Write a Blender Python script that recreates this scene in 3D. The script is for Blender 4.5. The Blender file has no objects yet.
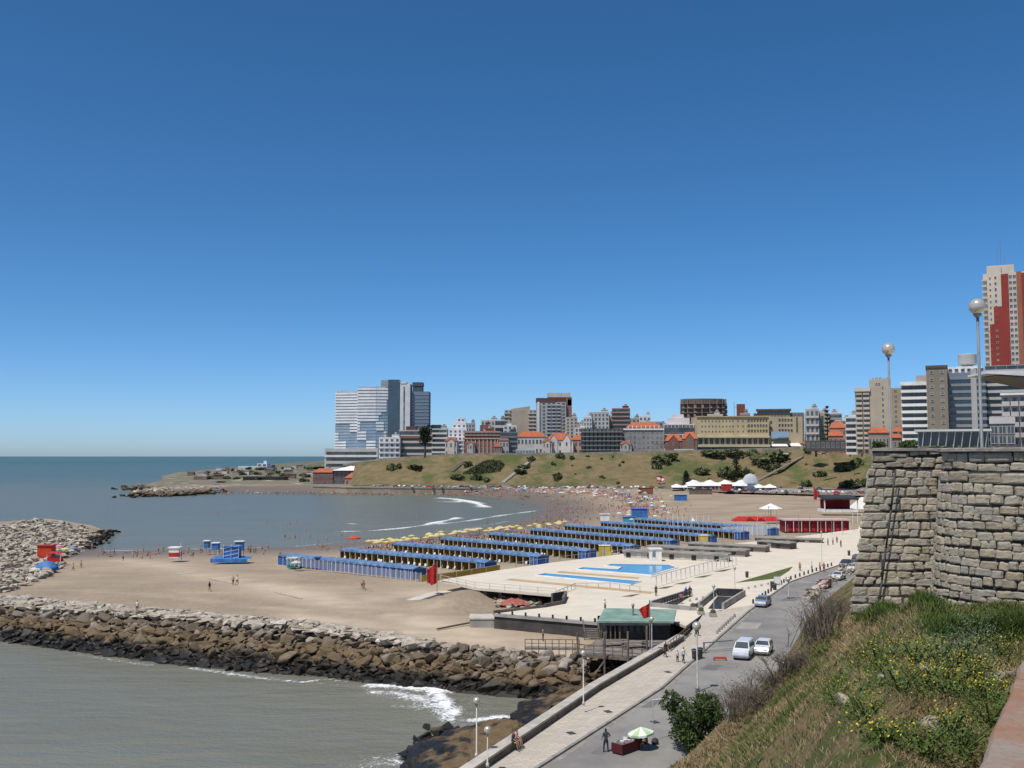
import bpy, bmesh, math, random
import numpy as np
from mathutils import Vector, Matrix, noise
from mathutils.bvhtree import BVHTree
R = math.radians
rnd = random.Random(7)
sc = bpy.context.scene
COL = sc.collection
# ------------------------------------------------------------------ camera
CAMZ = 27.0
F = 1000.0
PITCH = math.atan(72 / F)
cam = bpy.data.cameras.new('camera'); co = bpy.data.objects.new('camera', cam); COL.objects.link(co)
co.location = (0, 0, CAMZ); co.rotation_euler = (R(90) + PITCH, 0, 0)
cam.sensor_width = 36; cam.lens = 36 * F / 1024; cam.clip_start = 0.1; cam.clip_end = 90000
sc.camera = co
def ray(px, py):
    dx, dy = px - 512, 384 - py
    return Vector((dx, math.cos(PITCH) * F - math.sin(PITCH) * dy, math.sin(PITCH) * F + math.cos(PITCH) * dy))
def at(px, py, z=0.0):
    d = ray(px, py); t = (z - CAMZ) / d.z
    return Vector((d.x * t, d.y * t, z))
def atY(px, py, Y):
    d = ray(px, py); t = Y / d.y
    return Vector((d.x * t, Y, CAMZ + d.z * t))
def proj(p):
    x, y, z = p[0], p[1], p[2] - CAMZ
    c, s = math.cos(PITCH), math.sin(PITCH)
    f = y * c + z * s; u = z * c - y * s
    return 512 + F * x / f, 384 - F * u / f

# ------------------------------------------------------------------ object helpers
def tag(o, label=None, cat=None, group=None, kind=None):
    if label: o['label'] = label
    if cat: o['category'] = cat
    if group: o['group'] = group
    if kind: o['kind'] = kind
    return o
def thing(name, label, cat, loc=(0, 0, 0), rz=0, group=None):
    o = bpy.data.objects.new(name, None); COL.objects.link(o)
    o.location = loc; o.rotation_euler = (0, 0, rz); o.empty_display_size = .3
    return tag(o, label, cat, group)
def link(name, me, parent=None, loc=(0, 0, 0), rz=0, color=None, scale=None):
    o = bpy.data.objects.new(name, me); COL.objects.link(o)
    o.location = loc; o.rotation_euler = (0, 0, rz)
    if parent: o.parent = parent
    if color: o.color = (*color[:3], 1)
    if scale: o.scale = scale
    return o
KIDS = {}
def dup(root, loc, rz, label=None, group=None, color=None, colored=(), scale=None):
    """copy a thing with its parts and sub-parts"""
    if root.name not in KIDS:
        KIDS[root.name] = [(c, [g for g in bpy.data.objects if g.parent == c]) for c in bpy.data.objects if c.parent == root]
    r = root.copy(); COL.objects.link(r); r.location = loc; r.rotation_euler = (0, 0, rz)
    if scale: r.scale = (scale,) * 3 if not hasattr(scale, '__len__') else scale
    if label: r['label'] = label
    if group: r['group'] = group
    if color: r.color = (*color, 1)
    for ch, gs in KIDS[root.name]:
        c = ch.copy(); COL.objects.link(c); c.parent = r
        if color and ch.name.split('.')[0] in colored: c.color = (*color, 1)
        for g in gs:
            d = g.copy(); COL.objects.link(d); d.parent = c
    return r
class MB:
    def __init__(s): s.v = []; s.f = []; s.m = []; s.T = None
    def add(s, vs, fs, m=0):
        b = len(s.v)
        if s.T is not None: vs = [s.T @ Vector(v) for v in vs]
        s.v += [tuple(v) for v in vs]; s.f += [tuple(b + i for i in f) for f in fs]; s.m += [m] * len(fs)
        return s
    def box(s, x0, x1, y0, y1, z0, z1, m=0):
        return s.add([(x0,y0,z0),(x1,y0,z0),(x1,y1,z0),(x0,y1,z0),(x0,y0,z1),(x1,y0,z1),(x1,y1,z1),(x0,y1,z1)],
                     [(0,3,2,1),(4,5,6,7),(0,1,5,4),(1,2,6,5),(2,3,7,6),(3,0,4,7)], m)
    def prism(s, poly, z0, z1, m=0, caps=True):
        n = len(poly)
        a = sum(poly[i][0]*poly[(i+1)%n][1]-poly[(i+1)%n][0]*poly[i][1] for i in range(n))
        if a < 0: poly = poly[::-1]
        Z0 = z0 if hasattr(z0,'__len__') else [z0]*n; Z1 = z1 if hasattr(z1,'__len__') else [z1]*n
        vs = [(p[0],p[1],Z0[i]) for i,p in enumerate(poly)]+[(p[0],p[1],Z1[i]) for i,p in enumerate(poly)]
        fs = [(i,(i+1)%n,n+(i+1)%n,n+i) for i in range(n)]
        if caps: fs += [tuple(range(n-1,-1,-1)), tuple(range(n,2*n))]
        return s.add(vs, fs, m)
    def tube(s, p0, p1, r0, r1=None, n=8, m=0, caps=True):
        r1 = r0 if r1 is None else r1
        p0, p1 = Vector(p0), Vector(p1); d = (p1-p0)
        if d.length < 1e-6: return s
        d.normalize(); a = d.orthogonal().normalized(); b = d.cross(a)
        vs = []
        for p, r in ((p0,r0),(p1,r1)):
            for i in range(n):
                t = 2*math.pi*i/n; vs.append(p+(a*math.cos(t)+b*math.sin(t))*r)
        fs = [(i,(i+1)%n,n+(i+1)%n,n+i) for i in range(n)]
        if caps: fs += [tuple(range(n-1,-1,-1)), tuple(range(n,2*n))]
        return s.add(vs, fs, m)
    def beam(s, p0, p1, w, h, m=0):
        p0, p1 = Vector(p0), Vector(p1); d = (p1-p0).normalized()
        a = d.cross(Vector((0,0,1)));
        a = Vector((1,0,0)) if a.length < 1e-4 else a.normalized()
        b = a.cross(d)
        vs = [p + a*sx*w/2 + b*sz*h/2 for p in (p0,p1) for sx,sz in ((-1,-1),(1,-1),(1,1),(-1,1))]
        return s.add(vs, [(0,3,2,1),(4,5,6,7),(0,1,5,4),(1,2,6,5),(2,3,7,6),(3,0,4,7)], m)
    def lathe(s, prof, n=12, m=0, c=(0,0,0), sx=1, sy=1):
        vs = []; k = len(prof)
        for r,z in prof:
            for i in range(n):
                t = 2*math.pi*i/n; vs.append((c[0]+r*math.cos(t)*sx, c[1]+r*math.sin(t)*sy, c[2]+z))
        fs = [(j*n+i, j*n+(i+1)%n, (j+1)*n+(i+1)%n, (j+1)*n+i) for j in range(k-1) for i in range(n)]
        fs += [tuple(range(n-1,-1,-1)), tuple((k-1)*n+i for i in range(n))]
        return s.add(vs, fs, m)
    def sphere(s, c, r, n=10, m=0, sz=1):
        k = max(4, n//2)
        return s.lathe([(max(1e-4,r*math.sin(math.pi*j/k)), -r*sz*math.cos(math.pi*j/k)) for j in range(k+1)], n, m, c)
    def mesh(s, name, mats, smooth=False, bevel=0):
        me = bpy.data.meshes.new(name); me.from_pydata(s.v, [], s.f)
        for m in (mats if isinstance(mats,(list,tuple)) else [mats]): me.materials.append(m)
        me.polygons.foreach_set('material_index', s.m)
        if smooth: me.polygons.foreach_set('use_smooth', [True]*len(me.polygons))
        if bevel:
            bm = bmesh.new(); bm.from_mesh(me)
            bmesh.ops.bevel(bm, geom=[e for e in bm.edges if len(e.link_faces)==2 and e.calc_face_angle(0)>.5], offset=bevel, segments=2, affect='EDGES', clamp_overlap=True)
            bm.to_mesh(me); bm.free()
        me.update(); return me
    def build(s, name, mats, parent=None, loc=(0,0,0), rz=0, smooth=False, bevel=0, color=None):
        return link(name, s.mesh(name, mats, smooth, bevel), parent, loc, rz, color)
def np_mesh(name, V, Fc, mats, midx=None, smooth=False, attr=None):
    me = bpy.data.meshes.new(name); V = np.asarray(V, dtype=np.float32); Fc = np.asarray(Fc, dtype=np.int32)
    k = Fc.shape[1]
    me.vertices.add(len(V)); me.vertices.foreach_set('co', V.ravel())
    me.loops.add(Fc.size); me.loops.foreach_set('vertex_index', Fc.ravel())
    me.polygons.add(len(Fc)); me.polygons.foreach_set('loop_start', np.arange(0, Fc.size, k, dtype=np.int32))
    for m in (mats if isinstance(mats,(list,tuple)) else [mats]): me.materials.append(m)
    if midx is not None: me.polygons.foreach_set('material_index', np.asarray(midx, dtype=np.int32))
    if attr:
        for nm, a in attr.items():
            at_ = me.attributes.new(nm, 'FLOAT', 'POINT'); at_.data.foreach_set('value', np.asarray(a, dtype=np.float32).ravel())
    me.update(calc_edges=True)
    me.polygons.foreach_set('use_smooth', [bool(smooth)]*len(Fc))
    return me
def grid_faces(nu, nv):
    i = np.arange(nu-1)[:,None]*nv + np.arange(nv-1)[None,:]
    return np.stack([i, i+nv, i+nv+1, i+1], -1).reshape(-1,4)

# ------------------------------------------------------------------ materials
def nt(name):
    m = bpy.data.materials.new(name); m.use_nodes = True; t = m.node_tree
    b = t.nodes['Principled BSDF']
    return m, t, t.nodes, t.links, b
def N(t, typ, **k):
    n = t.nodes.new(typ)
    for a, v in k.items():
        if a in n.inputs: n.inputs[a].default_value = v
        else: setattr(n, a, v)
    return n
def c4(c): return (*c[:3], 1)
def mixc(t, fac, a, b):
    n = t.nodes.new('ShaderNodeMix'); n.data_type = 'RGBA'
    for s, v in ((0, fac), (6, a), (7, b)):
        if hasattr(v, 'links') or hasattr(v, 'is_linked'): t.links.new(v, n.inputs[s])
        elif s == 0: n.inputs[0].default_value = v
        else: n.inputs[s].default_value = c4(v)
    return n.outputs[2]
def math_(t, op, a, b=None, c=None, clamp=False):
    n = t.nodes.new('ShaderNodeMath'); n.operation = op; n.use_clamp = clamp
    for i, v in enumerate((a, b, c)):
        if v is None: continue
        if hasattr(v, 'is_linked'): t.links.new(v, n.inputs[i])
        else: n.inputs[i].default_value = v
    return n.outputs[0]
def noise_(t, scale, detail=5, rough=.55, vec=None, dist=0):
    n = N(t, 'ShaderNodeTexNoise', Scale=scale, Detail=detail, Roughness=rough, Distortion=dist)
    if vec is None:
        vec = t.nodes.new('ShaderNodeNewGeometry').outputs['Position']
    t.links.new(vec, n.inputs['Vector']); return n.outputs['Fac']
def ramp(t, fac, lo, hi):
    n = t.nodes.new('ShaderNodeMapRange'); n.interpolation_type = 'SMOOTHSTEP'
    t.links.new(fac, n.inputs[0]); n.inputs[1].default_value = lo; n.inputs[2].default_value = hi
    return n.outputs[0]
def bump(t, b, h, strength=.5, dist=.1):
    n = N(t, 'ShaderNodeBump', Strength=strength, Distance=dist); t.links.new(h, n.inputs['Height']); t.links.new(n.outputs[0], b.inputs['Normal'])
def M(name, c1, c2=None, scale=1., rough=.8, bmp=0, bscale=None, spec=.3, metal=0, lo=.35, hi=.65, detail=5, dist=.05, vec=None):
    m, t, n, l, b = nt(name)
    if c2 is None: c2 = tuple(x*.82 for x in c1)
    f = ramp(t, noise_(t, scale, detail), lo, hi)
    l.new(mixc(t, f, c1, c2), b.inputs['Base Color'])
    b.inputs['Roughness'].default_value = rough; b.inputs['Specular IOR Level'].default_value = spec; b.inputs['Metallic'].default_value = metal
    if bmp: bump(t, b, noise_(t, bscale or scale*4, 6), bmp, dist)
    return m
def Mobj(name, rough=.6, spec=.3, dirt=.15, scale=2.):
    """takes its base colour from the object's own colour"""
    m, t, n, l, b = nt(name)
    oi = n.new('ShaderNodeObjectInfo')
    f = math_(t, 'MULTIPLY', noise_(t, scale, 4), dirt)
    l.new(mixc(t, f, oi.outputs['Color'], (.02,.02,.02)), b.inputs['Base Color'])
    b.inputs['Roughness'].default_value = rough; b.inputs['Specular IOR Level'].default_value = spec
    return m
WALLM = {}
def wallmat(c):
    k = tuple(round(x,3) for x in c)
    if k not in WALLM:
        WALLM[k] = M('wall_paint', k, tuple(x*.8 for x in k), .12, .85, lo=.3, hi=.75, detail=8)
    return WALLM[k]
m_glass = M('window_glass', (.03,.038,.045), (.07,.085,.1), .15, .12, spec=.6, detail=2)
m_glassblue = M('blue_glass', (.10,.15,.21), (.16,.22,.29), .06, .15, spec=.8, detail=3)
m_glasspale = M('curtain_glass', (.2,.21,.22), (.05,.06,.07), .22, .2, spec=.6, detail=2)
m_white = M('white_paint', (.78,.77,.74), (.66,.64,.6), .5, .6)
m_frame = M('frame_paint', (.55,.54,.5), (.42,.41,.38), .5, .6)
m_dark = M('dark_paint', (.03,.03,.032), (.05,.05,.05), 1, .6)
m_concrete = M('concrete', (.36,.35,.33), (.25,.24,.22), .5, .9, bmp=.2, bscale=4, detail=8)
m_grey = M('grey_metal', (.28,.29,.3), (.2,.2,.21), 2, .45, metal=.3)
m_galv = M('galvanised_steel', (.42,.43,.44), (.33,.34,.35), 3, .4, metal=.5)
m_tile = M('roof_tile', (.45,.13,.055), (.33,.1,.05), .8, .8, bmp=.3, bscale=3)
m_tiledull = M('dull_roof_tile', (.28,.11,.06), (.2,.09,.06), .8, .85)
m_cloth = Mobj('cloth', .8, .2, .2, 3)
m_paint = Mobj('car_paint', .22, .6, .12, 1)
m_trunk = M('bark', (.09,.07,.05), (.05,.04,.03), 3, .95, bmp=.5)
m_red = M('red_paint', (.5,.03,.025), (.35,.025,.02), 1, .5)
m_wood = M('weathered_wood', (.2,.16,.12), (.11,.09,.07), 1.5, .85, bmp=.3)
m_woodgrey = M('grey_deck_wood', (.26,.23,.2), (.16,.14,.12), 1.2, .85, bmp=.3)
m_tyre = M('tyre_rubber', (.02,.02,.02), (.035,.035,.035), 4, .8)
m_skin = M('skin', (.42,.25,.17), (.34,.19,.12), 3, .6)
m_hair = M('hair', (.03,.02,.015), (.06,.04,.025), 8, .7)
m_trouser = M('dark_cloth', (.03,.035,.05), (.05,.05,.06), 3, .85)

# ------------------------------------------------------------------ light
SUN = Vector((-.30, -.36, .88)).normalized()
w = bpy.data.worlds.new('World'); sc.world = w; w.use_nodes = True
t = w.node_tree; sky = t.nodes.new('ShaderNodeTexSky'); sky.sky_type = 'NISHITA'; sky.sun_disc = False
sky.sun_elevation = math.asin(SUN.z); sky.sun_rotation = math.atan2(SUN.x, SUN.y) % (2*math.pi)
sky.altitude = 30; sky.air_density = .5; sky.dust_density = .68; sky.ozone_density = 4.5
hs = t.nodes.new('ShaderNodeHueSaturation'); hs.inputs['Saturation'].default_value = 1.22; hs.inputs['Hue'].default_value = .494; t.links.new(sky.outputs[0], hs.inputs['Color']); t.links.new(hs.outputs[0], t.nodes['Background'].inputs[0]); t.nodes['Background'].inputs[1].default_value = .147
sl = bpy.data.lights.new('sun', 'SUN'); sl.energy = 4.2; sl.angle = R(.53); sl.color = (1, .95, .87)
so = bpy.data.objects.new('sun', sl); COL.objects.link(so); so.rotation_euler = SUN.to_track_quat('Z', 'Y').to_euler(); so.location = (-40, -20, 120)
sc.view_settings.view_transform = 'Standard'; sc.view_settings.look = 'None'; sc.view_settings.exposure = 0; sc.view_settings.gamma = 1

# ------------------------------------------------------------------ ground shapes
def P2(lst, z): return [tuple(at(a, b, z)[:2]) for a, b in lst]
bay = P2([(100,551),(150,550),(200,549),(290,547),(340,543),(400,538),(450,532),(500,526),(530,519),(545,511),(541,505),(515,499.5),(470,495.5),(420,493.5),(370,492.5),(300,491.5),(240,491.5),(200,494)], 0)
headland = P2([(165,496.5),(133,495),(150,491),(137,487),(165,480)], 0) + [(-470,1350),(-380,1500),(-340,2000),(-340,8000)]
groinbase = P2([(0,641),(60,649),(120,657),(180,665),(250,672),(330,677),(400,687),(480,694),(560,700),(590,700)], 0)
S_in = [tuple(at(493,763.6,5)[:2]), tuple(at(598.7,691,5)[:2]), tuple(at(684,640.5,5)[:2])]
sd = (Vector(S_in[1])-Vector(S_in[0])).normalized()
S_in = [tuple(Vector(S_in[0])-sd*60)] + S_in
leftgroin = P2([(105,531),(90,540),(84,548)], 0)
leftback = P2([(-60,530),(0,527),(40,521.5),(90,525)], 0)
land = bay + headland + [(4000,8000),(4000,-200)] + [(S_in[0][0]-2,S_in[0][1]-40)] + [(p[0]-.9,p[1]) for p in S_in[:3]] + groinbase[::-1] + [(-100,160),(-190,170),(-330,300),(-330,400)] + leftback + leftgroin
def seg_dist(P, pts, closed=False):
    d = np.full(len(P), 1e9)
    n = len(pts)
    for i in range(n if closed else n-1):
        a = np.array(pts[i]); b = np.array(pts[(i+1) % n]); ab = b-a
        L = (ab**2).sum()
        if L < 1e-9: continue
        tt = np.clip(((P-a)@ab)/L, 0, 1)
        d = np.minimum(d, np.hypot(*(P-a-tt[:,None]*ab).T))
    return d
def inside(P, pts):
    c = np.zeros(len(P), bool); n = len(pts)
    for i in range(n):
        x1,y1 = pts[i]; x2,y2 = pts[(i+1)%n]
        if y1 == y2: continue
        k = ((P[:,1] > y1) != (P[:,1] > y2)) & (P[:,0] < (x2-x1)*(P[:,1]-y1)/(y2-y1)+x1)
        c ^= k
    return c
def vnoise(P, s, seed=0):
    return np.array([noise.noise((x*s+seed, y*s, seed*1.7)) for x, y in P])
crestline = P2([(0,598),(100,607),(180,613),(300,624),(420,641),(500,650),(560,655),(585,658)], 4.0)
def beachz(P):
    P = np.asarray(P, float)
    ins = inside(P, land)
    dall = seg_dist(P, land, True)
    dbay = seg_dist(P, bay); dg = seg_dist(P, groinbase+[(-100,160),(-190,170)])
    dh = seg_dist(P, headland[:-2]); dl = seg_dist(P, leftback+leftgroin)
    z = np.minimum(3.0, dall*.2)
    far = np.clip((P[:,1]-520)/120,0,1)
    z = np.minimum(z, .05+dbay*(.026+.15*far))
    dcr = seg_dist(P, [(243,640),(222,676),(130,699),(50,707),(-40,717),(-84,724),(-112,732),(-140,760)])
    z = np.minimum(z + np.clip(1-(dcr-13)/45,0,1)*2.2*far*np.clip(dbay/30,0,1), 4.75) if True else z
    z = np.where(ins, z, -dall*.12)
    z = np.where(ins & (P[:,1] > 735), z + np.clip((P[:,1]-770)*.028, 0, 9) * np.clip(dh/90,0,1), z)
    dc = seg_dist(P, crestline)
    z = z + np.where(ins, .9*np.exp(-(dc/4.5)**2), 0)
    pc = at(612,672,1.0); z = z - 3.4*np.exp(-(((P[:,0]-pc.x)/10)**2+((P[:,1]-pc.y-2)/8)**2)**2)
    # sand heap beside the building site
    for (px,py,h,r) in ((459,605,2.0,4.6),(440,609,1.0,4.5),(478,604,1.3,3.6),(425,604,.6,5),(450,611,.8,3.),(468,600,1.1,3.2)):
        c = at(px,py,3.0); z = z + h*np.exp(-((P[:,0]-c.x)**2+(P[:,1]-c.y)**2)/(r*r*.5))
    return z
# ------------------------------------------------------------------ beach
def axis(segs):
    out = []
    for a, b, st in segs:
        n = max(1, round((b-a)/st)); out += [a+(b-a)*i/n for i in range(n)]
    out.append(segs[-1][1]); return np.array(out)
xs = axis([(-520,-220,10),(-220,-40,3),(-40,40,1.5),(40,130,3),(130,300,10)])
ys = axis([(96,210,1.5),(210,420,3),(420,800,6),(800,1500,14)])
PX, PY = np.meshgrid(xs, ys, indexing='ij'); P = np.stack([PX.ravel(), PY.ravel()], 1)
bz = beachz(P)
dbayP = seg_dist(P, bay+headland[:3])
nz = vnoise(P, .06) * .25 + vnoise(P, .35, 3)*.07
def TRACK(P):
    a = np.exp(-(seg_dist(P, P2([(120,552),(190,567),(260,585),(330,602),(400,618),(470,634)],2.9))/4.5)**2)
    b_ = np.exp(-(seg_dist(P, P2([(380,600),(430,592),(480,584)],2.9))/5.)**2)*.8
    c = np.exp(-(seg_dist(P, P2([(300,618),(400,632),(500,642),(560,647)],2.9))/4.)**2)
    d = np.exp(-(seg_dist(P, P2([(60,590),(160,596),(300,612)],2.9))/1.4)**2)*.5
    return np.clip(np.maximum.reduce([a,b_,c,d])*(.65+.6*vnoise(P,.3,9)+.5*vnoise(P,.07,4)),0,1)
def ROCKY_SHADE(P):
    poly = [(q[0],q[1]-4) for q in groinbase] + [at(604,700,0)[:2], at(650,668,0)[:2]] + P2([(655,658),(580,651)],3.8) + crestline[::-1]
    return inside(P, [tuple(q) for q in poly]).astype(float)
V = np.column_stack([P, bz + np.where(bz > 1.2, nz, nz*.2)])
m, t, n, l, b = nt('sand')
a1 = N(t, 'ShaderNodeAttribute', attribute_name='shore').outputs['Fac']
g1 = noise_(t, .04, 8); g2 = noise_(t, 1.2, 6); g3 = noise_(t, .25, 6, .65)
tk = N(t, 'ShaderNodeAttribute', attribute_name='track').outputs['Fac']
wet = ramp(t, math_(t, 'ADD', a1, math_(t, 'MULTIPLY', g1, 30)), 22, 62)
dry = mixc(t, ramp(t, g1, .35, .65), (.35,.27,.183), (.245,.188,.128))
dry = mixc(t, math_(t,'MULTIPLY',ramp(t, g3, .45, .75),.5), dry, (.235,.18,.125))
dry = mixc(t, math_(t,'MULTIPLY',tk,.95), dry, (.56,.455,.33))
trk = N(t,'ShaderNodeMapping'); trk.inputs['Rotation'].default_value=(0,0,-.45); trk.inputs['Scale'].default_value=(.09,.75,1); l.new(n.new('ShaderNodeNewGeometry').outputs['Position'], trk.inputs[0])
dry = mixc(t, math_(t,'MULTIPLY',ramp(t, noise_(t,.5,6,.6,trk.outputs[0],.6), .5, .68),.4), dry, (.46,.365,.255))
dry = mixc(t, math_(t,'MULTIPLY',ramp(t, g2, .3, .8),.35), dry, (.45,.36,.255))
rk = N(t, 'ShaderNodeAttribute', attribute_name='rocky_shade').outputs['Fac']; hd_ = N(t, 'ShaderNodeAttribute', attribute_name='headland').outputs['Fac']
sc_ = mixc(t, wet, (.17,.132,.098), dry)
hc = mixc(t, ramp(t, noise_(t,.03,7,.7), .4,.6), (.19,.155,.11), (.10,.105,.05)); hc = mixc(t, ramp(t, noise_(t,.06,6,.7), .55,.62), hc, (.36,.31,.25))
sc_ = mixc(t, hd_, sc_, hc)
l.new(mixc(t, rk, sc_, (.035,.03,.024)), b.inputs['Base Color'])  # dark rock ground, with the shade under boulders and pier deck painted in
l.new(math_(t,'ADD',math_(t,'MULTIPLY',wet,.4),.5), b.inputs['Roughness'])
bump(t, b, math_(t,'ADD',g2,math_(t,'MULTIPLY',g3,2)), .5, .25)
m_sand = m
beach = link('beach', np_mesh('beach', V, grid_faces(len(xs), len(ys)), m_sand, smooth=True, attr={'shore': dbayP, 'rocky_shade': np.clip((.5-(seg_dist(P, crestline)-seg_dist(P, groinbase))/6),0,1)*(seg_dist(P,groinbase)<22)*1.0*0+ROCKY_SHADE(P), 'headland': np.clip((P[:,1]-790)/30,0,1), 'track': TRACK(P)}))
tag(beach, kind='structure')

# ------------------------------------------------------------------ sea
xs = axis([(-40000,-6000,8000),(-6000,-1000,1000),(-1000,-230,70),(-230,-120,4),(-120,30,1.0),(30,70,4)])
ys = axis([(-300,40,40),(40,62,5),(62,150,.7),(150,470,2.2),(470,780,4),(780,1600,60),(1600,6000,700),(6000,60000,9000)])
PX, PY = np.meshgrid(xs, ys, indexing='ij'); P = np.stack([PX.ravel(), PY.ravel()], 1)
foam = np.zeros(len(P)); zz = np.zeros(len(P))
def streak(pts, wid, amt, lift=0, z=0):
    global foam, zz
    q = P2(pts, z); d = seg_dist(P, q)
    wv = wid * (1 + .5*np.sin(P[:,0]*.21+P[:,1]*.13))
    k = np.exp(-(d/wv)**2)
    foam = np.maximum(foam, amt*k); zz = np.maximum(zz, lift*k)
# long breaker in the bay, second line and the wave at the far curve
streak([(345,532),(370,531.5),(400,529),(430,525)], 2.2, .95, .35)
streak([(430,525),(450,521),(457,519)], 2.8, 1.0, .7)
streak([(436,525),(470,521),(500,516),(537,511)], 2.2, .85, .25)
streak([(392,523),(425,521.5),(445,519)], 2., .55, .1)
streak([(441,499),(456,500),(470,502.5),(487,508)], 5, 1.0, .9)
streak([(438,502),(465,502.5)], 5, .9, .3)
streak([(100,551),(150,550.3),(200,549),(268,547.5)], 1.6, .9, 0)
streak([(290,547),(340,543),(400,538),(450,532.5),(500,526)], 2.4, .62, 0)
streak([(455,531),(490,525),(510,521)], 2.2, .6, .1)
streak([(88,545),(96,540),(108,532)], 1.6, .8, 0)
streak([(255,492.2),(262,493)], 4, .9, 0); streak([(350,523.5),(354,524)], 2, .8, 0); streak([(345,494),(400,494)], 3, .45, 0)
# surf round the near breakwater
bp = [(232,674),(262,678),(300,682),(330,679)]
streak(bp, .8, .95); streak([(70,653),(95,657),(125,662),(150,665)], .7, .75); streak([(0,643),(40,648)], .6, .6); streak([(190,668),(230,673)], .7, .85); streak([(280,680),(330,684),(372,690)], 1.4, .62)
streak([(370,686),(400,687),(440,692)], 1.5, 1.1, .15); streak([(330,679),(352,684)], .6, .85)
streak([(372,694),(400,696),(425,702),(440,712),(450,722)], 2.1, .85, .3)
streak([(395,706),(430,710)], 1.8, .68); streak([(430,690),(446,704),(453,716)], .9, 1.2, .35)
streak([(365,768),(400,758),(440,742),(470,735)], 1.6, .7, .1); streak([(380,760),(420,765)], 1.8, .72)
streak([(470,722),(500,717),(520,720)], .8, 1.05, .1); streak([(450,735),(472,727)], .9, .7)
streak([(520,700),(560,702),(580,706)], .8, .6); streak([(462,692),(520,697)], .7, .55)
streak([(392,782),(370,790)], 2, .7)
streak([(375,690),(410,698),(445,712)], 5.5, .52); streak([(440,728),(480,728),(515,722)], 2.6, .55); streak([(370,765),(410,755),(450,738)], 3.2, .5); streak([(455,700),(520,702)], 3, .42)
V = np.column_stack([P, zz])
m, t, n, l, b = nt('sea_water')
pos = n.new('ShaderNodeNewGeometry').outputs['Position']; sx = n.new('ShaderNodeSeparateXYZ'); l.new(pos, sx.inputs[0])
yy = math_(t,'ADD', sx.outputs[1], math_(t,'MULTIPLY', math_(t,'SUBTRACT',noise_(t,.008,4),.5), 420))
silt = mixc(t, ramp(t, yy, 120, 520), (.192,.188,.14), (.145,.162,.13))
silt = mixc(t, ramp(t, yy, 600, 1400), silt, (.065,.125,.105))
silt = mixc(t, ramp(t, sx.outputs[1], 1300, 4500), silt, (.03,.1,.085))
mp = N(t,'ShaderNodeMapping'); mp.inputs['Scale'].default_value = (.35,1,1); l.new(pos, mp.inputs[0])
pat = noise_(t, .05, 5, .6, mp.outputs[0])
silt = mixc(t, math_(t,'MULTIPLY',ramp(t, pat, .4,.7),.35), silt, (.14,.115,.055))
fo = N(t,'ShaderNodeAttribute',attribute_name='foam').outputs['Fac']
fn = math_(t,'ADD', math_(t,'MULTIPLY', noise_(t, .8, 10, .75, None, 2.), .55), math_(t,'MULTIPLY', noise_(t, 3.5, 8, .7, None, 1.), .45))
fm = ramp(t, math_(t,'ADD', fo, math_(t,'MULTIPLY', math_(t,'SUBTRACT', fn, .5), 3.6)), .5, .95)
l.new(mixc(t, fm, silt, (.8,.81,.8)), b.inputs['Base Color'])
l.new(math_(t,'ADD', math_(t,'MULTIPLY',fm,.6), .22), b.inputs['Roughness'])
b.inputs['Specular IOR Level'].default_value = 0.
gl = n.new('ShaderNodeBsdfGlossy'); gl.inputs['Roughness'].default_value = .25; fr = n.new('ShaderNodeFresnel'); fr.inputs['IOR'].default_value = 1.33
mxs = n.new('ShaderNodeMixShader'); l.new(math_(t,'MINIMUM', math_(t,'MULTIPLY', fr.outputs[0], math_(t,'SUBTRACT', 1., fm)), .42), mxs.inputs[0]); l.new(b.outputs[0], mxs.inputs[1]); l.new(gl.outputs[0], mxs.inputs[2]); l.new(mxs.outputs[0], n['Material Output'].inputs['Surface'])
h = math_(t,'ADD', math_(t,'MULTIPLY', noise_(t,.35,5,.6,mp.outputs[0]), 1.6), math_(t,'MULTIPLY', noise_(t, 2.2, 4), .35))
h = math_(t,'ADD', h, math_(t,'MULTIPLY', fm, .3))
bump(t, b, h, .7, .5); l.new(b.inputs['Normal'].links[0].from_socket, gl.inputs['Normal']); l.new(b.inputs['Normal'].links[0].from_socket, fr.inputs['Normal'])
m_sea = m
sea = link('sea_water', np_mesh('sea_water', V, grid_faces(len(xs), len(ys)), m_sea, smooth=True, attr={'foam': foam})); tag(sea, kind='structure')

# ------------------------------------------------------------------ bank, hillside and plateau
BT = [ # toe (x,y,z)   top (x,y,z)
 ((-19,0,5),(-2.4,-6,25.5)), ((-15.2,10.5,5),(.6,2,25.5)), ((-11,20,5),(4.2,10.5,24.9)), ((-8,27,5),(7.3,18.5,23.7)), ((-5.5,33.5,5),(8.7,24.0,22.8)), ((-3.5,38,5),(9.1,27.4,22.3)),
 ((-1.5,43,5),(10.3,30.5,21.8)), ((3,54,5),(18,44,22.2)), ((10,69,5),(30,61,22.5)), ((23,94,5),(47,84,23.5)), ((33,119,5),(58,106,24.5)), ((41,139,5),(66,124,25)), ((57,173,5),(80,152,25.5)), ((75,200,5),(100,176,26)),
 ((109,260,5),(130,240,27.5)), ((160,345,5),(186,325,28)), ((203,445,5),(228,435,29)), ((238,560,5),(266,570,30)), ((243,640,5),(275,705,32)),
 ((215,683,5),(240,745,33)), ((130,706,5),(142,770,30.5)), ((50,714,5),(56,776,28.6)), ((-40,724,5),(-36,782,27.6)), ((-80,730,5),(-80,788,25.4)), ((-108,736,5),(-118,796,22)), ((-122,760,5),(-130,820,19))]
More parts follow.
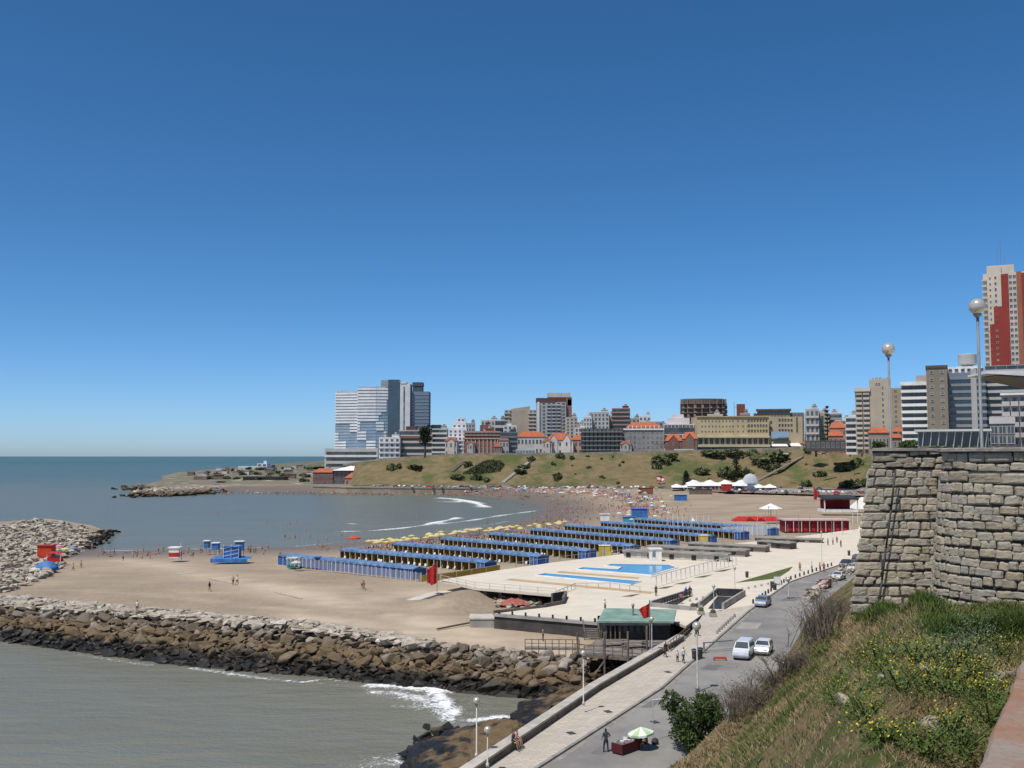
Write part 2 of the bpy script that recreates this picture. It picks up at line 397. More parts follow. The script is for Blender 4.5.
def bt(u):
    i = min(int(u), len(BT)-2); f = u-i
    def cr(k):
        p = [Vector(BT[max(0,min(len(BT)-1,i+j))][k]) for j in (-1,0,1,2)]
        return .5*((2*p[1])+(p[2]-p[0])*f+(2*p[0]-5*p[1]+4*p[2]-p[3])*f*f+(3*p[1]-p[0]-3*p[2]+p[3])*f**3)
    return cr(0), cr(1)
TPL = [(-1.6,-6.5,25.5),(1.0,1.8,25.5),(5.5,10.0,25.35),(9.8,18.0,24.2),(13.2,24.4,22.85),(13.2,28.3,22.4)]
def topp(u):
    c = bt(u)[1]
    if u >= 6: return c
    i = int(u); f = u-i; p = Vector(TPL[i]); q = Vector(TPL[i+1]) if i < 5 else bt(6)[1]
    return p.lerp(q, f)
def slope_mesh(name, us, nv, amp, mat, sc_):
    V = []
    for u in us:
        a, c = bt(u)
        d_ = topp(u)
        for j in range(nv):
            v = j/(nv-1); p = a.lerp(c, v)
            if nv == 70: p = a.lerp(c, j/56) if j <= 56 else c.lerp(d_, (j-56)/13)
            e = math.sin(math.pi*v)
            q = amp*(noise.noise((p.x*sc_, p.y*sc_, p.z*sc_))*1.2+.5*noise.noise((p.x*sc_*3,p.y*sc_*3,p.z*sc_*3)))*min(1,4*e+.1)
            V.append((p.x, p.y, p.z + q + (e*.75 if amp<1 else -e*amp*.8)))
    return V
def hill_mat(name, s, dry1, dry2, gr, sh, lo=.47, hi=.59):
    m, t, n, l, b = nt(name)
    f1 = noise_(t, s, 9, .7); f2 = noise_(t, s*5, 8, .7); f3 = noise_(t, s*.4, 3)
    c = mixc(t, ramp(t,f2,.3,.7), dry1, dry2)
    c = mixc(t, ramp(t, f1, lo, hi), c, gr)
    c = mixc(t, math_(t,'MULTIPLY',ramp(t, f3, .55,.7),.6), c, sh)
    l.new(c, b.inputs['Base Color']); b.inputs['Roughness'].default_value = .95; b.inputs['Specular IOR Level'].default_value = .1
    bump(t, b, f2, .8, .2/s*.02+.1); return m
m_bank = hill_mat('bank_soil_grass', .5, (.20,.145,.075), (.13,.095,.055), (.07,.085,.025), (.11,.1,.04))
m_hill = hill_mat('hill_grass', .03, (.21,.16,.088), (.13,.105,.055), (.085,.10,.038), (.11,.095,.046))
us = [i*.03 for i in range(401)]
V = slope_mesh('grass_bank', us, 70, .35, m_bank, .35)
bank = link('grass_bank_ground', np_mesh('grass_bank_ground', V, grid_faces(len(us), 70), m_bank, smooth=True)); tag(bank, kind='structure')
bankBVH = BVHTree.FromPolygons([tuple(v) for v in V], [tuple(int(x) for x in f) for f in grid_faces(len(us),70)])
us2 = [12+i*.1 for i in range(131)]
V2 = slope_mesh('hillside', us2, 26, 1.6, m_hill, .045)
hill = link('hillside', np_mesh('hillside', V2, grid_faces(len(us2), 26), m_hill, smooth=True)); tag(hill, kind='structure')
hillBVH = BVHTree.FromPolygons([tuple(v) for v in V2], [tuple(int(x) for x in f) for f in grid_faces(len(us2),26)])
# plateau from the top edge outward
V = []; us3 = [i*.1 for i in range(251)]
OUT = [(1,-.6),(1,-.4),(1,-.3),(1,0),(1,0),(1,0),(1,0),(1,0),(1,0),(1,0),(1,0),(1,.1),(1,.2),(1,.1),(1,.1),(1,0),(1,0),(1,.1),(1,.5),(.7,1),(.3,1),(.1,1),(0,1),(-.15,1),(-.3,1),(-.3,1)]
for u in us3:
    a, c = bt(u); c = topp(u); i = min(int(u), 24); f = u-i
    o = Vector((*OUT[i],0)).lerp(Vector((*OUT[i+1],0)), f)
    for k, d in enumerate((0,6,40,160,500,1500)):
        rise = (0,0,.3,2,5,5)[k] if u > 12 else (0,0,.1,1.6,6,6)[k]
        if u > 22.5: rise = (0,0,-.5,-2,-8,-14)[k]*min(1,(u-22.5)/1.5)+rise*(1-min(1,(u-22.5)/1.5))
        p = c+o*d; V.append((p.x,p.y,c.z+rise))
m_plat = hill_mat('plateau_ground', .03, (.16,.15,.12), (.2,.18,.14), (.07,.09,.035), (.1,.1,.07))
plat = link('plateau_ground', np_mesh('plateau_ground', V, grid_faces(len(us3),6), m_plat, smooth=True)); tag(plat, kind='structure')
platBVH = BVHTree.FromPolygons(V, [tuple(int(x) for x in f) for f in grid_faces(len(us3),6)])
def hit(px, py, bvh=None, default=None):
    d = ray(px, py).normalized()
    for bb in ([bvh] if bvh else [bankBVH, hillBVH]):
        r = bb.ray_cast(Vector((0,0,CAMZ)), d)
        if r[0] is not None: return r[0]
    return default
def drop(x, y, bvh, default=5.):
    r = bvh.ray_cast(Vector((x,y,300)), Vector((0,0,-1)))
    return r[0].z if r[0] is not None else default
def bzat(x, y): return float(beachz(np.array([[x,y]]))[0])

# ------------------------------------------------------------------ plaza, promenade, road
def sheet(name, poly, z, mat, thick=.0, parent=None, kind='structure'):
    mb = MB(); mb.prism(poly, z-thick, z) if thick else mb.add([(x,y,z) for x,y in poly], [tuple(range(len(poly)))])
    o = mb.build(name, mat, parent)
    bm = bmesh.new(); bm.from_mesh(o.data); bmesh.ops.triangulate(bm, faces=[f for f in bm.faces if len(f.verts)>4]); bmesh.ops.recalc_face_normals(bm, faces=bm.faces[:]); 
    if not thick:
        for f in bm.faces:
            if f.normal.z < 0: f.normal_flip()
    bm.to_mesh(o.data); bm.free()
    if kind: tag(o, kind=kind)
    return o
def g(px, py, z=5.): return tuple(at(px,py,z)[:2])
L = [g(536,766.7,4.98), g(661,687,4.98), g(716,638.6,4.98), g(745,613,4.98), g(757,604,4.98), g(789.6,581.5,4.98), g(838,565,4.98)]
ld = (Vector(L[1])-Vector(L[0])).normalized()
L = [tuple(Vector(L[0])-ld*60)] + L + [(100,264),(150,350),(195,450),(228,560),(230,635),(205,672)]
Rr = [(BT[i][0][0]+1.2, BT[i][0][1]-.4) for i in range(0,20)]
m, t, n, l, b = nt('asphalt')
f1 = noise_(t,.12,6,.65); f2 = noise_(t,14,3); f3 = noise_(t,.6,5)
c = mixc(t, ramp(t,f1,.3,.7), (.20,.19,.175), (.33,.31,.28)); c = mixc(t, math_(t,'MULTIPLY',ramp(t,f3,.55,.75),.5), c, (.33,.31,.28)); c = mixc(t, math_(t,'MULTIPLY',f2,.4), c, (.08,.08,.08))
l.new(c, b.inputs['Base Color']); b.inputs['Roughness'].default_value = .9; bump(t,b,f2,.3,.02); m_asphalt = m
def pave_mat(name, c1, c2, c3, bs, mort=.02):
    m, t, n, l, b = nt(name)
    pos = n.new('ShaderNodeNewGeometry').outputs['Position']
    mp = N(t,'ShaderNodeMapping'); mp.inputs['Rotation'].default_value = (0,0,-math.atan2(sd.x, sd.y)); l.new(pos, mp.inputs[0])
    br = N(t,'ShaderNodeTexBrick', Scale=1., **{'Mortar Size':mort,'Brick Width':bs*2,'Row Height':bs}); l.new(mp.outputs[0], br.inputs[0])
    br.inputs['Color1'].default_value=c4(c1); br.inputs['Color2'].default_value=c4(c2); br.inputs['Mortar'].default_value=c4(c3)
    f = ramp(t, noise_(t,.15,7,.65), .35,.7)
    l.new(mixc(t, math_(t,'MULTIPLY',f,.45), br.outputs[0], c3), b.inputs['Base Color']); b.inputs['Roughness'].default_value=.85
    return m
m_pave = pave_mat('promenade_paving', (.57,.50,.41), (.45,.40,.33), (.36,.32,.265), .45, .035)
m_plaza = pave_mat('plaza_paving', (.69,.61,.49), (.64,.565,.455), (.52,.455,.37), 1.5, .03)
m_kerb = M('kerb_stone', (.3,.29,.27), (.2,.19,.18), 1, .9)
roadpoly = L + Rr[::-1]
sheet('road', roadpoly, 4.86, m_asphalt)
# promenade pavement between seawall and kerb
prom = [S_in[0],S_in[1],S_in[2],S_in[3]] + [g(700,628), g(700,620)] + L[4:2:-1][::1] + [L[3],L[2],L[1],L[0]]
prom = [S_in[0],S_in[1],S_in[2],S_in[3], g(690,633), g(704,613), g(757,604.5), L[5], L[4], L[3], L[2], L[1], L[0]]
pq = [(S_in[0],S_in[1],L[1],L[0]),(S_in[1],S_in[2],L[2],L[1]),(S_in[2],S_in[3],L[3],L[2]),(S_in[3],g(690,633),L[4],L[3]),(g(690,633),g(704,613),L[5],L[4]),(g(704,613),g(757,604.5),L[5])]
mb = MB()
for q in pq: mb.add([(x,y,4.98) for x,y in q], [tuple(range(len(q)))[::-1]])
tag(mb.build('pavement', m_pave), kind='structure')
kb = MB()
def offs(pl, d):
    out = []
    for i,p in enumerate(pl):
        a = Vector(pl[max(0,i-1)]); c = Vector(pl[min(len(pl)-1,i+1)]); dd = (c-a).normalized()
        out.append((p[0]+dd.y*d, p[1]-dd.x*d))
    return out
def ribbon(mb, pl, d0, d1, z0, z1, m=0):
    a = offs(pl,d0); c = offs(pl,d1)
    for i in range(len(pl)-1):
        mb.prism([a[i],a[i+1],c[i+1],c[i]], z0, z1, m)
ribbon(kb, L, -.02, .25, 4.7, 5.02); k = kb.build('kerb', m_kerb); tag(k, kind='structure')
gt = MB(); ribbon(gt, L, .26, .75, 4.80, 4.868); k = gt.build('road_gutter', M('gutter_concrete',(.3,.28,.25),(.22,.2,.18),.6,.9)); tag(k, kind='structure')
for i,(pl,c_) in enumerate((([(735,628),(757,628),(762,622),(742,621)],(.34,.32,.29)),([(640,706),(652,706),(662,698),(650,697)],(.17,.165,.16)),([(590,752),(604,753),(613,745),(600,744)],(.18,.175,.165)),([(700,668),(716,669),(722,664),(708,663)],(.16,.155,.15)),([(780,600),(795,600),(801,596),(787,596)],(.17,.16,.15)))):
    q_=[g(*q) for q in pl]; mb=MB(); mb.add([(x,y,4.866) for x,y in q_],[(0,1,2,3)]); tag(mb.build('road_patch', M('road_patch',c_,tuple(x*.85 for x in c_),.8,.92)), kind='structure')
for px,py,z_ in ((608,711.5,4.986),(571,733,4.986),(668,672,4.986),(655,722,4.87)):
    p=at(px,py,z_); dg_=thing('drain_cover','small iron drain cover set in the '+('road below the bare shrubs' if z_<4.9 else ['pavement nearest the stall','pavement beside the seated couple','pavement by the pier posts'][[608,571,668].index(px)]),'drain cover',(p.x,p.y,z_),.43); MB().box(-.3,.3,-.4,.4,0,.006).build('plate', m_dark, dg_); MB().box(-.24,.24,-.03,.03,.007,.012).build('bar', m_grey, dg_)
# plaza (upper esplanade)
deckz = 5.
plaza = [g(494,613.7), g(598,622.5), g(674,621.5), g(686,626), g(704,613), g(757,604.5)] + L[6:10] + \
        [(120,345), g(862,519), g(858,529), g(770,540), g(700,546.5), g(640,552), g(560,561.5), g(500,570), g(440,580), g(475,588), g(550,594.5), g(566,597), g(563,604), g(545,607)]
pl_o = sheet('plaza_paving', plaza, 5.0, m_plaza, .35)
TER = [(10.9,28.75),(13.2,28.2),(13.4,25.6),(15,24.9),(40,22),(70,30),(70,70),(21.6,58),(13.2,33.0)]
ter = sheet('terrace_ground', TER, 26.4, m_plaza, 5)
far_yard = [L[9], L[10], L[11], L[12], L[13], (150,690), (60,700), (-40,712), (-105,722), (-150,760), (-300,790),(-330,800),(-330,812),(-140,785),(-118,750), (-100,735), (60,722), (225,700), (255,640), (240,560), (120,345)]
# coast road and car park under the hill
cr = [(243,640),(222,676),(130,699),(50,707),(-40,717),(-84,724),(-112,732),(-140,760)]
mb = MB(); ribbon(mb, cr, -12.6, .6, -1., 4.19); tag(mb.build('embankment', M('embankment_stone',(.33,.26,.18),(.24,.19,.135),.1,.95)), kind='structure')
mb = MB(); ribbon(mb, cr, -13, 1, 4.2, 5.0); o = mb.build('coast_road', m_asphalt); tag(o, kind='structure')
# retaining walls below plaza edge
rw = thing('retaining_wall', 'dark concrete retaining wall under the pale terrace edge with stub posts along its rim', 'retaining wall', (*g(494,613.7),0))
org = Vector((*g(494,613.7),0))
def loc(p): return (p[0]-org.x, p[1]-org.y)
mb = MB(); q = [loc(g(494,613.7)), loc(g(598,622.5)), loc(g(674,621.5))]
ribbon(mb, q, -.5, -.1, 1.5, 4.64); mb.build('wall', M('shaded_concrete',(.075,.07,.065),(.045,.042,.04),.5,.9), rw)  # overhang shade is put into the wall's dark concrete colour
mb = MB(); ribbon(mb, q, -.6, .12, 4.644, 5.02); mb.build('edge_beam', m_concrete, rw)
for i in range(8):
    a = Vector(q[0]).lerp(Vector(q[1]), (i+.4)/7.6); MB().box(a.x-.14,a.x+.14,a.y-.02,a.y+.26,5.02,5.5).build('post', m_dark, rw)
# ------------------------------------------------------------------ rocks
def rock_mat(name, cols, tide=True, dk=(.9,1.9)):
    m, t, n, l, b = nt(name)
    rr = n.new('ShaderNodeObjectInfo').outputs['Random']; ri = n.new('ShaderNodeNewGeometry')
    rs = math_(t,'FRACT', math_(t,'ADD', rr, ri.outputs['Random Per Island']))
    c = mixc(t, ramp(t, rs, 0, .5), cols[0], cols[1]); c = mixc(t, ramp(t, rs, .55, .95), c, cols[2])
    f = noise_(t, 1.6, 8, .65); f2 = noise_(t, .5, 4)
    c = mixc(t, math_(t,'MULTIPLY',ramp(t,f,.4,.7),.55), c, (.11,.085,.06))
    if tide:
        sx = n.new('ShaderNodeSeparateXYZ'); l.new(ri.outputs['Position'], sx.inputs[0])
        z = math_(t,'ADD', sx.outputs[2], math_(t,'MULTIPLY', math_(t,'SUBTRACT', f2, .5), 2.4))
        algae = mixc(t, ramp(t,f,.3,.7), (.105,.068,.032), (.17,.115,.055))
        k = math_(t,'SUBTRACT', 1., ramp(t, z, 2.2, 3.5)); c = mixc(t, math_(t,'MULTIPLY',k,.7), c, algae)
        k2 = math_(t,'SUBTRACT', 1., ramp(t, z, *dk)); c = mixc(t, k2, c, (.02,.018,.014))
        l.new(math_(t,'SUBTRACT', .9, math_(t,'MULTIPLY', k2, .45)), b.inputs['Roughness'])
    else: b.inputs['Roughness'].default_value = .92
    l.new(c, b.inputs['Base Color']); b.inputs['Specular IOR Level'].default_value = .25
    bump(t, b, f, .7, .15); return m
m_rock = rock_mat('breakwater_rock', ((.2,.155,.105),(.13,.105,.08),(.36,.32,.27)))
m_pale = rock_mat('pale_rock', ((.46,.4,.32),(.34,.295,.235),(.55,.5,.42)), False)
def hull(seed, n=13, sx=1, sy=.8, sz=.62):
    r = random.Random(seed); bm = bmesh.new()
    for _ in range(n):
        v = Vector((r.gauss(0,1), r.gauss(0,1), r.gauss(0,1))).normalized()*r.uniform(.82,1.1)
        k = [max(-.78, min(.78, q)) for q in v]
        bm.verts.new((k[0]*sx, k[1]*sy, k[2]*sz))
    res = bmesh.ops.convex_hull(bm, input=bm.verts)
    bmesh.ops.delete(bm, geom=[v for v in bm.verts if not v.link_faces], context='VERTS')
    bmesh.ops.dissolve_limit(bm, angle_limit=R(14), verts=bm.verts, edges=bm.edges)
    return bm
BO = []
for i in range(14):
    bm = hull(i*7+1); bmesh.ops.bevel(bm, geom=bm.edges[:], offset=.07, segments=1, affect='EDGES', clamp_overlap=True)
    me = bpy.data.meshes.new('boulder'); bm.to_mesh(me); bm.free(); me.materials.append(m_rock); BO.append(me)
BOsmall = []
for i in range(8):
    bm = hull(i*5+200, 10); bmesh.ops.triangulate(bm, faces=bm.faces[:])
    bm.verts.index_update()
    BOsmall.append((np.array([v.co[:] for v in bm.verts]), np.array([[v.index for v in f.verts] for f in bm.faces]))); bm.free()
def along(pl, t_):
    ls = [ (Vector(pl[i+1])-Vector(pl[i])).length for i in range(len(pl)-1)]; tot = sum(ls); d = t_*tot
    for i, x in enumerate(ls):
        if d <= x or i == len(ls)-1: return Vector(pl[i]).lerp(Vector(pl[i+1]), d/x)
        d -= x
gb = groinbase; gc = crestline
cnt = 0
for row, v in enumerate((.04,.2,.36,.52,.68,.84)):
    nn = 49
    for i in range(nn):
        tt = (i+.5+rnd.uniform(-.35,.35)+(row%2)*.5)/(nn+.5)
        a = along(gb, tt); c = along(gc, tt); vv = v+rnd.uniform(-.05,.05); p = a.lerp(c, vv)
        s = rnd.choice([rnd.uniform(.7,1.0),rnd.uniform(.95,1.3),rnd.uniform(1.2,1.65)])*(1.15 if row < 5 else .95)
        z = -.2+vv*4.3
        o = link('boulder', rnd.choice(BO), None, (p.x, p.y, z+rnd.uniform(-.15,.25)), 0)
        o.rotation_euler = (rnd.uniform(-.45,.45), rnd.uniform(-.45,.45), rnd.uniform(0,6.28)); o.scale = (s*rnd.uniform(.85,1.25), s*rnd.uniform(.8,1.15), s*rnd.uniform(.75,1.1))
        tag(o, 'black wet boulder at the waterline of the near breakwater' if row == 0 else
               'brown angular boulder on the middle of the near breakwater face' if row < 4 else
               'large grey brown boulder near the top of the near breakwater', 'boulder', 'boulders piled along the near breakwater')
        cnt += 1
def rubble(name, pts, mat):
    """pts: list of (x,y,z,size,flat)"""
    VV = []; FF = []; b_ = 0
    for k, (x,y,z,s,fl) in enumerate(pts):
        v, f = BOsmall[k % 8]
        a = rnd.uniform(0,6.28); ca, sa = math.cos(a), math.sin(a)
        e = Matrix.Rotation(rnd.uniform(-.4,.4)*fl,3,'X') @ Matrix.Rotation(rnd.uniform(-.4,.4)*fl,3,'Y')
        m3 = np.array(e) @ np.array([[ca,-sa,0],[sa,ca,0],[0,0,1]])
        VV.append((v*np.array([s*rnd.uniform(.8,1.3), s, s*(.5+.5*fl)]))@m3.T + np.array([x,y,z])); FF.append(f+b_); b_ += len(v)
    return link(name, np_mesh(name, np.concatenate(VV), np.concatenate(FF), mat))
pts = []
for i in range(3000):   # chinking between the big blocks
    tt = rnd.random(); v = rnd.uniform(-.02,1.0); p = along(gb,tt).lerp(along(gc,tt),v); pts.append((p.x,p.y,-.35+v*4.2,rnd.uniform(.55,1.1),1))
for i in range(130):
    px,py = rnd.uniform(572,640),rnd.uniform(655,698)
    if py > 700-(px-572)*.42: continue
    p = at(px,py,.8); pts.append((p.x,p.y,rnd.uniform(.1,1.5),rnd.uniform(.6,1.3),1))
for i in range(90):
    k_ = rnd.random(); a_ = along([(404,752),(430,737),(480,729),(512,724),(520,712),(560,700),(596,694)],k_); p = at(a_.x+rnd.gauss(0,5),a_.y+rnd.gauss(2,4),.5); pts.append((p.x,p.y,rnd.uniform(-.2,.9),rnd.uniform(.5,1.2),1))
for px, py in ((322,491.2),(333,491.4),(345,491),(327,490.8),(340,490.6),(350,490.4)):
    p = at(px,py,.6); pts.append((p.x,p.y,.3,5,.4))
for i in range(520):   # headland rocks
    tt = rnd.random(); p = along(P2([(133,487),(146,488.5),(165,488),(178,487)],0.5) if i%3==0 else P2([(137,495),(160,495),(185,494),(205,492.5)],.5), tt)
    pts.append((p.x+rnd.gauss(0,6), p.y+rnd.gauss(0,13 if i%3 else 16), rnd.uniform(-.2,1.6), rnd.uniform(1.8,3.6),.7))
o = rubble('rock_armour', pts, m_rock); tag(o, 'dark smaller rocks filling the gaps of the near breakwater and edging the far headland', 'rocks', None, 'stuff')
pts = []
for i in range(900):   # pale flat capping of the near breakwater
    tt = rnd.random()**1.5*.8; p = along(gc, tt); off = rnd.uniform(-2.6,1.6)*(1.3-.7*tt)
    pts.append((p.x+off*.25, p.y+off, 4.05-.11*abs(off)**1.3+rnd.uniform(-.1,.15), rnd.uniform(.6,1.6),.25))
LG = P2([(-70,530),(0,526),(40,521.8),(88,525.5),(101,530),(88,539),(80,546),(62,553),(66,560),(50,574),(24,590),(8,597),(-70,598)], 2.5)
bx = [p[0] for p in LG]; by = [p[1] for p in LG]
while len(pts) < 3900:
    x, y = rnd.uniform(min(bx),max(bx)), rnd.uniform(min(by),max(by))
    if inside(np.array([[x,y]]), LG)[0]:
        pts.append((x,y,max(.2,bzat(x,y))+rnd.uniform(-.1,.9),rnd.uniform(.7,1.5),.6))
for i in range(340):
    p = along(P2([(160,490.5),(185,489),(205,488.5)],2), rnd.random()); pts.append((p.x+rnd.gauss(0,8),p.y+rnd.gauss(0,16),rnd.uniform(1.,3),rnd.uniform(1.5,3),.7))
o = rubble('pale_rock_rubble', pts, m_pale); tag(o, 'pale grey rubble capping the breakwaters and covering the far breakwater head', 'rubble', None, 'stuff')
pts = []
for i in range(260):
    p = along(P2([(-40,531),(0,528.5),(25,524.5),(45,522.5)],1), rnd.random()); pts.append((p.x+rnd.gauss(0,2),p.y+rnd.gauss(0,7),rnd.uniform(-.2,1.4),rnd.uniform(.8,1.7),.7))
for i in range(220):
    p = along(P2([(104,531.5),(94,539),(84,548)],.5), rnd.random()); pts.append((p.x+rnd.gauss(0,2),p.y+rnd.gauss(0,3),rnd.uniform(-.2,1.2),rnd.uniform(.7,1.4),.7))
o = rubble('dark_tide_rocks', pts, m_rock); tag(o, 'dark wet rocks edging the far breakwater head', 'rocks', None, 'stuff')
# big flat outcrops at the foot of the seawall
def outcrop(label, px_poly, top, tilt, seed):
    w_ = P2(px_poly, 1.0); cx = sum(p[0] for p in w_)/len(w_); cy = sum(p[1] for p in w_)/len(w_)
    n_ = len(w_); rings = []; V = []; Fs = []
    K = n_*12
    for k, (s, z) in enumerate(((1.12,-1.2),(1.08,.05),(1.03,.5),(.98,.8),(.9,.95),(.82,1.0),(.7,1.0),(.58,1.),(.46,1.0),(.34,1.),(.22,1.),(.1,1.))):
        for i in range(K):
            j = i/12; a = Vector(w_[int(j)%n_]).lerp(Vector(w_[(int(j)+1)%n_]), j-int(j))
            p = Vector((cx,cy))+(a-Vector((cx,cy)))*s
            nz_ = noise.noise((p.x*.5+seed, p.y*.5, z)); p += Vector((nz_,noise.noise((p.y*.6,p.x*.6,seed))))*(.9 if k<4 else .4)
            zz_ = z if k < 1 else z*(top + tilt[0]*(p.x-cx)+tilt[1]*(p.y-cy)) + .3*noise.noise((p.x*.6,p.y*.6,seed+3))+.3*abs(noise.noise((p.x*.8,p.y*.8,seed)))+.05*noise.noise((p.x*4,p.y*4,seed))
            V.append((p.x-cx,p.y-cy,zz_))
    for k in range(11):
        for i in range(K): Fs.append((k*K+i, k*K+(i+1)%K, (k+1)*K+(i+1)%K, (k+1)*K+i))
    V.append((0,0,top)); c_ = len(V)-1
    for i in range(K): Fs.append((11*K+i, 11*K+(i+1)%K, c_))
    mb = MB(); mb.add(V, Fs); o = mb.build('rock_outcrop', m_outcrop, None, (cx,cy,0), smooth=False)
    return tag(o, label, 'rock', 'flat rock outcrops under the seawall')
m_outcrop = rock_mat('outcrop_rock', ((.17,.12,.075),(.17,.12,.075),(.17,.12,.075)), True, (1.5,2.0))
outcrop('largest brown outcrop with a black wet rim below the seated couple', [(406,757),(412,745),(440,735),(480,728),(512,727),(522,733),(520,748),(500,762),(470,790),(420,790)], 1.8, (.11,-.02), 1)
outcrop('middle brown outcrop with a rounded black end beside the seawall', [(514,716),(520,704),(545,699),(575,696),(600,692),(592,706),(560,713),(530,722)], 1.7, (.12,0), 5)
outcrop('low tan outcrop between two larger outcrops at the seawall foot', [(517,723),(540,716),(566,712),(575,718),(550,732),(525,742),(512,738)], 1.5, (.03,0), 9)
# ------------------------------------------------------------------ seawall
sw = thing('seawall', 'long low concrete seawall with a pale coping along the promenade', 'seawall', (*S_in[1],0))
def sl_(p): return (p[0]-S_in[1][0], p[1]-S_in[1][1])
q = [sl_(p) for p in S_in]
mb = MB(); ribbon(mb, q, -.75, 0, -1, 5.5); mb.build('wall', M('seawall_concrete',(.17,.155,.135),(.1,.09,.08),.5,.9,bmp=.3), sw)
mb = MB(); ribbon(mb, q, -.85, .06, 5.504, 5.66); mb.build('coping', M('coping_concrete',(.5,.46,.4),(.38,.35,.3),.6,.85), sw)

# ------------------------------------------------------------------ stone walls on the right
m, t, n, l, b = nt('wall_stone')
ri = n.new('ShaderNodeNewGeometry').outputs['Random Per Island']
f = noise_(t, 9, 8, .7); f2 = noise_(t, 1.3, 4)
c = mixc(t, ramp(t, ri, 0, .45), (.29,.245,.18), (.385,.335,.255)); c = mixc(t, ramp(t, ri, .93, .95), c, (.40,.28,.17)); c = mixc(t, ramp(t, ri, .55,.8), c, (.31,.285,.235))
c = mixc(t, math_(t,'MULTIPLY',ramp(t,f,.45,.7),.6), c, (.17,.155,.125)); c = mixc(t, math_(t,'MULTIPLY',ramp(t,f2,.5,.7),.3), c, (.17,.16,.14))
l.new(c, b.inputs['Base Color']); b.inputs['Roughness'].default_value=.95; b.inputs['Specular IOR Level'].default_value=.15; bump(t,b,f,.9,.03)
m_stone = m; m_mortar = M('wall_mortar',(.07,.062,.05),(.04,.036,.03),6,.95)
def stones(fn, s0, s1, z0, z1, hmin, hmax, wmin, wmax, seed):
    """fn(s,z) -> (point, outward normal); one block after another in uneven courses"""
    r = random.Random(seed); mb = MB(); z = z0; k = 0
    while z < z1-.04:
        h = min(r.uniform(hmin,hmax), z1-z); 
        if z1-z-h < hmin*.6: h = z1-z
        s = s0
        while s < s1-.02:
            w_ = min(r.uniform(wmin,wmax)*(1+.4*(r.random()<.2)), s1-s)
            if s1-s-w_ < wmin*.6: w_ = s1-s
            dz = .03*math.sin(s*2.2+k*2.1)+r.uniform(-.014,.014)
            g_ = r.uniform(.004,.010); out = r.uniform(.0,.028); n_ = 6; vs = []
            tl = [r.uniform(-.03,.03) for _ in range(4)]
            for i in range(n_+1):
                for j in range(n_+1):
                    a, c_ = i/n_, j/n_; e = min(a,1-a,c_,1-c_)
                    ss = s+g_+(w_-2*g_)*a; zz_ = z+dz+g_+(h-2*g_)*c_
                    ss += (tl[0] if c_>.5 else tl[1])*(abs(a-.5)*2)*.8; zz_ += (tl[2] if a>.5 else tl[3])*(abs(c_-.5)*2)*.5
                    if (i in (0,n_)) and (j in (0,n_)): ss += (.012 if i==0 else -.012); zz_ += (.012 if j==0 else -.012)
                    p, nn = fn(ss, zz_)
                    d = -.03 if e == 0 else out*(.92 if e < .2 else 1)+.012*noise.noise((ss*6,zz_*6,seed+k))+.012*noise.noise((ss*17,zz_*17,seed))
                    vs.append(p+nn*d)
            mb.add(vs, [(i*(n_+1)+j, (i+1)*(n_+1)+j, (i+1)*(n_+1)+j+1, i*(n_+1)+j+1) for i in range(n_) for j in range(n_)])
            s += w_
        z += h; k += 1
    return mb
BAT = .125
A0 = Vector((atY(868,475,28.6).x, 28.6)); A1 = Vector((13.2, 28.0))
wd = (A1-A0).normalized(); wn = Vector((wd.y,-wd.x,0))   # outward towards camera
ZT = 26.62
def fnA(s, z): return Vector((A0.x,A0.y,0))+Vector((*wd,0))*s+Vector((0,0,z))+wn*(ZT-z)*BAT-Vector((*wd,0))*(ZT-z)*BAT*1.35*max(0,1-s/1.5), Vector((wn.x,wn.y,.12)).normalized()
wl = thing('stone_wall', 'battered rough stone retaining wall section with a black pipe running down it', 'stone wall', (0,0,0))
mb = stones(fnA, 0, 3.2, 20.6, ZT, .2,.28,.16,.42, 1); mb.build('masonry', m_stone, wl)
lf = Vector((-1,.42,0)).normalized(); ld2 = Vector((.42,1,0)).normalized()
def fnB(s, z): return Vector((A0.x,A0.y,0))+ld2*(5-s)+Vector((0,0,z))+lf*(ZT-z)*BAT+wn*(ZT-z)*BAT*max(0,1-(5-s)/1.5), lf
stones(fnB, 0, 5, 20.6, ZT, .23,.33,.26,.6, 2).build('side_masonry', m_stone, wl)
mb = MB(); o_ = .05
lo_ = fnA(0,20.5)[0]; hi_ = fnA(0,ZT-.02)[0]
P4 = [fnA(0,0)[0], fnA(3.2,0)[0]]
def core(zb, zt):
    vs = []
    for z in (zb, zt):
        a = fnA(0,z)[0]-wn*o_-lf*o_*1.2; b_ = fnA(3.2,z)[0]-wn*o_; c_ = Vector((b_.x+.4, 33.6, z)); d_ = fnB(0,z)[0]-lf*o_
        vs += [a,b_,c_,d_]
    return vs
mb.add(core(19.5,ZT-.01), [(0,3,2,1),(4,5,6,7),(0,1,5,4),(1,2,6,5),(2,3,7,6),(3,0,4,7)]); mb.build('core', m_mortar, wl)
ZP = 27.2
def fnAp(s, z): return Vector((A0.x+.17,A0.y+.12,z))+Vector((*wd,0))*s, Vector((wn.x,wn.y,0))
stones(fnAp, 0, 3.0, ZT+.02, ZP-.06, .15,.2,.2,.5, 3).build('parapet_masonry', m_stone, wl)
def fnBp(s, z): return Vector((A0.x+.17,A0.y+.12,z))+ld2*(5-s), lf
stones(fnBp, 0, 5, ZT+.02, ZP-.06, .15,.2,.2,.5, 4).build('parapet_side_masonry', m_stone, wl)
mb = MB(); a = fnAp(.04,0)[0]; c_ = fnAp(3.,0)[0]
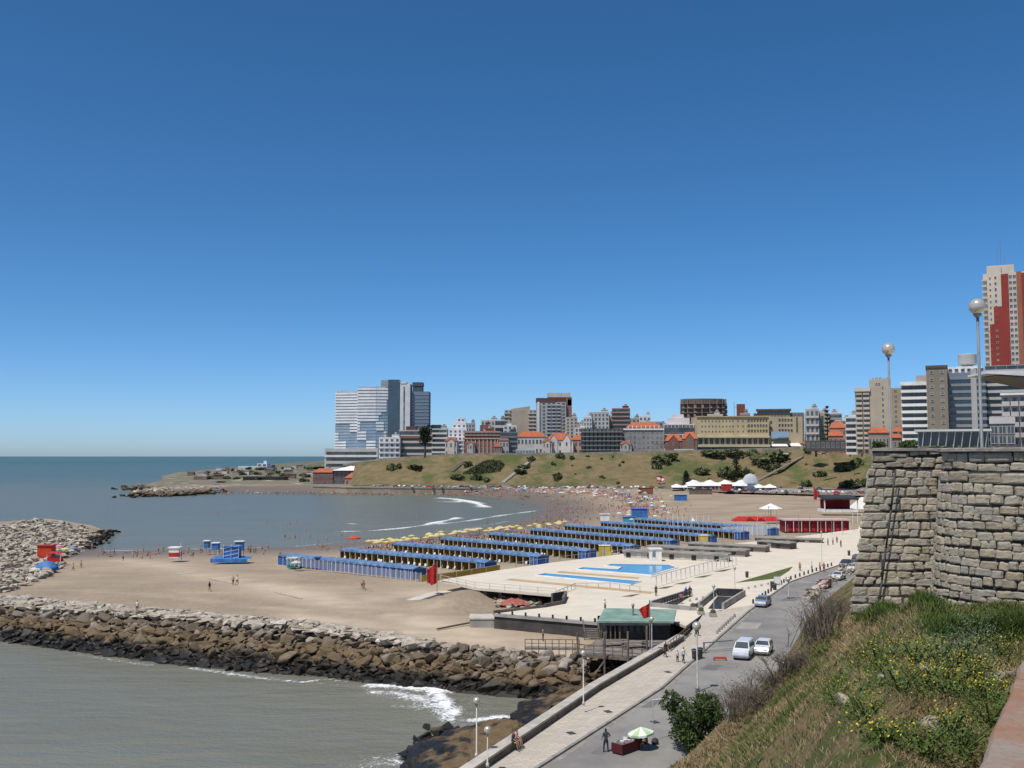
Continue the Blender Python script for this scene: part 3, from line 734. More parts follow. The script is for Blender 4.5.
mb.prism([(a.x+.03,a.y+.04),(c_.x,c_.y+.05),(c_.x,c_.y+.5),(a.x+.9,a.y+.5),(a.x+2.7,a.y+4.6),(a.x+2.1,a.y+4.7)], ZT, ZP-.07); mb.build('parapet_core', m_mortar, wl)
m_cope = M('coping_stone',(.36,.32,.27),(.2,.185,.16),3,.9,bmp=.5,bscale=20)
mb = MB(); mb.prism([(a.x-.07,a.y-.07),(c_.x+.2,c_.y-.07),(c_.x+.2,c_.y+.55),(a.x+.95,a.y+.55),(a.x+2.8,a.y+4.6),(a.x+1.95,a.y+4.75)], ZP-.066, ZP+.03); mb.build('coping', m_cope, wl, bevel=.015)
pb = MB(); q = [(895.5,470),(891,510),(886,548),(882,580),(878.5,606)]
pp = [atY(x,y,28.35-(.0016*(y-470)) -.17) for x,y in q]
for i in range(4): pb.tube(pp[i],pp[i+1],.028,n=6)
pb.build('drain_pipe', m_dark, wl, smooth=True)
# bastion
BC = Vector((13.95,26.5,0)); BR = 2.45
def fnC(s, z):
    a = math.pi+ s/BR - .35; d = Vector((math.cos(a),math.sin(a),0)); return BC+d*(BR+(26.55-z)*.10)+Vector((0,0,z)), d
bs = thing('stone_bastion', 'round battered stone bastion with weathered squared blocks and a flat coping', 'bastion', (0,0,0))
stones(fnC, 0, BR*3.4, 21.5, 26.3, .19,.27,.16,.44, 11).build('masonry', m_stone, bs)
def fnD(s, z):
    a = math.pi+ s/BR - .35; d = Vector((math.cos(a),math.sin(a),0)); return BC+d*(BR+.03)+Vector((0,0,z)), d
stones(fnD, 0, BR*3.4, 26.32, 26.6, .24,.3,.5,1.1, 12).build('band_course', m_stone, bs)
def fnE(s, z):
    a = math.pi+ s/BR - .35; d = Vector((math.cos(a),math.sin(a),0)); return BC+d*(BR-.06)+Vector((0,0,z)), d
stones(fnE, 0, BR*3.4, 26.62, 27.1, .2,.26,.28,.6, 13).build('parapet_masonry', m_stone, bs)
mb = MB(); mb.lathe([(BR+.45,21.),(BR-.04,26.6),(BR-.12,26.6),(BR-.12,27.1)], 48, 0, (BC.x,BC.y,0)); mb.build('core', m_mortar, bs)
mb = MB()
mb.lathe([(BR-.0,27.105),(BR+.05,27.12),(BR+.05,27.19),(BR,27.21)], 64, 0, (BC.x,BC.y,0)); mb.build('coping', m_cope, bs)
# near parapet
m, t, n, l, b = nt('lichened_coping')
f = noise_(t, 14, 8, .7); f2 = noise_(t, 4, 5); f3 = noise_(t, 60, 4)
c = mixc(t, ramp(t,f2,.35,.62), (.27,.215,.17), (.29,.145,.085)); c = mixc(t, math_(t,'MULTIPLY',ramp(t,f,.5,.75),.6), c, (.34,.29,.24)); c = mixc(t, math_(t,'MULTIPLY',ramp(t,f3,.5,.8),.5), c, (.12,.09,.07))
l.new(c, b.inputs['Base Color']); b.inputs['Roughness'].default_value=.95; bump(t,b,f,.8,.012)
pw = thing('parapet', 'low parapet with reddish lichen covered coping slabs at the lower right corner', 'parapet', (0,0,0))
e0 = at(930,880,26.3); e1 = at(1013,678,26.3); e2 = Vector((2.75,5.5,26.3)); e3 = Vector((13.2,24.3,26.3))
def cseg(p, q, g_=.006):
    p = Vector(p[:2]); q = Vector(q[:2]); d = (q-p).normalized(); nn = Vector((d.y,-d.x)); p = p+d*g_; q = q-d*g_
    mb = MB(); K = 24; vs = []; W_ = .62
    for i in range(K+1):
        for j, (o2, z) in enumerate(((0,26.17),(0,26.285),(.012,26.3),(W_/2,26.305),(W_-.012,26.3),(W_,26.285),(W_,26.17))):
            x = p.lerp(q,i/K)+nn*o2; e = .012*noise.noise((x.x*7,x.y*7,z*9))
            vs.append((x.x-(e if j<3 else 0),x.y,z+e*.5))
    fs = [(i*7+j,(i+1)*7+j,(i+1)*7+(j+1)%7,i*7+(j+1)%7) for i in range(K) for j in range(7)]+[tuple(range(7)),tuple(K*7+6-j for j in range(7))]
    mb.add(vs, fs); return mb.build('coping_slab', m, pw)
cseg(e0,e1); 
dd = (e1-e0).normalized(); cseg(e1, e1+dd*2.2); cseg(e1+dd*2.2, e1+dd*4.4)
e4 = e1+dd*4.4; cseg(e4, (e4+e3)/2); cseg((e4+e3)/2, e3)
mb = MB(); q = [tuple(e0[:2]), tuple(e1[:2]), tuple(e4[:2]), tuple(e3[:2])]; ribbon(mb, q, .05,.55,24.5,26.168); mb.build('wall', m_stone, pw)
# ------------------------------------------------------------------ buildings
def win_mesh(w_, h_, glass, frame, sill=True, k=[0]):
    mb = MB()
    mb.box(-w_/2,w_/2,-.04,.0,0,h_,0)
    fw = .09
    mb.box(-w_/2-fw,-w_/2+.001,-.09,0,-fw,h_+fw,1); mb.box(w_/2-.001,w_/2+fw,-.09,0,-fw,h_+fw,1)
    mb.box(-w_/2,w_/2,-.09,0,h_-.001,h_+fw,1); mb.box(-w_/2,w_/2,-.2 if sill else -.09,0,-fw,.001,1)
    if w_ > 1.1: mb.box(-.04,.04,-.085,-.041,0,h_,1)
    return mb.mesh('window', [glass, frame])
def shell(label, cat, px0, px1, pyt, Y, pyb=None, D=16, rz=0., name='apartment_building', zb=None):
    a, c = atY(px0,pyt,Y), atY(px1,pyt,Y)
    W = c.x-a.x; X = (a.x+c.x)/2; zt = a.z
    if X > 60 and not rz: th = math.atan2(X, Y); rz = -th; W *= math.cos(th)
    if zb is None: zb = min(zt-4, drop(X, Y, platBVH, 24)-1.5)
    ztb = zt
    root = thing(name, label, cat, (X, Y, zb), rz)
    return root, W, zt-zb, zb
def wall_box(root, W, H, D, col, name='wall', z0=0, x0=None, x1=None, y0=0, y1=None):
    x0 = -W/2 if x0 is None else x0; x1 = W/2 if x1 is None else x1; y1 = D if y1 is None else y1
    return MB().box(x0,x1,y0,y1,z0,H).build(name, wallmat(col) if isinstance(col,tuple) else col, root)
def windows(root, xs_, zs_, w_, h_, glass=None, frame=None, y=-.002, side=None, W=0, prob=1., nm='window', sill=True):
    me = win_mesh(w_, h_, glass or m_glass, frame or m_frame, sill)
    n_ = 0
    for x in xs_:
        for z in zs_:
            if rnd.random() > prob: continue
            if side == 'L': link(nm, me, root, (-W/2+y, x, z), -math.pi/2)
            elif side == 'R': link(nm, me, root, (W/2-y, x, z), math.pi/2)
            else: link(nm, me, root, (x, y, z))
            n_ += 1
def spread(a, b, n_): return [a+(b-a)*(i+.5)/n_ for i in range(n_)]
def parapet(root, W, D, H, col, h=.8, t_=.3, y0=0):
    mb = MB(); W2 = W/2
    mb.box(-W2-.05,W2+.05,y0-.05,y0+t_,H,H+h); mb.box(-W2-.05,W2+.05,y0+D-t_,y0+D+.05,H,H+h); mb.box(-W2-.05,-W2+t_,y0+t_,y0+D-t_,H,H+h); mb.box(W2-t_,W2+.05,y0+t_,y0+D-t_,H,H+h)
    mb.build('parapet', wallmat(col), root)
def rooftop(root, W, D, H, col, seed=0):
    r = random.Random(seed)
    x = r.uniform(-.3,.15)*W; w_ = min(W*.35, 7)
    mb = MB(); mb.box(x,x+w_,D*.3,D*.75,H,H+2.8); mb.box(x-.3,x+w_+.3,D*.3-.3,D*.75+.3,H+2.8,H+3); mb.build('stair_penthouse', wallmat(col), root)
    mb = MB(); mb.lathe([(1.1,0),(1.15,1.6),(.2,2)], 12, 0, (x+w_*.5, D*.5, H+3)); mb.build('water_tank', m_concrete, root)
    mb = MB()
    for i in range(3):
        xx = r.uniform(-.4,.4)*W; mb.tube((xx,D*.4,H),(xx,D*.4,H+r.uniform(3,5)),.05,n=4)
    mb.build('antenna', m_grey, root)
def bld(label, px0, px1, pyt, Y, col, fl, nb, style='grid', D=16, rz=0., ww=.5, wh=.5, trim=(.6,.58,.54), glass=None, ph=None, top=True, sides=2, seed=0, zb=None, blank=None, cat='apartment block', name='apartment_building', balc=None):
    root, W, H, zb = shell(label, cat, px0, px1, pyt, Y, D=D, rz=rz, name=name, zb=zb)
    wall_box(root, W, H, D, col)
    fh = H/fl; bw = W/nb
    if style in ('grid','balc'):
        xs_ = spread(-W/2, W/2, nb)
        if blank: xs_ = [x for x in xs_ if not (blank[0]*W-W/2 < x < blank[1]*W-W/2)]
        zs_ = [fh*(i+.3) for i in range(fl)]
        while len(xs_)*len(zs_) > 96: zs_ = zs_[1:]
        windows(root, xs_, zs_, bw*ww, fh*wh, glass)
        if sides:
            for sd_ in 'LR': windows(root, spread(0, D, sides), zs_[::1], 1.3, fh*.45, glass, side=sd_, W=W)
        if style == 'balc':
            for i in range(1, fl):
                mb = MB()
                for x in xs_:
                    if balc and not balc(x/W+.5): continue
                    a, c = x-bw*.44, x+bw*.44
                    mb.box(a,c,-1.15,.0,fh*i-.14,fh*i); mb.box(a,c,-1.15,-1.03,fh*i,fh*i+.95)
                    mb.box(a,a+.1,-1.03,0,fh*i,fh*i+.95); mb.box(c-.1,c,-1.03,0,fh*i,fh*i+.95)
                mb.build('balcony', wallmat(trim), root)
    elif style == 'bands':
        for i in range(fl):
            z = fh*i
            g_ = MB()
            k = max(1,int(W/3)); xs_ = np.linspace(-W/2+.2, W/2-.2, k+1)
            for j in range(k): g_.box(xs_[j]+.06, xs_[j+1]-.06, -.06, 0, z+fh*.34, z+fh*.93)
            g_.build('window_band', glass or m_glass, root)
            mb = MB(); mb.box(-W/2-.1,W/2+.1,-1.3,0,z-.1,z+.12); mb.box(-W/2-.1,W/2+.1,-1.3,-1.15,z+.12,z+fh*.36)
            mb.build('balcony', wallmat(trim), root)
        if sides:
            for sd_ in 'LR': windows(root, spread(0, D, sides), [fh*(i+.3) for i in range(fl)], 1.3, fh*.45, glass, side=sd_, W=W)
    if top:
        parapet(root, W, D, H, trim if style!='grid' else col); rooftop(root, W, D, H, col, seed)
    return root, W, H, D, fh
def hip(root, x0,x1,y0,y1,z0,h,mat,ov=.5,name='roof', ridge=.5):
    x0-=ov;x1+=ov;y0-=ov;y1+=ov; mb = MB(); c = (y0+y1)/2; k = min((x1-x0)*.5*ridge, (y1-y0)/2)
    mb.add([(x0,y0,z0),(x1,y0,z0),(x1,y1,z0),(x0,y1,z0),(x0+k,c,z0+h),(x1-k,c,z0+h),(x0,y0,z0-.2),(x1,y0,z0-.2),(x1,y1,z0-.2),(x0,y1,z0-.2)],
           [(0,1,5,4),(2,3,4,5),(1,2,5),(3,0,4),(9,8,7,6),(0,6,7,1),(1,7,8,2),(2,8,9,3),(3,9,6,0)])
    return mb.build(name, mat, root)
def house(label, px0, px1, pyt, pye, Y, col, fl=2, nb=4, mat=None, D=11, zb=None, gables=0, seed=0):
    """px extent, roof ridge row pyt, eaves row pye"""
    root, W, Ht, zb = shell(label, 'house', px0, px1, pyt, Y, D=D, name='house', zb=zb)
    He = atY(px0,pye,Y).z-zb
    wall_box(root, W, He, D, col); rf = hip(root,-W/2,W/2,0,D,He+.2,max(1,Ht-He),mat or m_tile)
    fh = max(2.6, He/max(fl,1)); fl = max(1,int(He/fh)); fh = He/fl
    windows(root, spread(-W/2,W/2,nb), [fh*(i+.3) for i in range(fl)][-3:], min(1.5,W/nb*.5), fh*.42)
    MB().box(W*.2,W*.2+1,D*.5,D*.5+1,He,Ht+1.2).build('chimney', wallmat(col), rf)
    for k in range(gables):
        x = -W/2+W*(k+.5)/gables; gw = W/gables*.3
        mb = MB(); zt_ = Ht-.3
        mb.add([(x-gw,-.8,0),(x+gw,-.8,0),(x+gw,-.8,He),(x,-.8,zt_-.8),(x-gw,-.8,He),(x-gw,2,0),(x+gw,2,0),(x+gw,2,He),(x,2,zt_-.8),(x-gw,2,He)],[(0,1,2,3,4),(9,8,7,6,5),(0,5,6,1),(1,6,7,2),(4,9,5,0)])
        mb.build('gable', wallmat(col), root)
        mb = MB(); mb.add([(x-gw-.4,-1.1,He-.3),(x,-1.1,zt_-.55),(x+gw+.4,-1.1,He-.3),(x-gw-.4,4,He-.3),(x,4,zt_-.55),(x+gw+.4,4,He-.3),(x-gw-.4,-1.1,He-.5),(x,-1.1,zt_-.75),(x+gw+.4,-1.1,He-.5)],[(0,1,4,3),(1,2,5,4),(0,6,7,1),(1,7,8,2)])
        mb.build('gable_roof', mat or m_tile, root)
        windows(root,[x],[He-fh*.7],min(1.2,gw*.8),fh*.42,y=-.81)
    return root, W, He, D
# --- the two towers on the left
GT = drop(atY(365,450,900).x, 900, platBVH, 20)
def hotel():
    Y = 900; root = thing('hotel_tower', 'widest curved high rise hotel with pale balcony bands and a dark blue glass flank', 'high rise hotel', (*atY(366,400,Y)[:2], 17))
    x = lambda px: atY(px,400,Y).x-root.location.x; z = lambda py: atY(366,py,Y).z-17
    zb, H1, H2, H3 = z(449), z(391.5), z(387), z(380)
    X0, X1, X2, X3 = x(335), x(358), x(392), x(400)
    def front(px):  # faceted curved front
        return px
    segs = [(X0,X1,3.5,0.,H1),(X1,X1+ (X2-X1)*.55,-2,-3.2,H2),(X1+(X2-X1)*.55,X2,-3.2,-1,H2)]
    mb = MB()
    for a,c,ya,yc,h in segs: mb.prism([(a,ya+.02),(c,yc+.02),(c,24),(a,24)], zb-2, h)
    mb.build('wall', wallmat((.55,.58,.6)), root)
    nf = 20
    for k,(a,c,ya,yc,h) in enumerate(segs):
        fh = (h-zb)/nf
        for i in range(nf):
            zz_ = zb+fh*i; p0 = Vector((a,ya,0)); p1 = Vector((c,yc,0)); d = (p1-p0).normalized(); nn = Vector((d.y,-d.x,0)); Ls = (p1-p0).length
            # glass covers a stair stepped lower right part, white bands the rest
            v = i/nf; 
            g_ = MB(); 
            def q(s0,s1,z0,z1,o,mb_,m=0): mb_.prism([tuple((p0+d*s0+nn*(-.3))[:2]),tuple((p0+d*s1+nn*(-.3))[:2]),tuple((p0+d*s1+nn*o)[:2]),tuple((p0+d*s0+nn*o)[:2])],z0,z1,m)
            q(.1,Ls-.1,zz_+fh*.38,zz_+fh*.97,.12,g_)
            g_.build('window_band', HG[0] if (k*.33+.15 > v*1.1-.1 or v<.25) else HG[1], root)
            b_ = MB(); gb_ = MB()
            nseg = 6
            for j in range(nseg):
                gx = (k*nseg+j)/18
                glassy = (v < .42+.28*max(0,(gx-.55))*2.2 and (gx+int(v*7)*.13)%.46 > .16) or (gx > .86 and v < .8)
                tgt = gb_ if glassy else b_
                q(Ls*j/nseg,Ls*(j+1)/nseg-.02,zz_-.05,zz_+(fh*.36 if glassy else fh*.6),.4 if glassy else .9,tgt)
            if b_.v: b_.build('balcony', wallmat((.78,.79,.78)), root)
            if gb_.v: gb_.build('glass_balcony', M('balcony_glass',(.28,.38,.46),(.2,.28,.36),.1,.15,spec=.8) if 'balcony_glass' not in bpy.data.materials else bpy.data.materials['balcony_glass'], root)
    mb = MB(); mb.box(X2-3,X3,-4.5,24,0,H3); mb.build('glass_flank', M('dark_blue_glass',(.035,.06,.085),(.05,.08,.11),.1,.12,spec=.8), root)
    mb = MB(); mb.box(x(381),X2-3,-2.2,20,H2-.1,H3-.3); mb.build('upper_box', wallmat((.3,.33,.35)), root)
    mb = MB()
    for i in range(14):
        xx = X0+2+i*(X2-X0)/15; mb.box(xx,xx+.5,2,3,H1 if xx<X1 else H2,(H1 if xx<X1 else H2)+rnd.uniform(1,2.6))
    mb.build('roof_fence', wallmat((.55,.56,.55)), root)
    # podium
    mb = MB(); P0, P1 = x(328.6), x(381); pz = z(448.5)
    mb.box(P0,P1,-16,10,-4,pz); mb.build('podium', wallmat((.5,.5,.48)), root)
    mb = MB(); fz = pz/3.2
    for i in range(3): MB().box(P0+1.5,P1-1.5,-16.06,-16.0,fz*i+.6,fz*i+fz*.62).build('window_band', m_glass, root)
    MB().box(P0,P1,-16.5,-16.07,fz*1.75,fz*2.05).build('podium_ledge', m_white, root)
    r2 = thing('hotel_tower', 'slimmer tower with a blank white concrete panel beside dark grey glass', 'high rise', (*atY(414,400,Y+1)[:2], 17))
    Y2 = Y+1; x = lambda px: atY(px,400,Y2).x-r2.location.x; z = lambda py: atY(414,py,Y2).z-17
    mb = MB(); mb.box(x(400.5),x(410.6),-5,16,0,z(384)); mb.box(x(401),x(407),-5.4,10,z(384),z(382)); mb.build('white_panel_wall', wallmat((.62,.63,.63)), r2)
    MB().box(x(404),x(405.6),-5.06,-5,8,z(387)).build('window_strip', m_glasspale, r2)
    mb = MB(); mb.box(x(410.8),x(429),0,18,0,z(391.5)); mb.build('wall', wallmat((.16,.18,.21)), r2)
    mb = MB(); mb.box(x(412.5),x(422),3,15,z(391.4),z(386.5)); mb.box(x(412),x(422.4),2.6,15.4,z(386),z(382)); mb.build('machine_room', wallmat((.08,.1,.12)), r2)
    nf = 22; H = z(391.5); fh = H/nf
    for i in range(nf):
        MB().box(x(411.6),x(428.6),-.1,-.003,fh*i+fh*.3,fh*i+fh*.9).build('window_band', m_glassblue, r2)
        MB().box(x(411),x(429.3),-.5,0,fh*i-.1,fh*i+fh*.2).build('ledge', wallmat((.3,.33,.36)), r2)
HG=[M('hotel_glass_blue',(.2,.27,.34),(.28,.36,.43),.06,.15,spec=.8,detail=3),M('hotel_glass_pale',(.36,.39,.42),(.26,.29,.32),.15,.2,spec=.6)]
hotel()
wh=(.72,.71,.69); cr_=(.5,.46,.4); tan=(.42,.35,.27); brick=(.3,.11,.075)
# front row along the crest, left to right
bld('white stepped apartment block at the left foot of the curved hotel', 379,400,438,812,wh,6,4,'balc',D=16,trim=wh,glass=m_glasspale,sides=3,top=True,zb=17)
o,W,H,D,fh = bld('brown topped apartment block with cream balcony bands left of the dark tree', 399,432,431,822,(.3,.25,.22),6,6,'bands',trim=(.5,.47,.42),glass=m_glass,zb=18)
MB().box(-W*.3,W*.02,3,12,H,H+4).build('dark_roof_room', wallmat((.12,.07,.06)), o); MB().box(-W*.5,W*.5,-1.5,-.2,H*.8,H*.86).build('brown_fascia', wallmat((.28,.12,.08)), o)
bld('cream grey apartment block with wide balconies between the dark tree and the white stepped block', 432,447,429.5,815,(.45,.44,.4),6,3,'bands',trim=(.58,.57,.52))
o,W,H,D,fh = bld('tallest bright white stepped apartment block on the crest', 446,466,437,808,(.74,.74,.74),5,5,'balc',trim=(.78,.78,.78),glass=m_glass,top=False,D=14)
for k,(a,c,t_) in enumerate(((448.5,466.5,428),(452,466,422),(457,464.5,417.5))):
    xa = atY(a,440,808).x-o.location.x; xc = atY(c,440,808).x-o.location.x; zt_ = atY(455,t_,808).z-o.location.z; z0_ = H if k==0 else zp
    MB().box(xa,xc,1+k,12,z0_,zt_).build('upper_storey', wallmat((.74,.74,.74)), o); 
    for zq in np.arange(z0_+1, zt_-1.5, 3.0): windows(o, spread(xa,xc,4-k), [zq], 1.5, 1.3, y=1+k-.002)
    zp = zt_
o,W,H,D,fh = bld('red brick building with cream pilasters and cornice on the crest', 464.5,500,432,806,(.27,.09,.055),5,9,'grid',trim=cr_,ww=.42,wh=.55,glass=m_glass,cat='brick building',name='brick_building')
for x in spread(-W/2,W/2,18)[::2]+[W/2-.3]: MB().box(x-W/18-.32,x-W/18+.32,-.35,0,0,H*.72).build('pilaster', wallmat((.55,.49,.42)), o)
for zq,h_ in ((.72,.5),(.86,.35),(.985,.6)): MB().box(-W/2-.3,W/2+.3,-.75,-.01,H*zq,H*zq+h_).build('cornice', wallmat((.6,.54,.47)), o)
o,W,H,D,fh = bld('dark grey low apartment block right of the red brick building', 500,517.5,433,804,(.09,.095,.1),5,3,'bands',trim=(.17,.19,.2),glass=m_glass)
# second row
bld('small dark red roof block with a cream terrace behind the brick building', 480,489.5,426,850,(.25,.1,.075),8,3,'grid',zb=20); bld('small cream penthouse block behind the red brick building', 481,498,421,870,(.55,.51,.47),9,5,'grid',zb=20)
o,W,H,D,fh = bld('wide tan apartment block with a blank plastered middle', 504.5,537,410,905,tan,12,8,'grid',blank=(.2,.72),glass=m_glass,D=20,top=False,sides=3)
xa = atY(511,400,905).x-o.location.x; xc = atY(530,400,905).x-o.location.x; MB().prism([(xa,.5),(xc,.5),(xc,14),(xa,14)],H,[H+1,H+3.5,H+3.5,H+1]).build('raised_parapet', wallmat(tan), o)
for i in range(12): MB().box(W/2-W*.27,W/2,-.9,0,fh*i-.1,fh*i+fh*.33).build('balcony', wallmat((.5,.46,.41)), o); MB().box(-W/2-.4,-W/2+W*.17,-.9,0,fh*i-.1,fh*i+fh*.3).build('balcony', wallmat((.45,.4,.34)), o)
o,W,H,D,fh = bld('tall grey apartment tower with a white column strip and a brown crown', 536.5,566,402,890,(.38,.38,.37),15,6,'balc',balc=lambda u: .28<u<.9,trim=(.45,.45,.44),glass=m_glass,top=False,D=18)
MB().box(-W/2+W*.02,-W/2+W*.1,-1.3,0,0,H).build('white_column', wallmat((.66,.66,.64)), o)
MB().box(-W/2-.2,W*.15,-.4,16,H,H+3.6).build('brown_crown', wallmat((.12,.06,.05)), o)
xa = atY(549,400,890).x-o.location.x; xc = atY(572,400,890).x-o.location.x; z1 = atY(549,392.5,890).z-o.location.z; z2 = atY(549,397,890).z-o.location.z
MB().box(xa,xc,3,20,H-3,z2).build('brown_shaft', wallmat((.13,.055,.045)), o); MB().box(xa-1,xc-1,4,18,z2,z1).build('cream_roof_box', wallmat((.5,.5,.46)), o); MB().box(W/2+.01,xc,3,20,0,z2-2).build('side_wing', wallmat((.3,.14,.11)), o)
for q in range(4): MB().box(W/2+.7,W/2+1.2,2.6,3,H*.35,z2-1).build('pilaster', wallmat((.5,.48,.45)), o) if q==0 else None
bld('small cream block stepping down right of the grey tower', 566,577.5,418,870,(.48,.43,.38),11,3,'grid')
bld('small white house block behind the orange roofs below the grey tower', 575,585,428,850,(.66,.63,.6),6,3,'grid',sides=0)
house('pair of white houses under a faded orange tile roof below the tan block', 517,546,431.5,437,835,(.62,.6,.56),2,8)
house('white gabled villa with a bright orange tile roof on the crest', 547,573,433,440,806,(.66,.6,.55),2,5,gables=2)
house('small pink house with an orange roof left of the black apartment block', 574,582,435,440,812,(.55,.35,.28),2,2)
bld('glass fronted white kiosk pavilion on the crest road left of the orange villas', 516,535,449,800,(.5,.52,.52),1,6,'grid',glass=m_glassblue,top=False,cat='pavilion',name='pavilion',ww=.8)
o,W,H,D,fh = bld('black apartment block with thin white balcony lines', 581,623,428.5,806,(.05,.048,.047),6,10,'balc',trim=(.1,.095,.09),glass=m_glass,top=False)
for i in range(1,6): MB().box(-W/2,W/2,-1.25,-1.16,fh*i+.8,fh*i+1.0).build('white_rail', wallmat((.5,.5,.5)), o)
o,W,H,D,fh = bld('grey stone apartment block with white windows and an orange attic roof', 623.5,663.5,430,804,(.28,.26,.24),5,9,'grid',glass=m_glasspale,ww=.5,top=False)
MB().box(-W/2-.5,W/2+.5,-.8,.0,H,H+1.2).build('white_balustrade', m_white, o); MB().box(-W/2+2,W/2-1,2,D-2,H,H+2.2).build('attic', wallmat((.55,.45,.35)), o); hip(o,-W/2+2,W/2-1,2,D-2,H+2.2,4.2,m_tile)
for x in spread(-W/2+2,W/2-2,8): MB().box(x-.3,x+.3,1.2,2,H+1,H+3.6).build('dormer', m_white, o)
bld('white grey block with a flat roof behind the black apartment block', 590,609,413,860,(.5,.5,.48),10,5,'grid'); bld('low white stepped block left of the white grey block', 583.5,592,418,850,(.6,.6,.58),9,3,'grid')
bld('cream narrow block between the white grey block and the red brown tower', 606,614,416,875,(.55,.5,.45),10,2,'grid',sides=0)
bld('red brown apartment tower with cream balcony bands', 612,630,409,868,(.25,.1,.07),11,4,'bands',trim=(.33,.24,.2)); bld('small white block right of the red brown tower', 639,651,417,880,(.66,.66,.64),9,3,'grid',sides=0)
bld('grey block behind the orange attic roof', 628,640,419,900,(.4,.38,.35),9,3,'grid',sides=0)
o,W,H,D,fh = bld('white modern stepped building with a long black glass band', 664,697,424,812,(.62,.6,.6),6,9,'grid',glass=m_glass,ww=.8,top=False)
MB().box(-W/2,W/2,-.2,-.002,H*.68,H*.88).build('black_glass_band', m_glass, o); MB().box(-W*.4,W*.28,3,12,H,H+5).build('upper_storey', wallmat((.68,.6,.6)), o); MB().box(-W*.25,W*.1,4,11,H+5,H+8).build('roof_room', wallmat((.68,.64,.64)), o)
house('brick red villa with a steep orange roof under the white modern building', 665,682,434,441,800,(.2,.1,.08),2,3,gables=1); house('dark villa with dull orange gables beside the yellow building', 682,697,432,439,798,(.22,.13,.1),2,3,mat=m_tile,gables=1)
bld('long white garden wall of the villas beside the yellow building', 674,694,449,788,(.55,.54,.5),1,1,'grid',top=False,sides=0,cat='garden wall',name='garden_wall',D=1,ww=.01,wh=.01)
# round unfinished tower
def unfinished():
    Y = 930; root = thing('unfinished_building', 'unfinished rounded concrete tower with open dark floors', 'unfinished building', (*atY(705.5,400,Y)[:2], 24)); zt_ = atY(705,398.5,Y).z-24; W = atY(729.5,400,Y).x-atY(681.5,400,Y).x
    nf = 13; fh = zt_/nf; col=(.27,.19,.15)
    MB().lathe([(W*.45,0),(W*.45,zt_-.3)],16,0,(0,10,0),1,.52).build('core', wallmat((.15,.115,.095)), root)
    for i in range(1,nf+1):
        s = 1 if i < nf else .86
        MB().lathe([(W/2*s,fh*i-.5),(W/2*s,fh*i)],18,0,(0,10,0),1,.55).build('floor_slab', wallmat(col), root)
        if i%2 or i>9: 
            mb = MB()
            for j in range(18):
                a = 2*math.pi*(j+rnd.random()*.2)/18
                if rnd.random()<.85: x,y = math.cos(a)*W/2*.96*s, 10+math.sin(a)*W/2*.96*.55*s; mb.box(x-1.1,x+1.1,y-.2,y+.2,fh*(i-1),fh*(i-1)+rnd.choice([1.2,1.2,2.6]))
            if mb.v: mb.build('infill_wall', wallmat((.33,.26,.21)), root)
    for j in range(18):
        a = 2*math.pi*j/18; x,y = math.cos(a)*W/2*.95, 10+math.sin(a)*W/2*.95*.55; MB().box(x-.4,x+.4,y-.4,y+.4,0,zt_).build('column', wallmat(col), root)
unfinished()
o,W,H,D,fh = bld('narrow red brown brick tower with a thin frame behind the yellow building', 736.5,745,404,920,(.22,.06,.045),6,1,'grid',top=False,sides=0,ww=.01,wh=.01,D=10)
MB().box(-W/2-2.4,-W/2-2,0,.4,0,H+2).build('antenna_mast', m_grey, o); MB().box(-W/2-2,-W/2,0,.4,H-3,H-2.7).build('mast_arm', m_grey, o)
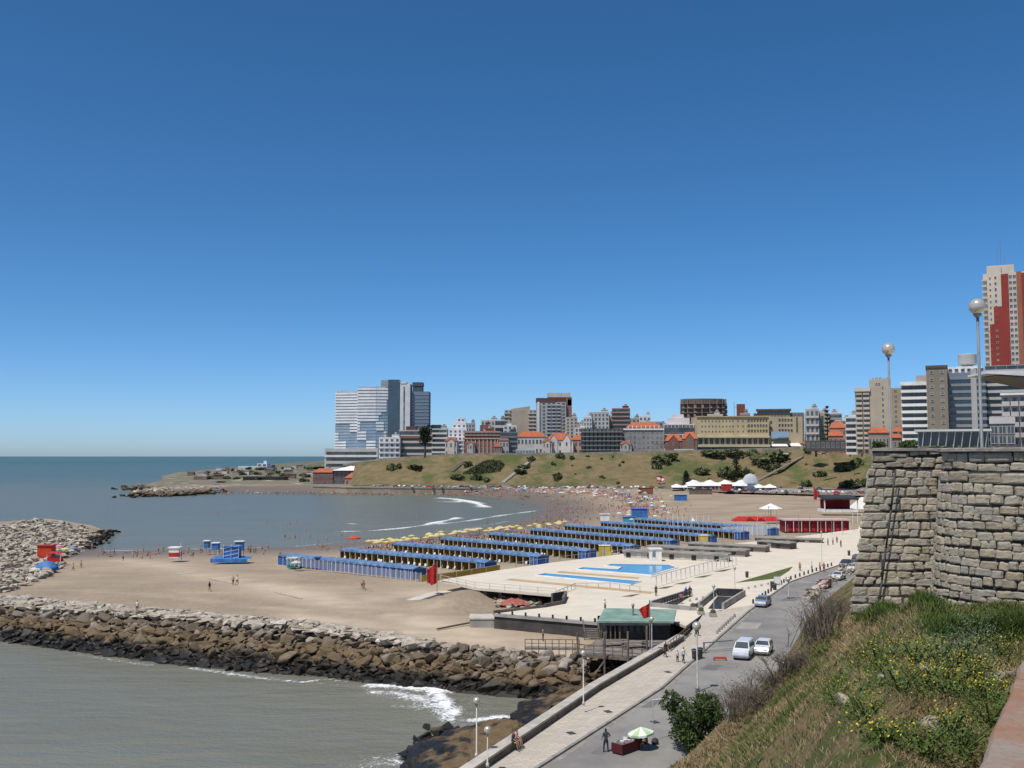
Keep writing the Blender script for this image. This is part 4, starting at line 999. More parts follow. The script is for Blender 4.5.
# long yellow casino-like building
def yellow():
    Y = 800; yc = (.55,.44,.27); root = thing('long_building', 'long cream yellow building with three rows of small windows over a tall arcade', 'public building', (*atY(750,400,Y)[:2], 24)); x = lambda px: atY(px,430,Y).x-root.location.x; z = lambda py: atY(750,py,Y).z-24
    xa,xb,xc = x(697),x(769),x(804)
    MB().box(xa,xb,0,26,z(447),z(417)).build('wall', wallmat(yc), root); MB().box(xb,xc,4,30,z(451),z(416.5)).build('right_wing', wallmat((.5,.42,.29)), root)
    MB().box(xa,xb,2.5,26,-2,z(447)).build('base', wallmat((.3,.29,.3)), root)
    MB().box(xa-.5,xb+.5,-.9,0,z(417)-.1,z(416)).build('cornice', wallmat((.5,.38,.2)), root)
    MB().box(xa-.3,xb+.3,-2.2,0,z(437.6),z(436)).build('canopy', wallmat((.62,.55,.38)), root); MB().box(xa-.3,xb+.3,-2.2,2.5,z(447),z(444.6)).build('arcade_floor', wallmat((.55,.47,.3)), root)
    for px in np.linspace(700.5,766,13):
        windows(root,[x(px)],[z(444.3)],2.7,z(438)-z(444.3)-.3,m_glass,wallmat(yc),sill=False,nm='arcade_window')
    for r_ in range(3):
        py = 421.6+r_*5.2
        windows(root,[x(px) for px in np.linspace(702,730,9)],[z(py)],1.0,.9,m_glass,wallmat(yc)); windows(root,[x(px) for px in np.linspace(733,748,4)],[z(py)],1.0,1.1,m_glass,wallmat(yc)); windows(root,[x(px) for px in np.linspace(749,766.5,7)],[z(py)],1.5,2.0,m_glass,wallmat(yc))
    for px in np.linspace(699,767,12): MB().box(x(px)-.35,x(px)+.35,1.5,2.5,-1,z(447)).build('column', wallmat((.42,.4,.42)), root)
    for k in range(11): MB().box(x(700+k*6.1),x(705+k*6.1),2.3,2.49,0,z(447.6)).build('base_window', m_glassblue, root)
    for r_ in range(3):
        windows(root,[x(px) for px in np.linspace(781,793,5)],[z(421+r_*5.2)],1.5,2.0,m_glass,wallmat(yc),y=3.99)
    windows(root,[x(772.5)],[z(423.5),z(429),z(434.5)],1.6,2.2,m_glass,wallmat(yc),y=3.99); windows(root,[x(803-4.5)],[z(432)],1.2,12,m_glass,wallmat(yc),y=3.99)
    # mural panel
    m, t, n, l, b = nt('mural_paint'); p_ = n.new('ShaderNodeNewGeometry').outputs['Position']; sx = n.new('ShaderNodeSeparateXYZ'); l.new(p_, sx.inputs[0])
    zz_ = math_(t,'ADD',sx.outputs[2],math_(t,'MULTIPLY',noise_(t,.15,4),7)); zc = z(440)+24
    l.new(mixc(t, ramp(t,zz_,zc+4.5,zc+6.5), (.04,.06,.05), (.3,.42,.55)), b.inputs['Base Color'])
    MB().box(x(771.5),x(789),.8,1.1,z(441),z(431.5)).build('mural_panel', m, root)
    for px in (772,788): MB().box(x(px)-.2,x(px)+.2,1.1,1.5,0,z(432)).build('panel_post', m_grey, root)
    for a,c in ((771,787),(790,800)):
        MB().prism([(x(a),-3),(x(c),-3),(x(c),3.9),(x(a),3.9)],[z(446)-.4]*2+[z(443)-.4]*2,[z(446)]*2+[z(443)]*2).build('awning', m_white, root)
        MB().box(x(a),x(c),3.5,3.98,0,z(444)).build('shop_window', m_glass, root)
    return root
yellow()
o,W,H,D,fh = bld('low brown roofed block above the right wing of the yellow building', 757,790,410.5,850,(.36,.28,.2),11,10,'grid',top=False,sides=0,D=12); MB().box(-W/2-1,W/2+1,-2,14,H,H+1.3).build('roof_slab', wallmat((.12,.1,.085)), o)
bld('small dark grey roof block right of the brown roofed block', 790,804,412.5,860,(.2,.19,.17),11,4,'grid',top=False,sides=0)
o,W,H,D,fh = bld('blank grey beige hall with a tall dark slit window', 804.5,829,413,780,(.40,.35,.28),5,1,'grid',top=False,ww=.01,wh=.01,sides=0,D=26,cat='hall',name='hall'); MB().box(W*.18,W*.27,-.06,0,H*.48,H*.92).build('slit_window', m_glass, o)
MB().box(-W/2+1.5,W*.3,2,20,H,H+1.8).build('roof_slab', wallmat((.5,.46,.4)), o); MB().box(-W*.45,-W*.05,-.08,0,H*.2,H*.46).build('sign_panel', wallmat((.5,.47,.47)), o); MB().box(-W*.5,-W*.2,-2.5,0,H*.12,H*.44).build('porch', wallmat((.08,.05,.05)), o)
house('orange roofed house behind the norfolk pine', 829,846,422,428,700,(.45,.22,.14),3,4,mat=m_tile,zb=28); house('lower house with an orange roof and arches right of the grey beige hall', 828,843,431,436,660,(.35,.2,.14),2,3,mat=m_tile,zb=28)
bld('small white banded block right of the orange roofed houses', 845.5,856.5,418,600,(.6,.59,.56),6,2,'bands',trim=(.66,.65,.62),zb=28,sides=0)
bld('dark low market building along the crest left of the orange houses', 806,845,440.5,640,(.08,.075,.07),1,8,'grid',top=False,zb=30,sides=0,cat='market building',name='market_building')
# right hand towers
o,W,H,D,fh = bld('beige apartment tower with rounded balconies and a blank side wall', 855,869.5,389.5,470,(.42,.36,.27),13,2,'balc',trim=(.52,.47,.38),D=16,zb=28,top=False); MB().box(-W/2-.5,W/2+.3,-1.6,4,H-1.0,H+.8).build('roof_slab', wallmat((.6,.55,.46)), o)
xa = W/2+.02; xc = atY(889.5,400,470).x-o.location.x; zt_ = atY(870,380,470).z-28
MB().box(xa,xc,-.5,18,0,zt_).build('blank_wall', wallmat((.47,.41,.31)), o)
for q in range(5): MB().box(xa+1.2+q*1.6,xa+2.2+q*1.6,0,8,zt_,zt_+rnd.uniform(.6,1.3)).build('roof_box', wallmat((.44,.38,.29)), o)
windows(o,[xa+(xc-xa)*.6],[zt_*(i+.4)/13 for i in range(12)],.7,.9,y=-.502); windows(o,[xa+(xc-xa)*.33,xa+(xc-xa)*.45],[zt_*.93],.8,.8,y=-.502)
bld('shaded tan block half hidden behind the beige tower', 889,901.5,388,520,(.36,.29,.2),13,1,'grid',zb=28,top=False,ww=.2,wh=.3)
house('low orange tiled restaurant under the beige tower', 868,889,427.5,433,440,(.3,.24,.2),1,6,zb=28); house('small orange tiled house right of the tiled restaurant', 893,903,427,432,450,(.3,.2,.15),1,3,zb=28); house('lowest orange roof beside the tall lamp post', 889,901,434,438,400,(.25,.18,.15),1,3,zb=29)
o,W,H,D,fh = bld('white apartment block with eight dark rounded balcony bands', 901,926.5,385.5,360,(.55,.54,.52),9,4,'bands',trim=(.8,.8,.78),D=14,zb=30,top=False); MB().box(-W/2-.3,W/2,-1.5,4,H,H+1.3).build('parapet', m_white, o)
MB().box(W*.1,W/2,3,9,H,H+3.8).build('roof_room', wallmat((.42,.36,.32)), o)
o,W,H,D,fh = bld('grey brown apartment slab with two columns of small white windows', 926,947,368,340,(.235,.2,.155),11,2,'grid',glass=m_glasspale,ww=.3,wh=.28,zb=30,top=False,D=14); MB().box(-W/2-.2,W/2+.2,-.3,14.2,H,H+.9).build('parapet', wallmat((.1,.085,.07)), o)
o,W,H,D,fh = bld('grey glass apartment block with full width glazed balconies and white penthouse', 947,985,372.5,345,(.26,.27,.27),11,4,'bands',trim=(.27,.28,.28),glass=m_glassblue,zb=30,top=False,D=14)
MB().box(-W/2,W/2-1,1,10,H,H+2.2).build('white_penthouse', m_white, o); xp = atY(973.5,400,345).x-o.location.x; MB().box(xp-.9,xp+.9,-1.6,-.0,0,H+1).build('white_column', wallmat((.42,.42,.4)), o)
for zq in (H-2.6,): windows(o, spread(-W/2,W/2,6), [H+.4], 1.1, 1.0, y=.99)
wt = thing('water_tank', 'round grey concrete water tank on the roof of the glass apartment block', 'water tank', (*atY(967.5,366,350)[:2], H+30+2.2))
MB().lathe([(1.6,-.0),(1.6,.6),(2.9,1.0),(3.05,1.1),(3.05,4.4),(2.85,4.6),(.1,4.9)],24).build('tank', wallmat((.42,.42,.4)), wt); MB().lathe([(1.9,-2.2),(1.9,.3)],16).build('pedestal', wallmat((.35,.35,.34)), wt)
bld('wide white grey apartment block with dark balconies behind the second glass block', 984,1040,365,350,(.4,.4,.39),12,6,'bands',trim=(.5,.49,.47),glass=m_glass,zb=30,top=False,D=14)
def redtower():
    Y = 540; root = thing('tower_block', 'tallest tower block with stepped dark red panels on cream walls', 'tower block', (*atY(1006,300,Y)[:2], 29)); root.rotation_euler.z = -.46; x = lambda px: (atY(px,300,Y).x-root.location.x)*.896; z = lambda py: atY(1000,py,Y).z-29
    cream = wallmat((.6,.52,.42)); red = wallmat((.27,.045,.035)); rb = wallmat((.3,.12,.07))
    MB().box(x(983.5),x(1045),0,20,0,z(272.5)).build('wall', cream, root); MB().box(x(987.5),x(1015),1,14,z(272.5),z(264.6)).build('crown', cream, root); MB().box(x(988),x(1002),-.25,1,z(330),z(266)).build('cream_bay', cream, root)
    MB().box(x(1001.6),x(1009),-.4,0,0,z(274)).build('red_panel', red, root); MB().box(x(993.4),x(1001.6),-.4,0,0,z(306)).build('red_panel', red, root); MB().box(x(989),x(993.4),-.4,0,0,z(323.5)).build('red_panel', red, root)
    MB().box(x(1017),x(1022),-.5,0,0,z(272.5)).build('brown_panel', rb, root); MB().box(x(1022),x(1045),-.3,0,0,z(274)).build('brown_panel', red, root); MB().box(x(1009),x(1017),-.2,0,0,z(275)).build('window_bay', wallmat((.5,.45,.38)), root)
    nf = 30; fh = z(274)/nf
    zs_ = [fh*(i+.3) for i in range(8,nf)]
    windows(root,[x(1011),x(1015)],zs_,1.3,1.3,m_glass,y=-.21); windows(root,[x(996)],zs_[-8:],.9,1.2,m_glass,y=-.27); windows(root,[x(996)],zs_[:-9],.9,.9,m_glasspale,wallmat((.6,.5,.4)),y=-.41)
    windows(root,[x(990.5)],zs_[-19:],.7,.9,m_glass,y=-.27)
    for i in range(8,nf): MB().box(x(982.2),x(987),-1.1,0,fh*i-.1,fh*i+1.0).build('balcony', wallmat((.55,.48,.4)), root)
    for k,(px,py) in enumerate(((1002,235),(998.5,248),(1006,255))): MB().tube((x(px),6,z(266)),(x(px),6,z(py)),.12,n=5).build('antenna', m_grey, root)
redtower()
o,W,H,D,fh = bld('pinkish white low apartment block at the right edge with brown balconies', 1001,1045,395,230,(.42,.37,.35),5,5,'balc',trim=(.48,.45,.43),zb=29,top=False,sides=0); MB().box(-W/2-.2,W/2+.2,-1.2,1,H,H+.5).build('parapet', m_white, o)
o,W,H,D,fh = bld('small grey glass building with a white top below the pinkish block', 989.5,1014.5,417,210,(.2,.2,.2),3,3,'grid',glass=m_glass,ww=.8,wh=.75,zb=29,top=False,sides=0); MB().box(-W/2-.1,W/2+.1,-.3,0,H-1.4,H).build('white_fascia', wallmat((.6,.57,.55)), o)
cn = thing('entrance_canopy', 'large slanted white canopy with a brown underside at the right edge', 'canopy', (*atY(1012,380,150)[:2], 30)); x = lambda px: atY(px,375,150).x-cn.location.x; z = lambda py: atY(1010,py,150).z-30
MB().prism([(x(987),0),(x(1060),0),(x(1060),8),(x(992),8)],[z(373.4),z(378),z(378),z(373)],[z(371.4),z(370),z(370),z(371)]).build('slab', m_white, cn)
MB().prism([(x(1000),.8),(x(1060),.8),(x(1060),7),(x(1000),7)],[z(376.2),z(388),z(388),z(376)],[z(375),z(378.2),z(378.2),z(375)]).build('soffit', wallmat((.3,.24,.2)), cn); MB().box(x(1050),x(1056),2,5,-1.5,z(378)).build('column', m_concrete, cn)
o,W,H,D,fh = bld('long low glass pavilion with white frames under the tower blocks', 917,988,431.5,190,(.5,.52,.5),1,1,'grid',top=False,sides=0,zb=28,ww=.01,wh=.01,D=8,cat='glass pavilion',name='glass_pavilion')
MB().box(-W/2-.5,W/2+.5,-1.5,9,H,H+.4).build('roof_slab', wallmat((.62,.64,.6)), o); MB().box(-W/2+.2,W/2-.2,-.08,0,.5,H-.2).build('glazing', m_glass, o)
for x_ in spread(-W/2,W/2,9): MB().beam((x_,-.2,0),(x_+.5,-1.2,H),.12,.12).build('frame_post', m_white, o)
# headland buildings
house('red tiled beach club with dark windows on the headland', 313,334,468.5,472.5,800,(.2,.1,.09),2,6,zb=3); house('small red tiled club annex beside the white roofed pavilion', 345,369,473,478,790,(.45,.25,.2),1,5,zb=3)
o,W,H,D,fh = bld('white roofed pavilion between the red tiled club buildings', 333,362,470.5,800,(.12,.11,.11),2,7,'grid',top=False,zb=3,sides=0,cat='pavilion',name='pavilion'); mb=MB(); mb.add([(-W/2-1,-2,H),(W/2+1,-2,H),(W/2+1,14,H),(-W/2-1,14,H),(W*.05,5,H+3.6),(W*.2,5,H+3.6)],[(0,1,5,4),(1,2,5),(2,3,4,5),(3,0,4),(3,2,1,0)]); mb.build('roof', m_white, o)
o,W,H,D,fh = bld('long low dark roofed pavilion on the headland', 243,284,477.5,880,(.2,.19,.17),1,9,'grid',top=False,zb=3,sides=0,cat='pavilion',name='pavilion',ww=.6); MB().box(-W/2-2,W/2+2,-3,14,H,H+.8).build('roof_slab', wallmat((.06,.055,.05)), o)
o,W,H,D,fh = bld('small bluish white boxy building on top of the headland', 257,267,463.5,1150,(.62,.68,.7),3,2,'grid',top=False,zb=6,sides=0,cat='building',name='building'); MB().box(W*.1,W*.4,3,6,H,H+3).build('turret', wallmat((.6,.7,.78)), o)
o,W,H,D,fh = bld('flat white roofed hall left of the boxy building on the headland', 238,257,466.3,1150,(.66,.66,.63),1,4,'grid',top=False,zb=6,sides=0,cat='hall',name='hall',wh=.2)
bld('blue seaside kiosk block right of the boxy building on the headland', 267,272,465,1150,(.12,.2,.34),2,2,'grid',top=False,zb=6,sides=0,cat='kiosk',name='kiosk'); bld('pale green low hut below the white roofed hall on the headland', 234,241,470,1080,(.4,.46,.42),1,2,'grid',top=False,zb=6,sides=0,cat='hut',name='hut')
r_ = random.Random(4)
for i in range(26):
    px = r_.uniform(180,312); Y = r_.uniform(900,1250); X = atY(px,465,Y).x; zg = min(14,bzat(X,Y)) if Y<1490 else 10
    c_ = r_.choice([(.3,.26,.22),(.5,.46,.42),(.2,.15,.12),(.6,.57,.53),(.16,.14,.12),(.65,.63,.6)])
    o = thing('shed', 'small mixed sheds scattered over the headland behind the beach club', 'shed', (X,Y,zg-.5), r_.uniform(-.3,.3), 'sheds on the headland'); w_ = r_.uniform(3,9)
    MB().box(-w_/2,w_/2,0,5,0,3+r_.random()*1.5).build('wall', wallmat(c_), o); MB().box(-w_/2-.4,w_/2+.4,-.5,5.5,4.5,4.9).build('roof', wallmat(r_.choice([(.1,.08,.07),(.35,.33,.3),(.3,.13,.1)])), o)

# fill of the skyline: more small blocks and houses between and behind the named ones
r_ = random.Random(77)
fill_cols = [(.6,.57,.52),(.5,.46,.41),(.42,.4,.38),(.36,.2,.15),(.55,.5,.42),(.66,.65,.62),(.3,.28,.27)]
cn_ = ['white','cream','grey','brick red','beige','bright white','dark grey']
FP = [(500,421),(510,426),(470,424),(436,424),(545,424),(580,424),(585,421),(600,423),(618,421),(634,423),(645,424),(656,422),(662,425),(671,422),(682,420),(690,424),(760,413),(745,412),(770,414),(812,409),(821,412),(835,414),(842,419),(850,424),(488,427),(457,426),(575,426),(594,426),(700,413),(715,414)]
for i,(px,py) in enumerate(FP):
    k = r_.randrange(7); w_ = r_.uniform(8,16); Y = r_.uniform(840,990) if px < 800 else r_.uniform(760,820)
    bld(f'{cn_[k]} block filling the skyline behind the front row', px-w_/2, px+w_/2, py+r_.uniform(-1,3), Y, fill_cols[k], r_.randint(5,9), r_.randint(3,5), r_.choice(['grid','bands','balc']), trim=r_.choice([(.6,.57,.53),(.4,.36,.32)]), seed=i, sides=0, top=r_.random()<.7)[0]['group'] = 'filler blocks of the skyline'
for i in range(14):
    px = r_.choice([r_.uniform(440,690), r_.uniform(806,850)]); k = r_.randrange(5); w_ = r_.uniform(7,13); t_ = r_.uniform(437,443)
    o = house(f'{cn_[k]} house with a tiled roof in the low row along the crest', px-w_/2, px+w_/2, t_, t_+r_.uniform(2.5,4), r_.uniform(796,803), fill_cols[k], 2, 3, mat=m_tiledull, gables=r_.choice([0,0,1]))[0]
    o['group'] = 'small tiled houses along the crest'
# ------------------------------------------------------------------ people
def body_mesh(pose, fingers=True, lod=1):
    """one continuous skinned body; returns mesh and, per face, the body region"""
    J = {}; E = []; Rd = {}; rg = []
    def j(n_, p, r): J[n_] = Vector(p); Rd[n_] = r
    P_ = pose
    hz = P_.get('hip', .93); lean = P_.get('lean', 0.); 
    j('pelvis', (0,0,hz), .125)
    up = Vector((0,-math.sin(lean),math.cos(lean)))
    pel = J['pelvis']
    j('waist', pel+up*.13, .105); j('chest', pel+up*.32, .135); j('upchest', pel+up*.45, .115); j('neck', pel+up*.545, .05)
    hd = P_.get('head', (0,-.02,1)); hv = Vector(hd).normalized()
    j('skull', J['neck']+hv*.09, .075); j('crown', J['neck']+hv*.19, .088); j('tip', J['neck']+hv*.255, .05)
    j('nose', J['neck']+hv*.125+Vector((0,-.1,0)), .014)
    E += [('pelvis','waist','torso'),('waist','chest','torso'),('chest','upchest','torso'),('upchest','neck','neck'),('neck','skull','head'),('skull','crown','head'),('crown','tip','head'),('skull','nose','head')]
    for s, sg in (('l',-1),('r',1)):
        L_ = P_['leg_'+s]; A_ = P_['arm_'+s]
        j('hip'+s, pel+Vector((sg*.085,0,-.06)), .095)
        d1 = Vector(L_[0]).normalized(); d2 = Vector(L_[1]).normalized()
        j('thigh'+s, J['hip'+s]+d1*.2, .08); j('knee'+s, J['hip'+s]+d1*.42, .056); j('calf'+s, J['knee'+s]+d2*.14, .055); j('ankle'+s, J['knee'+s]+d2*.41, .036)
        ft = Vector(L_[2] if len(L_)>2 else (0,-1,-.12)).normalized(); j('ball'+s, J['ankle'+s]+Vector((0,0,-.04))+ft*.12, .032); j('toe'+s, J['ball'+s]+ft*.07, .022)
        E += [('pelvis','hip'+s,'hip'),('hip'+s,'thigh'+s,'thigh'),('thigh'+s,'knee'+s,'thigh2'),('knee'+s,'calf'+s,'shin'),('calf'+s,'ankle'+s,'shin'),('ankle'+s,'ball'+s,'foot'),('ball'+s,'toe'+s,'foot')]
        sh = pel+up*.45+Vector((sg*.175,0,.0)); j('sh'+s, sh, .056)
        a1 = Vector(A_[0]).normalized(); a2 = Vector(A_[1]).normalized()
        j('elbow'+s, sh+a1*.28, .038); j('wrist'+s, J['elbow'+s]+a2*.24, .025); j('palm'+s, J['wrist'+s]+a2*.07, .03)
        E += [('upchest','sh'+s,'torso'),('sh'+s,'elbow'+s,'uparm'),('elbow'+s,'wrist'+s,'forearm'),('wrist'+s,'palm'+s,'hand')]
        if fingers:
            side = a2.cross(Vector((1,0,0)) if abs(a2.x)<.8 else Vector((0,1,0))).normalized(); pn = a2.cross(side).normalized()
            for k,(o_,l_) in enumerate(((-.03,.062),(-.01,.075),(.01,.07),(.03,.055))):
                a = J['palm'+s]+side*o_+a2*.035; j(f'f{k}a'+s, a, .0085); j(f'f{k}b'+s, a+a2*l_*.5+pn*.006*sg, .008); j(f'f{k}c'+s, a+a2*l_*.9+pn*.022*sg, .007)
                E += [('palm'+s,f'f{k}a'+s,'hand'),(f'f{k}a'+s,f'f{k}b'+s,'hand'),(f'f{k}b'+s,f'f{k}c'+s,'hand')]
            a = J['wrist'+s]+a2*.03-side*.035; j('ta'+s, a, .0095); j('tb'+s, a+a2*.03-side*.02, .009); E += [('wrist'+s,'ta'+s,'hand'),('ta'+s,'tb'+s,'hand')]
    names = list(J); idx = {n_:i for i,n_ in enumerate(names)}
    me = bpy.data.meshes.new('tmp'); me.from_pydata([J[n_] for n_ in names], [(idx[a],idx[c]) for a,c,_ in E], [])
    o = bpy.data.objects.new('tmp', me); COL.objects.link(o)
    sk = o.modifiers.new('s','SKIN'); sk.use_smooth_shade = True
    if not me.skin_vertices: me.skin_vertices.add() if hasattr(me.skin_vertices,'add') else None
    for i,n_ in enumerate(names):
        v = me.skin_vertices[0].data[i]; r = Rd[n_]; v.radius = (r, r); v.use_root = (n_=='pelvis')
        if n_ in ('chest','upchest','pelvis','waist'): v.radius = (r*1.15, r*.85)
    ss = o.modifiers.new('ss','SUBSURF'); ss.levels = ss.render_levels = lod
    dg = bpy.context.evaluated_depsgraph_get(); ev = o.evaluated_get(dg); out = bpy.data.meshes.new_from_object(ev)
    bpy.data.objects.remove(o); bpy.data.meshes.remove(me)
    reg = []
    for p in out.polygons:
        c = p.center; best = None; bd = 9
        for a,d_,r_ in E:
            A,B = J[a],J[d_]; ab = B-A; k = max(0,min(1,(c-A).dot(ab)/max(ab.length_squared,1e-9))); dd = (c-A-ab*k).length-(Rd[a]*(1-k)+Rd[d_]*k)*.9
            if dd < bd: bd = dd; best = r_
        reg.append(best)
    return out, reg, J
POSES = {
 'stand': dict(leg_l=((-.08,0,-1),(-.02,.05,-1)), leg_r=((.1,-.05,-1),(.03,.08,-1)), arm_l=((-.2,.05,-1),(-.08,-.25,-1)), arm_r=((.25,.05,-1),(.1,-.3,-1))),
 'hipstand': dict(leg_l=((-.14,0,-1),(-.05,.05,-1)), leg_r=((.16,-.1,-1),(.05,.05,-1)), arm_l=((-.8,.25,-1),(.8,-.5,-.4)), arm_r=((.35,.1,-1),(.05,-.7,-.8)), lean=.05),
 'walk': dict(leg_l=((-.03,-.42,-1),(0,-.1,-1)), leg_r=((.03,.32,-1),(0,.62,-1),(0,-1,-.6)), arm_l=((-.15,.35,-1),(-.05,.1,-1)), arm_r=((.15,-.35,-1),(.05,-.7,-1)), lean=.06, hip=.9),
 'stride': dict(leg_l=((-.03,-.75,-1),(0,-.3,-1)), leg_r=((.03,.7,-1),(0,.95,-1),(0,-1,-1)), arm_l=((-.2,.6,-1),(-.05,.1,-1)), arm_r=((.2,-.7,-.8),(.05,-1,-.3)), lean=.15, hip=.82),
 'sit': dict(leg_l=((-.12,-1,-.02),(-.02,-.12,-1)), leg_r=((.14,-1,-.02),(.05,-.2,-1)), arm_l=((-.15,-.35,-1),(.1,-.95,-.35)), arm_r=((.2,.1,-1),(-.2,-.95,-.3)), lean=.15, hip=.12),
 'ground': dict(leg_l=((-.2,-1,.55),(-.05,-.7,-.75)), leg_r=((.15,-1,.2),(.05,-1,-.4)), arm_l=((-.2,.5,-1),(-.1,.3,-1)), arm_r=((.2,-.5,-.8),(-.1,-1,.1)), lean=-.25, hip=.13),
 'lie': dict(leg_l=((-.1,-1,.0),(-.03,-1,-.02)), leg_r=((.1,-1,.0),(.03,-1,-.02)), arm_l=((-.4,-.8,-.1),(-.1,-1,-.05)), arm_r=((.5,.5,-.05),(-.5,.8,-.05)), lean=-1.45, hip=.13, head=(0,.97,.2)),
}
def grab(mesh, reg, keep, inflate, name, mat, test=None):
    bm = bmesh.new(); bm.from_mesh(mesh); bm.faces.ensure_lookup_table(); bm.normal_update()
    kill = [f for i,f in enumerate(bm.faces) if not (reg[i] in keep and (test is None or test(f.calc_center_median())))]
    nr = {v.index: v.normal.copy() for v in bm.verts}
    for v in bm.verts: v.co += v.normal*inflate
    bmesh.ops.delete(bm, geom=kill, context='FACES')
    me = bpy.data.meshes.new(name); bm.to_mesh(me); bm.free(); me.materials.clear(); me.materials.append(mat)
    me.polygons.foreach_set('use_smooth',[True]*len(me.polygons)); return me
FAR = {}
def person_root(pose, long_=True, shirtless=False, hat=False, bag=False):
    me, reg, J = body_mesh(POSES[pose], True, 1)
    me.materials.clear(); me.materials.append(m_skin); me.name = 'person'
    root = bpy.data.objects.new('person', me); COL.objects.link(root)
    if not shirtless: link('shirt', grab(me, reg, ('torso','uparm'), .018, 'shirt', m_cloth), root)
    link('trousers' if long_ else 'shorts', grab(me, reg, ('hip','thigh','thigh2','shin') if long_ else ('hip','thigh'), .014, 'trousers', m_trouser), root)
    nk = J['neck']; cr = J['crown']
    link('hair', grab(me, reg, ('head',), .018, 'hair', m_hair, lambda c: c.y > cr.y-.015 or c.z > cr.z+.035), root)
    link('shoe', grab(me, reg, ('foot',), .008, 'shoe', m_dark), root)
    return root
def far_mesh(pose, swim=True):
    """small distant figure: still one continuous body, swimwear coloured by region"""
    k = (pose, swim)
    if k not in FAR:
        me, reg, J = body_mesh(POSES[pose], False, 0)
        me.materials.clear(); [me.materials.append(x) for x in (m_skin, m_cloth, m_hair, m_trouser)]
        cr = J['crown']
        for p, r_ in zip(me.polygons, reg):
            p.use_smooth = True
            if r_ in ('hip','thigh'): p.material_index = 1 if swim else 3
            elif r_ in ('torso','uparm') and not swim: p.material_index = 1
            elif r_ == 'head' and (p.center.y > cr.y-.02 or p.center.z > cr.z+.03): p.material_index = 2
        me.name = 'person'; FAR[k] = me
    return FAR[k]
CL = [(.6,.58,.55),(.45,.05,.05),(.05,.1,.35),(.03,.03,.035),(.5,.4,.1),(.1,.3,.4),(.35,.12,.25),(.7,.7,.7),(.1,.25,.12),(.5,.25,.1)]
CN = ['white','red','dark blue','black','yellow','light blue','pink','pale','green','orange']
# near people: built with clothes as parts
near = [('hipstand',(606,752,4.87),200,True,(.05,.06,.09),'man in dark clothes standing with hand on hip beside the street stall'),
        ('walk',(683.5,663,4.99),35,True,(.75,.75,.73),'man in a white shirt and dark trousers walking along the promenade'),
        ('stride',(697,636,4.99),150,True,(.28,.26,.22),'person in grey clothes taking a long stride beyond the seawall end'),
        ('stand',(656,596,5.01),30,True,(.15,.1,.1),'person in dark red crossing the pale plaza above the green roof')]
proto = {}
for pz_, (px,py,z), rot, lg, col, lab in near:
    key = (pz_,lg)
    root = person_root(pz_, lg); p = at(px,py,z)
    root.location = (p.x,p.y,z); root.rotation_euler = (0,0,R(rot)); tag(root, lab, 'person')
    for c in [c for c in bpy.data.objects if c.parent == root and c.name.startswith('shirt')]: c.color = (*col,1)
    proto[key] = root
def wall_pt(px, py): p = at(px,py,5.66); return p
sit = person_root('sit', False); p = wall_pt(512.5,741.5); rot_s = math.atan2(sd.y,sd.x)+0; nrm = Vector((sd.y,-sd.x)); 
fz = math.atan2(nrm.y,nrm.x)+math.pi/2
sit.location = (p.x,p.y,5.57); sit.rotation_euler=(0,0,fz); tag(sit, 'person in a dark shirt sitting left on the seawall coping', 'person')
[setattr(c,'color',(.06,.05,.06,1)) for c in bpy.data.objects if c.parent==sit and c.name.startswith('shirt')]
sit2 = dup(sit, (p.x+sd.x*.62,p.y+sd.y*.62,5.57), fz+.1, 'person in pink and white clothes sitting on the seawall beside a dark shirted person', None, (.55,.25,.28), ('shirt',))
pr = proto[('walk',True)]; st = proto[('stand',True)]
def tp(pr_, px, py, z, rot, lab, col, sc_=1, group=None):
    p = at(px,py,z); return dup(pr_, (p.x,p.y,z), R(rot), lab, group, col, ('shirt',), sc_)
tp(st, 677.5,662,4.99, 30,'small child in white beside the white shirted man',(.7,.7,.7),.72)
tp(pr, 665.5,657,4.99, 40,'person in black walking close to the seawall stairs',(.05,.05,.05))
tp(st, 686,598,5.01,200,'person in blue at the ramp railing',(.05,.1,.4)); tp(st, 690,597,5.01,160,'person in dark clothes at the ramp railing end',(.06,.05,.05))
tp(st, 681,604,5.01,160,'person in pink leaning by the ramp railing',(.5,.15,.2))
tp(st, 543,641,3.6,100,'shirtless looking person on the walkway above the breakwater',(.35,.2,.15)); tp(st, 605,611.5,5.01,60,'person in white at the corner of the green roof',(.75,.75,.75))
for px,py,lab,c in ((800,571,'person in orange leftmost of the group on the plaza by the road',(.5,.2,.1)),(812,571,'person in white beside a tall stand on the plaza by the road',(.6,.6,.6)),(820,571,'person in brown in the group on the plaza by the road',(.4,.15,.08)),(824,571.5,'person in red rightmost of the group on the plaza by the road',(.5,.12,.08))): tp(st, px,py,5.01,rnd.uniform(0,360),lab,c)
for px,py,lab,c in ((828,545,'person in tan far on the plaza left of two others',(.45,.3,.2)),(833,544.5,'person in white far on the plaza in a group',(.6,.6,.55)),(841,547,'person in dark clothes far on the plaza right of the group',(.06,.06,.07)),(837,543,'person in brown far on the plaza behind the group',(.3,.15,.1))): tp(st, px,py,5.01,rnd.uniform(0,360),lab,c)
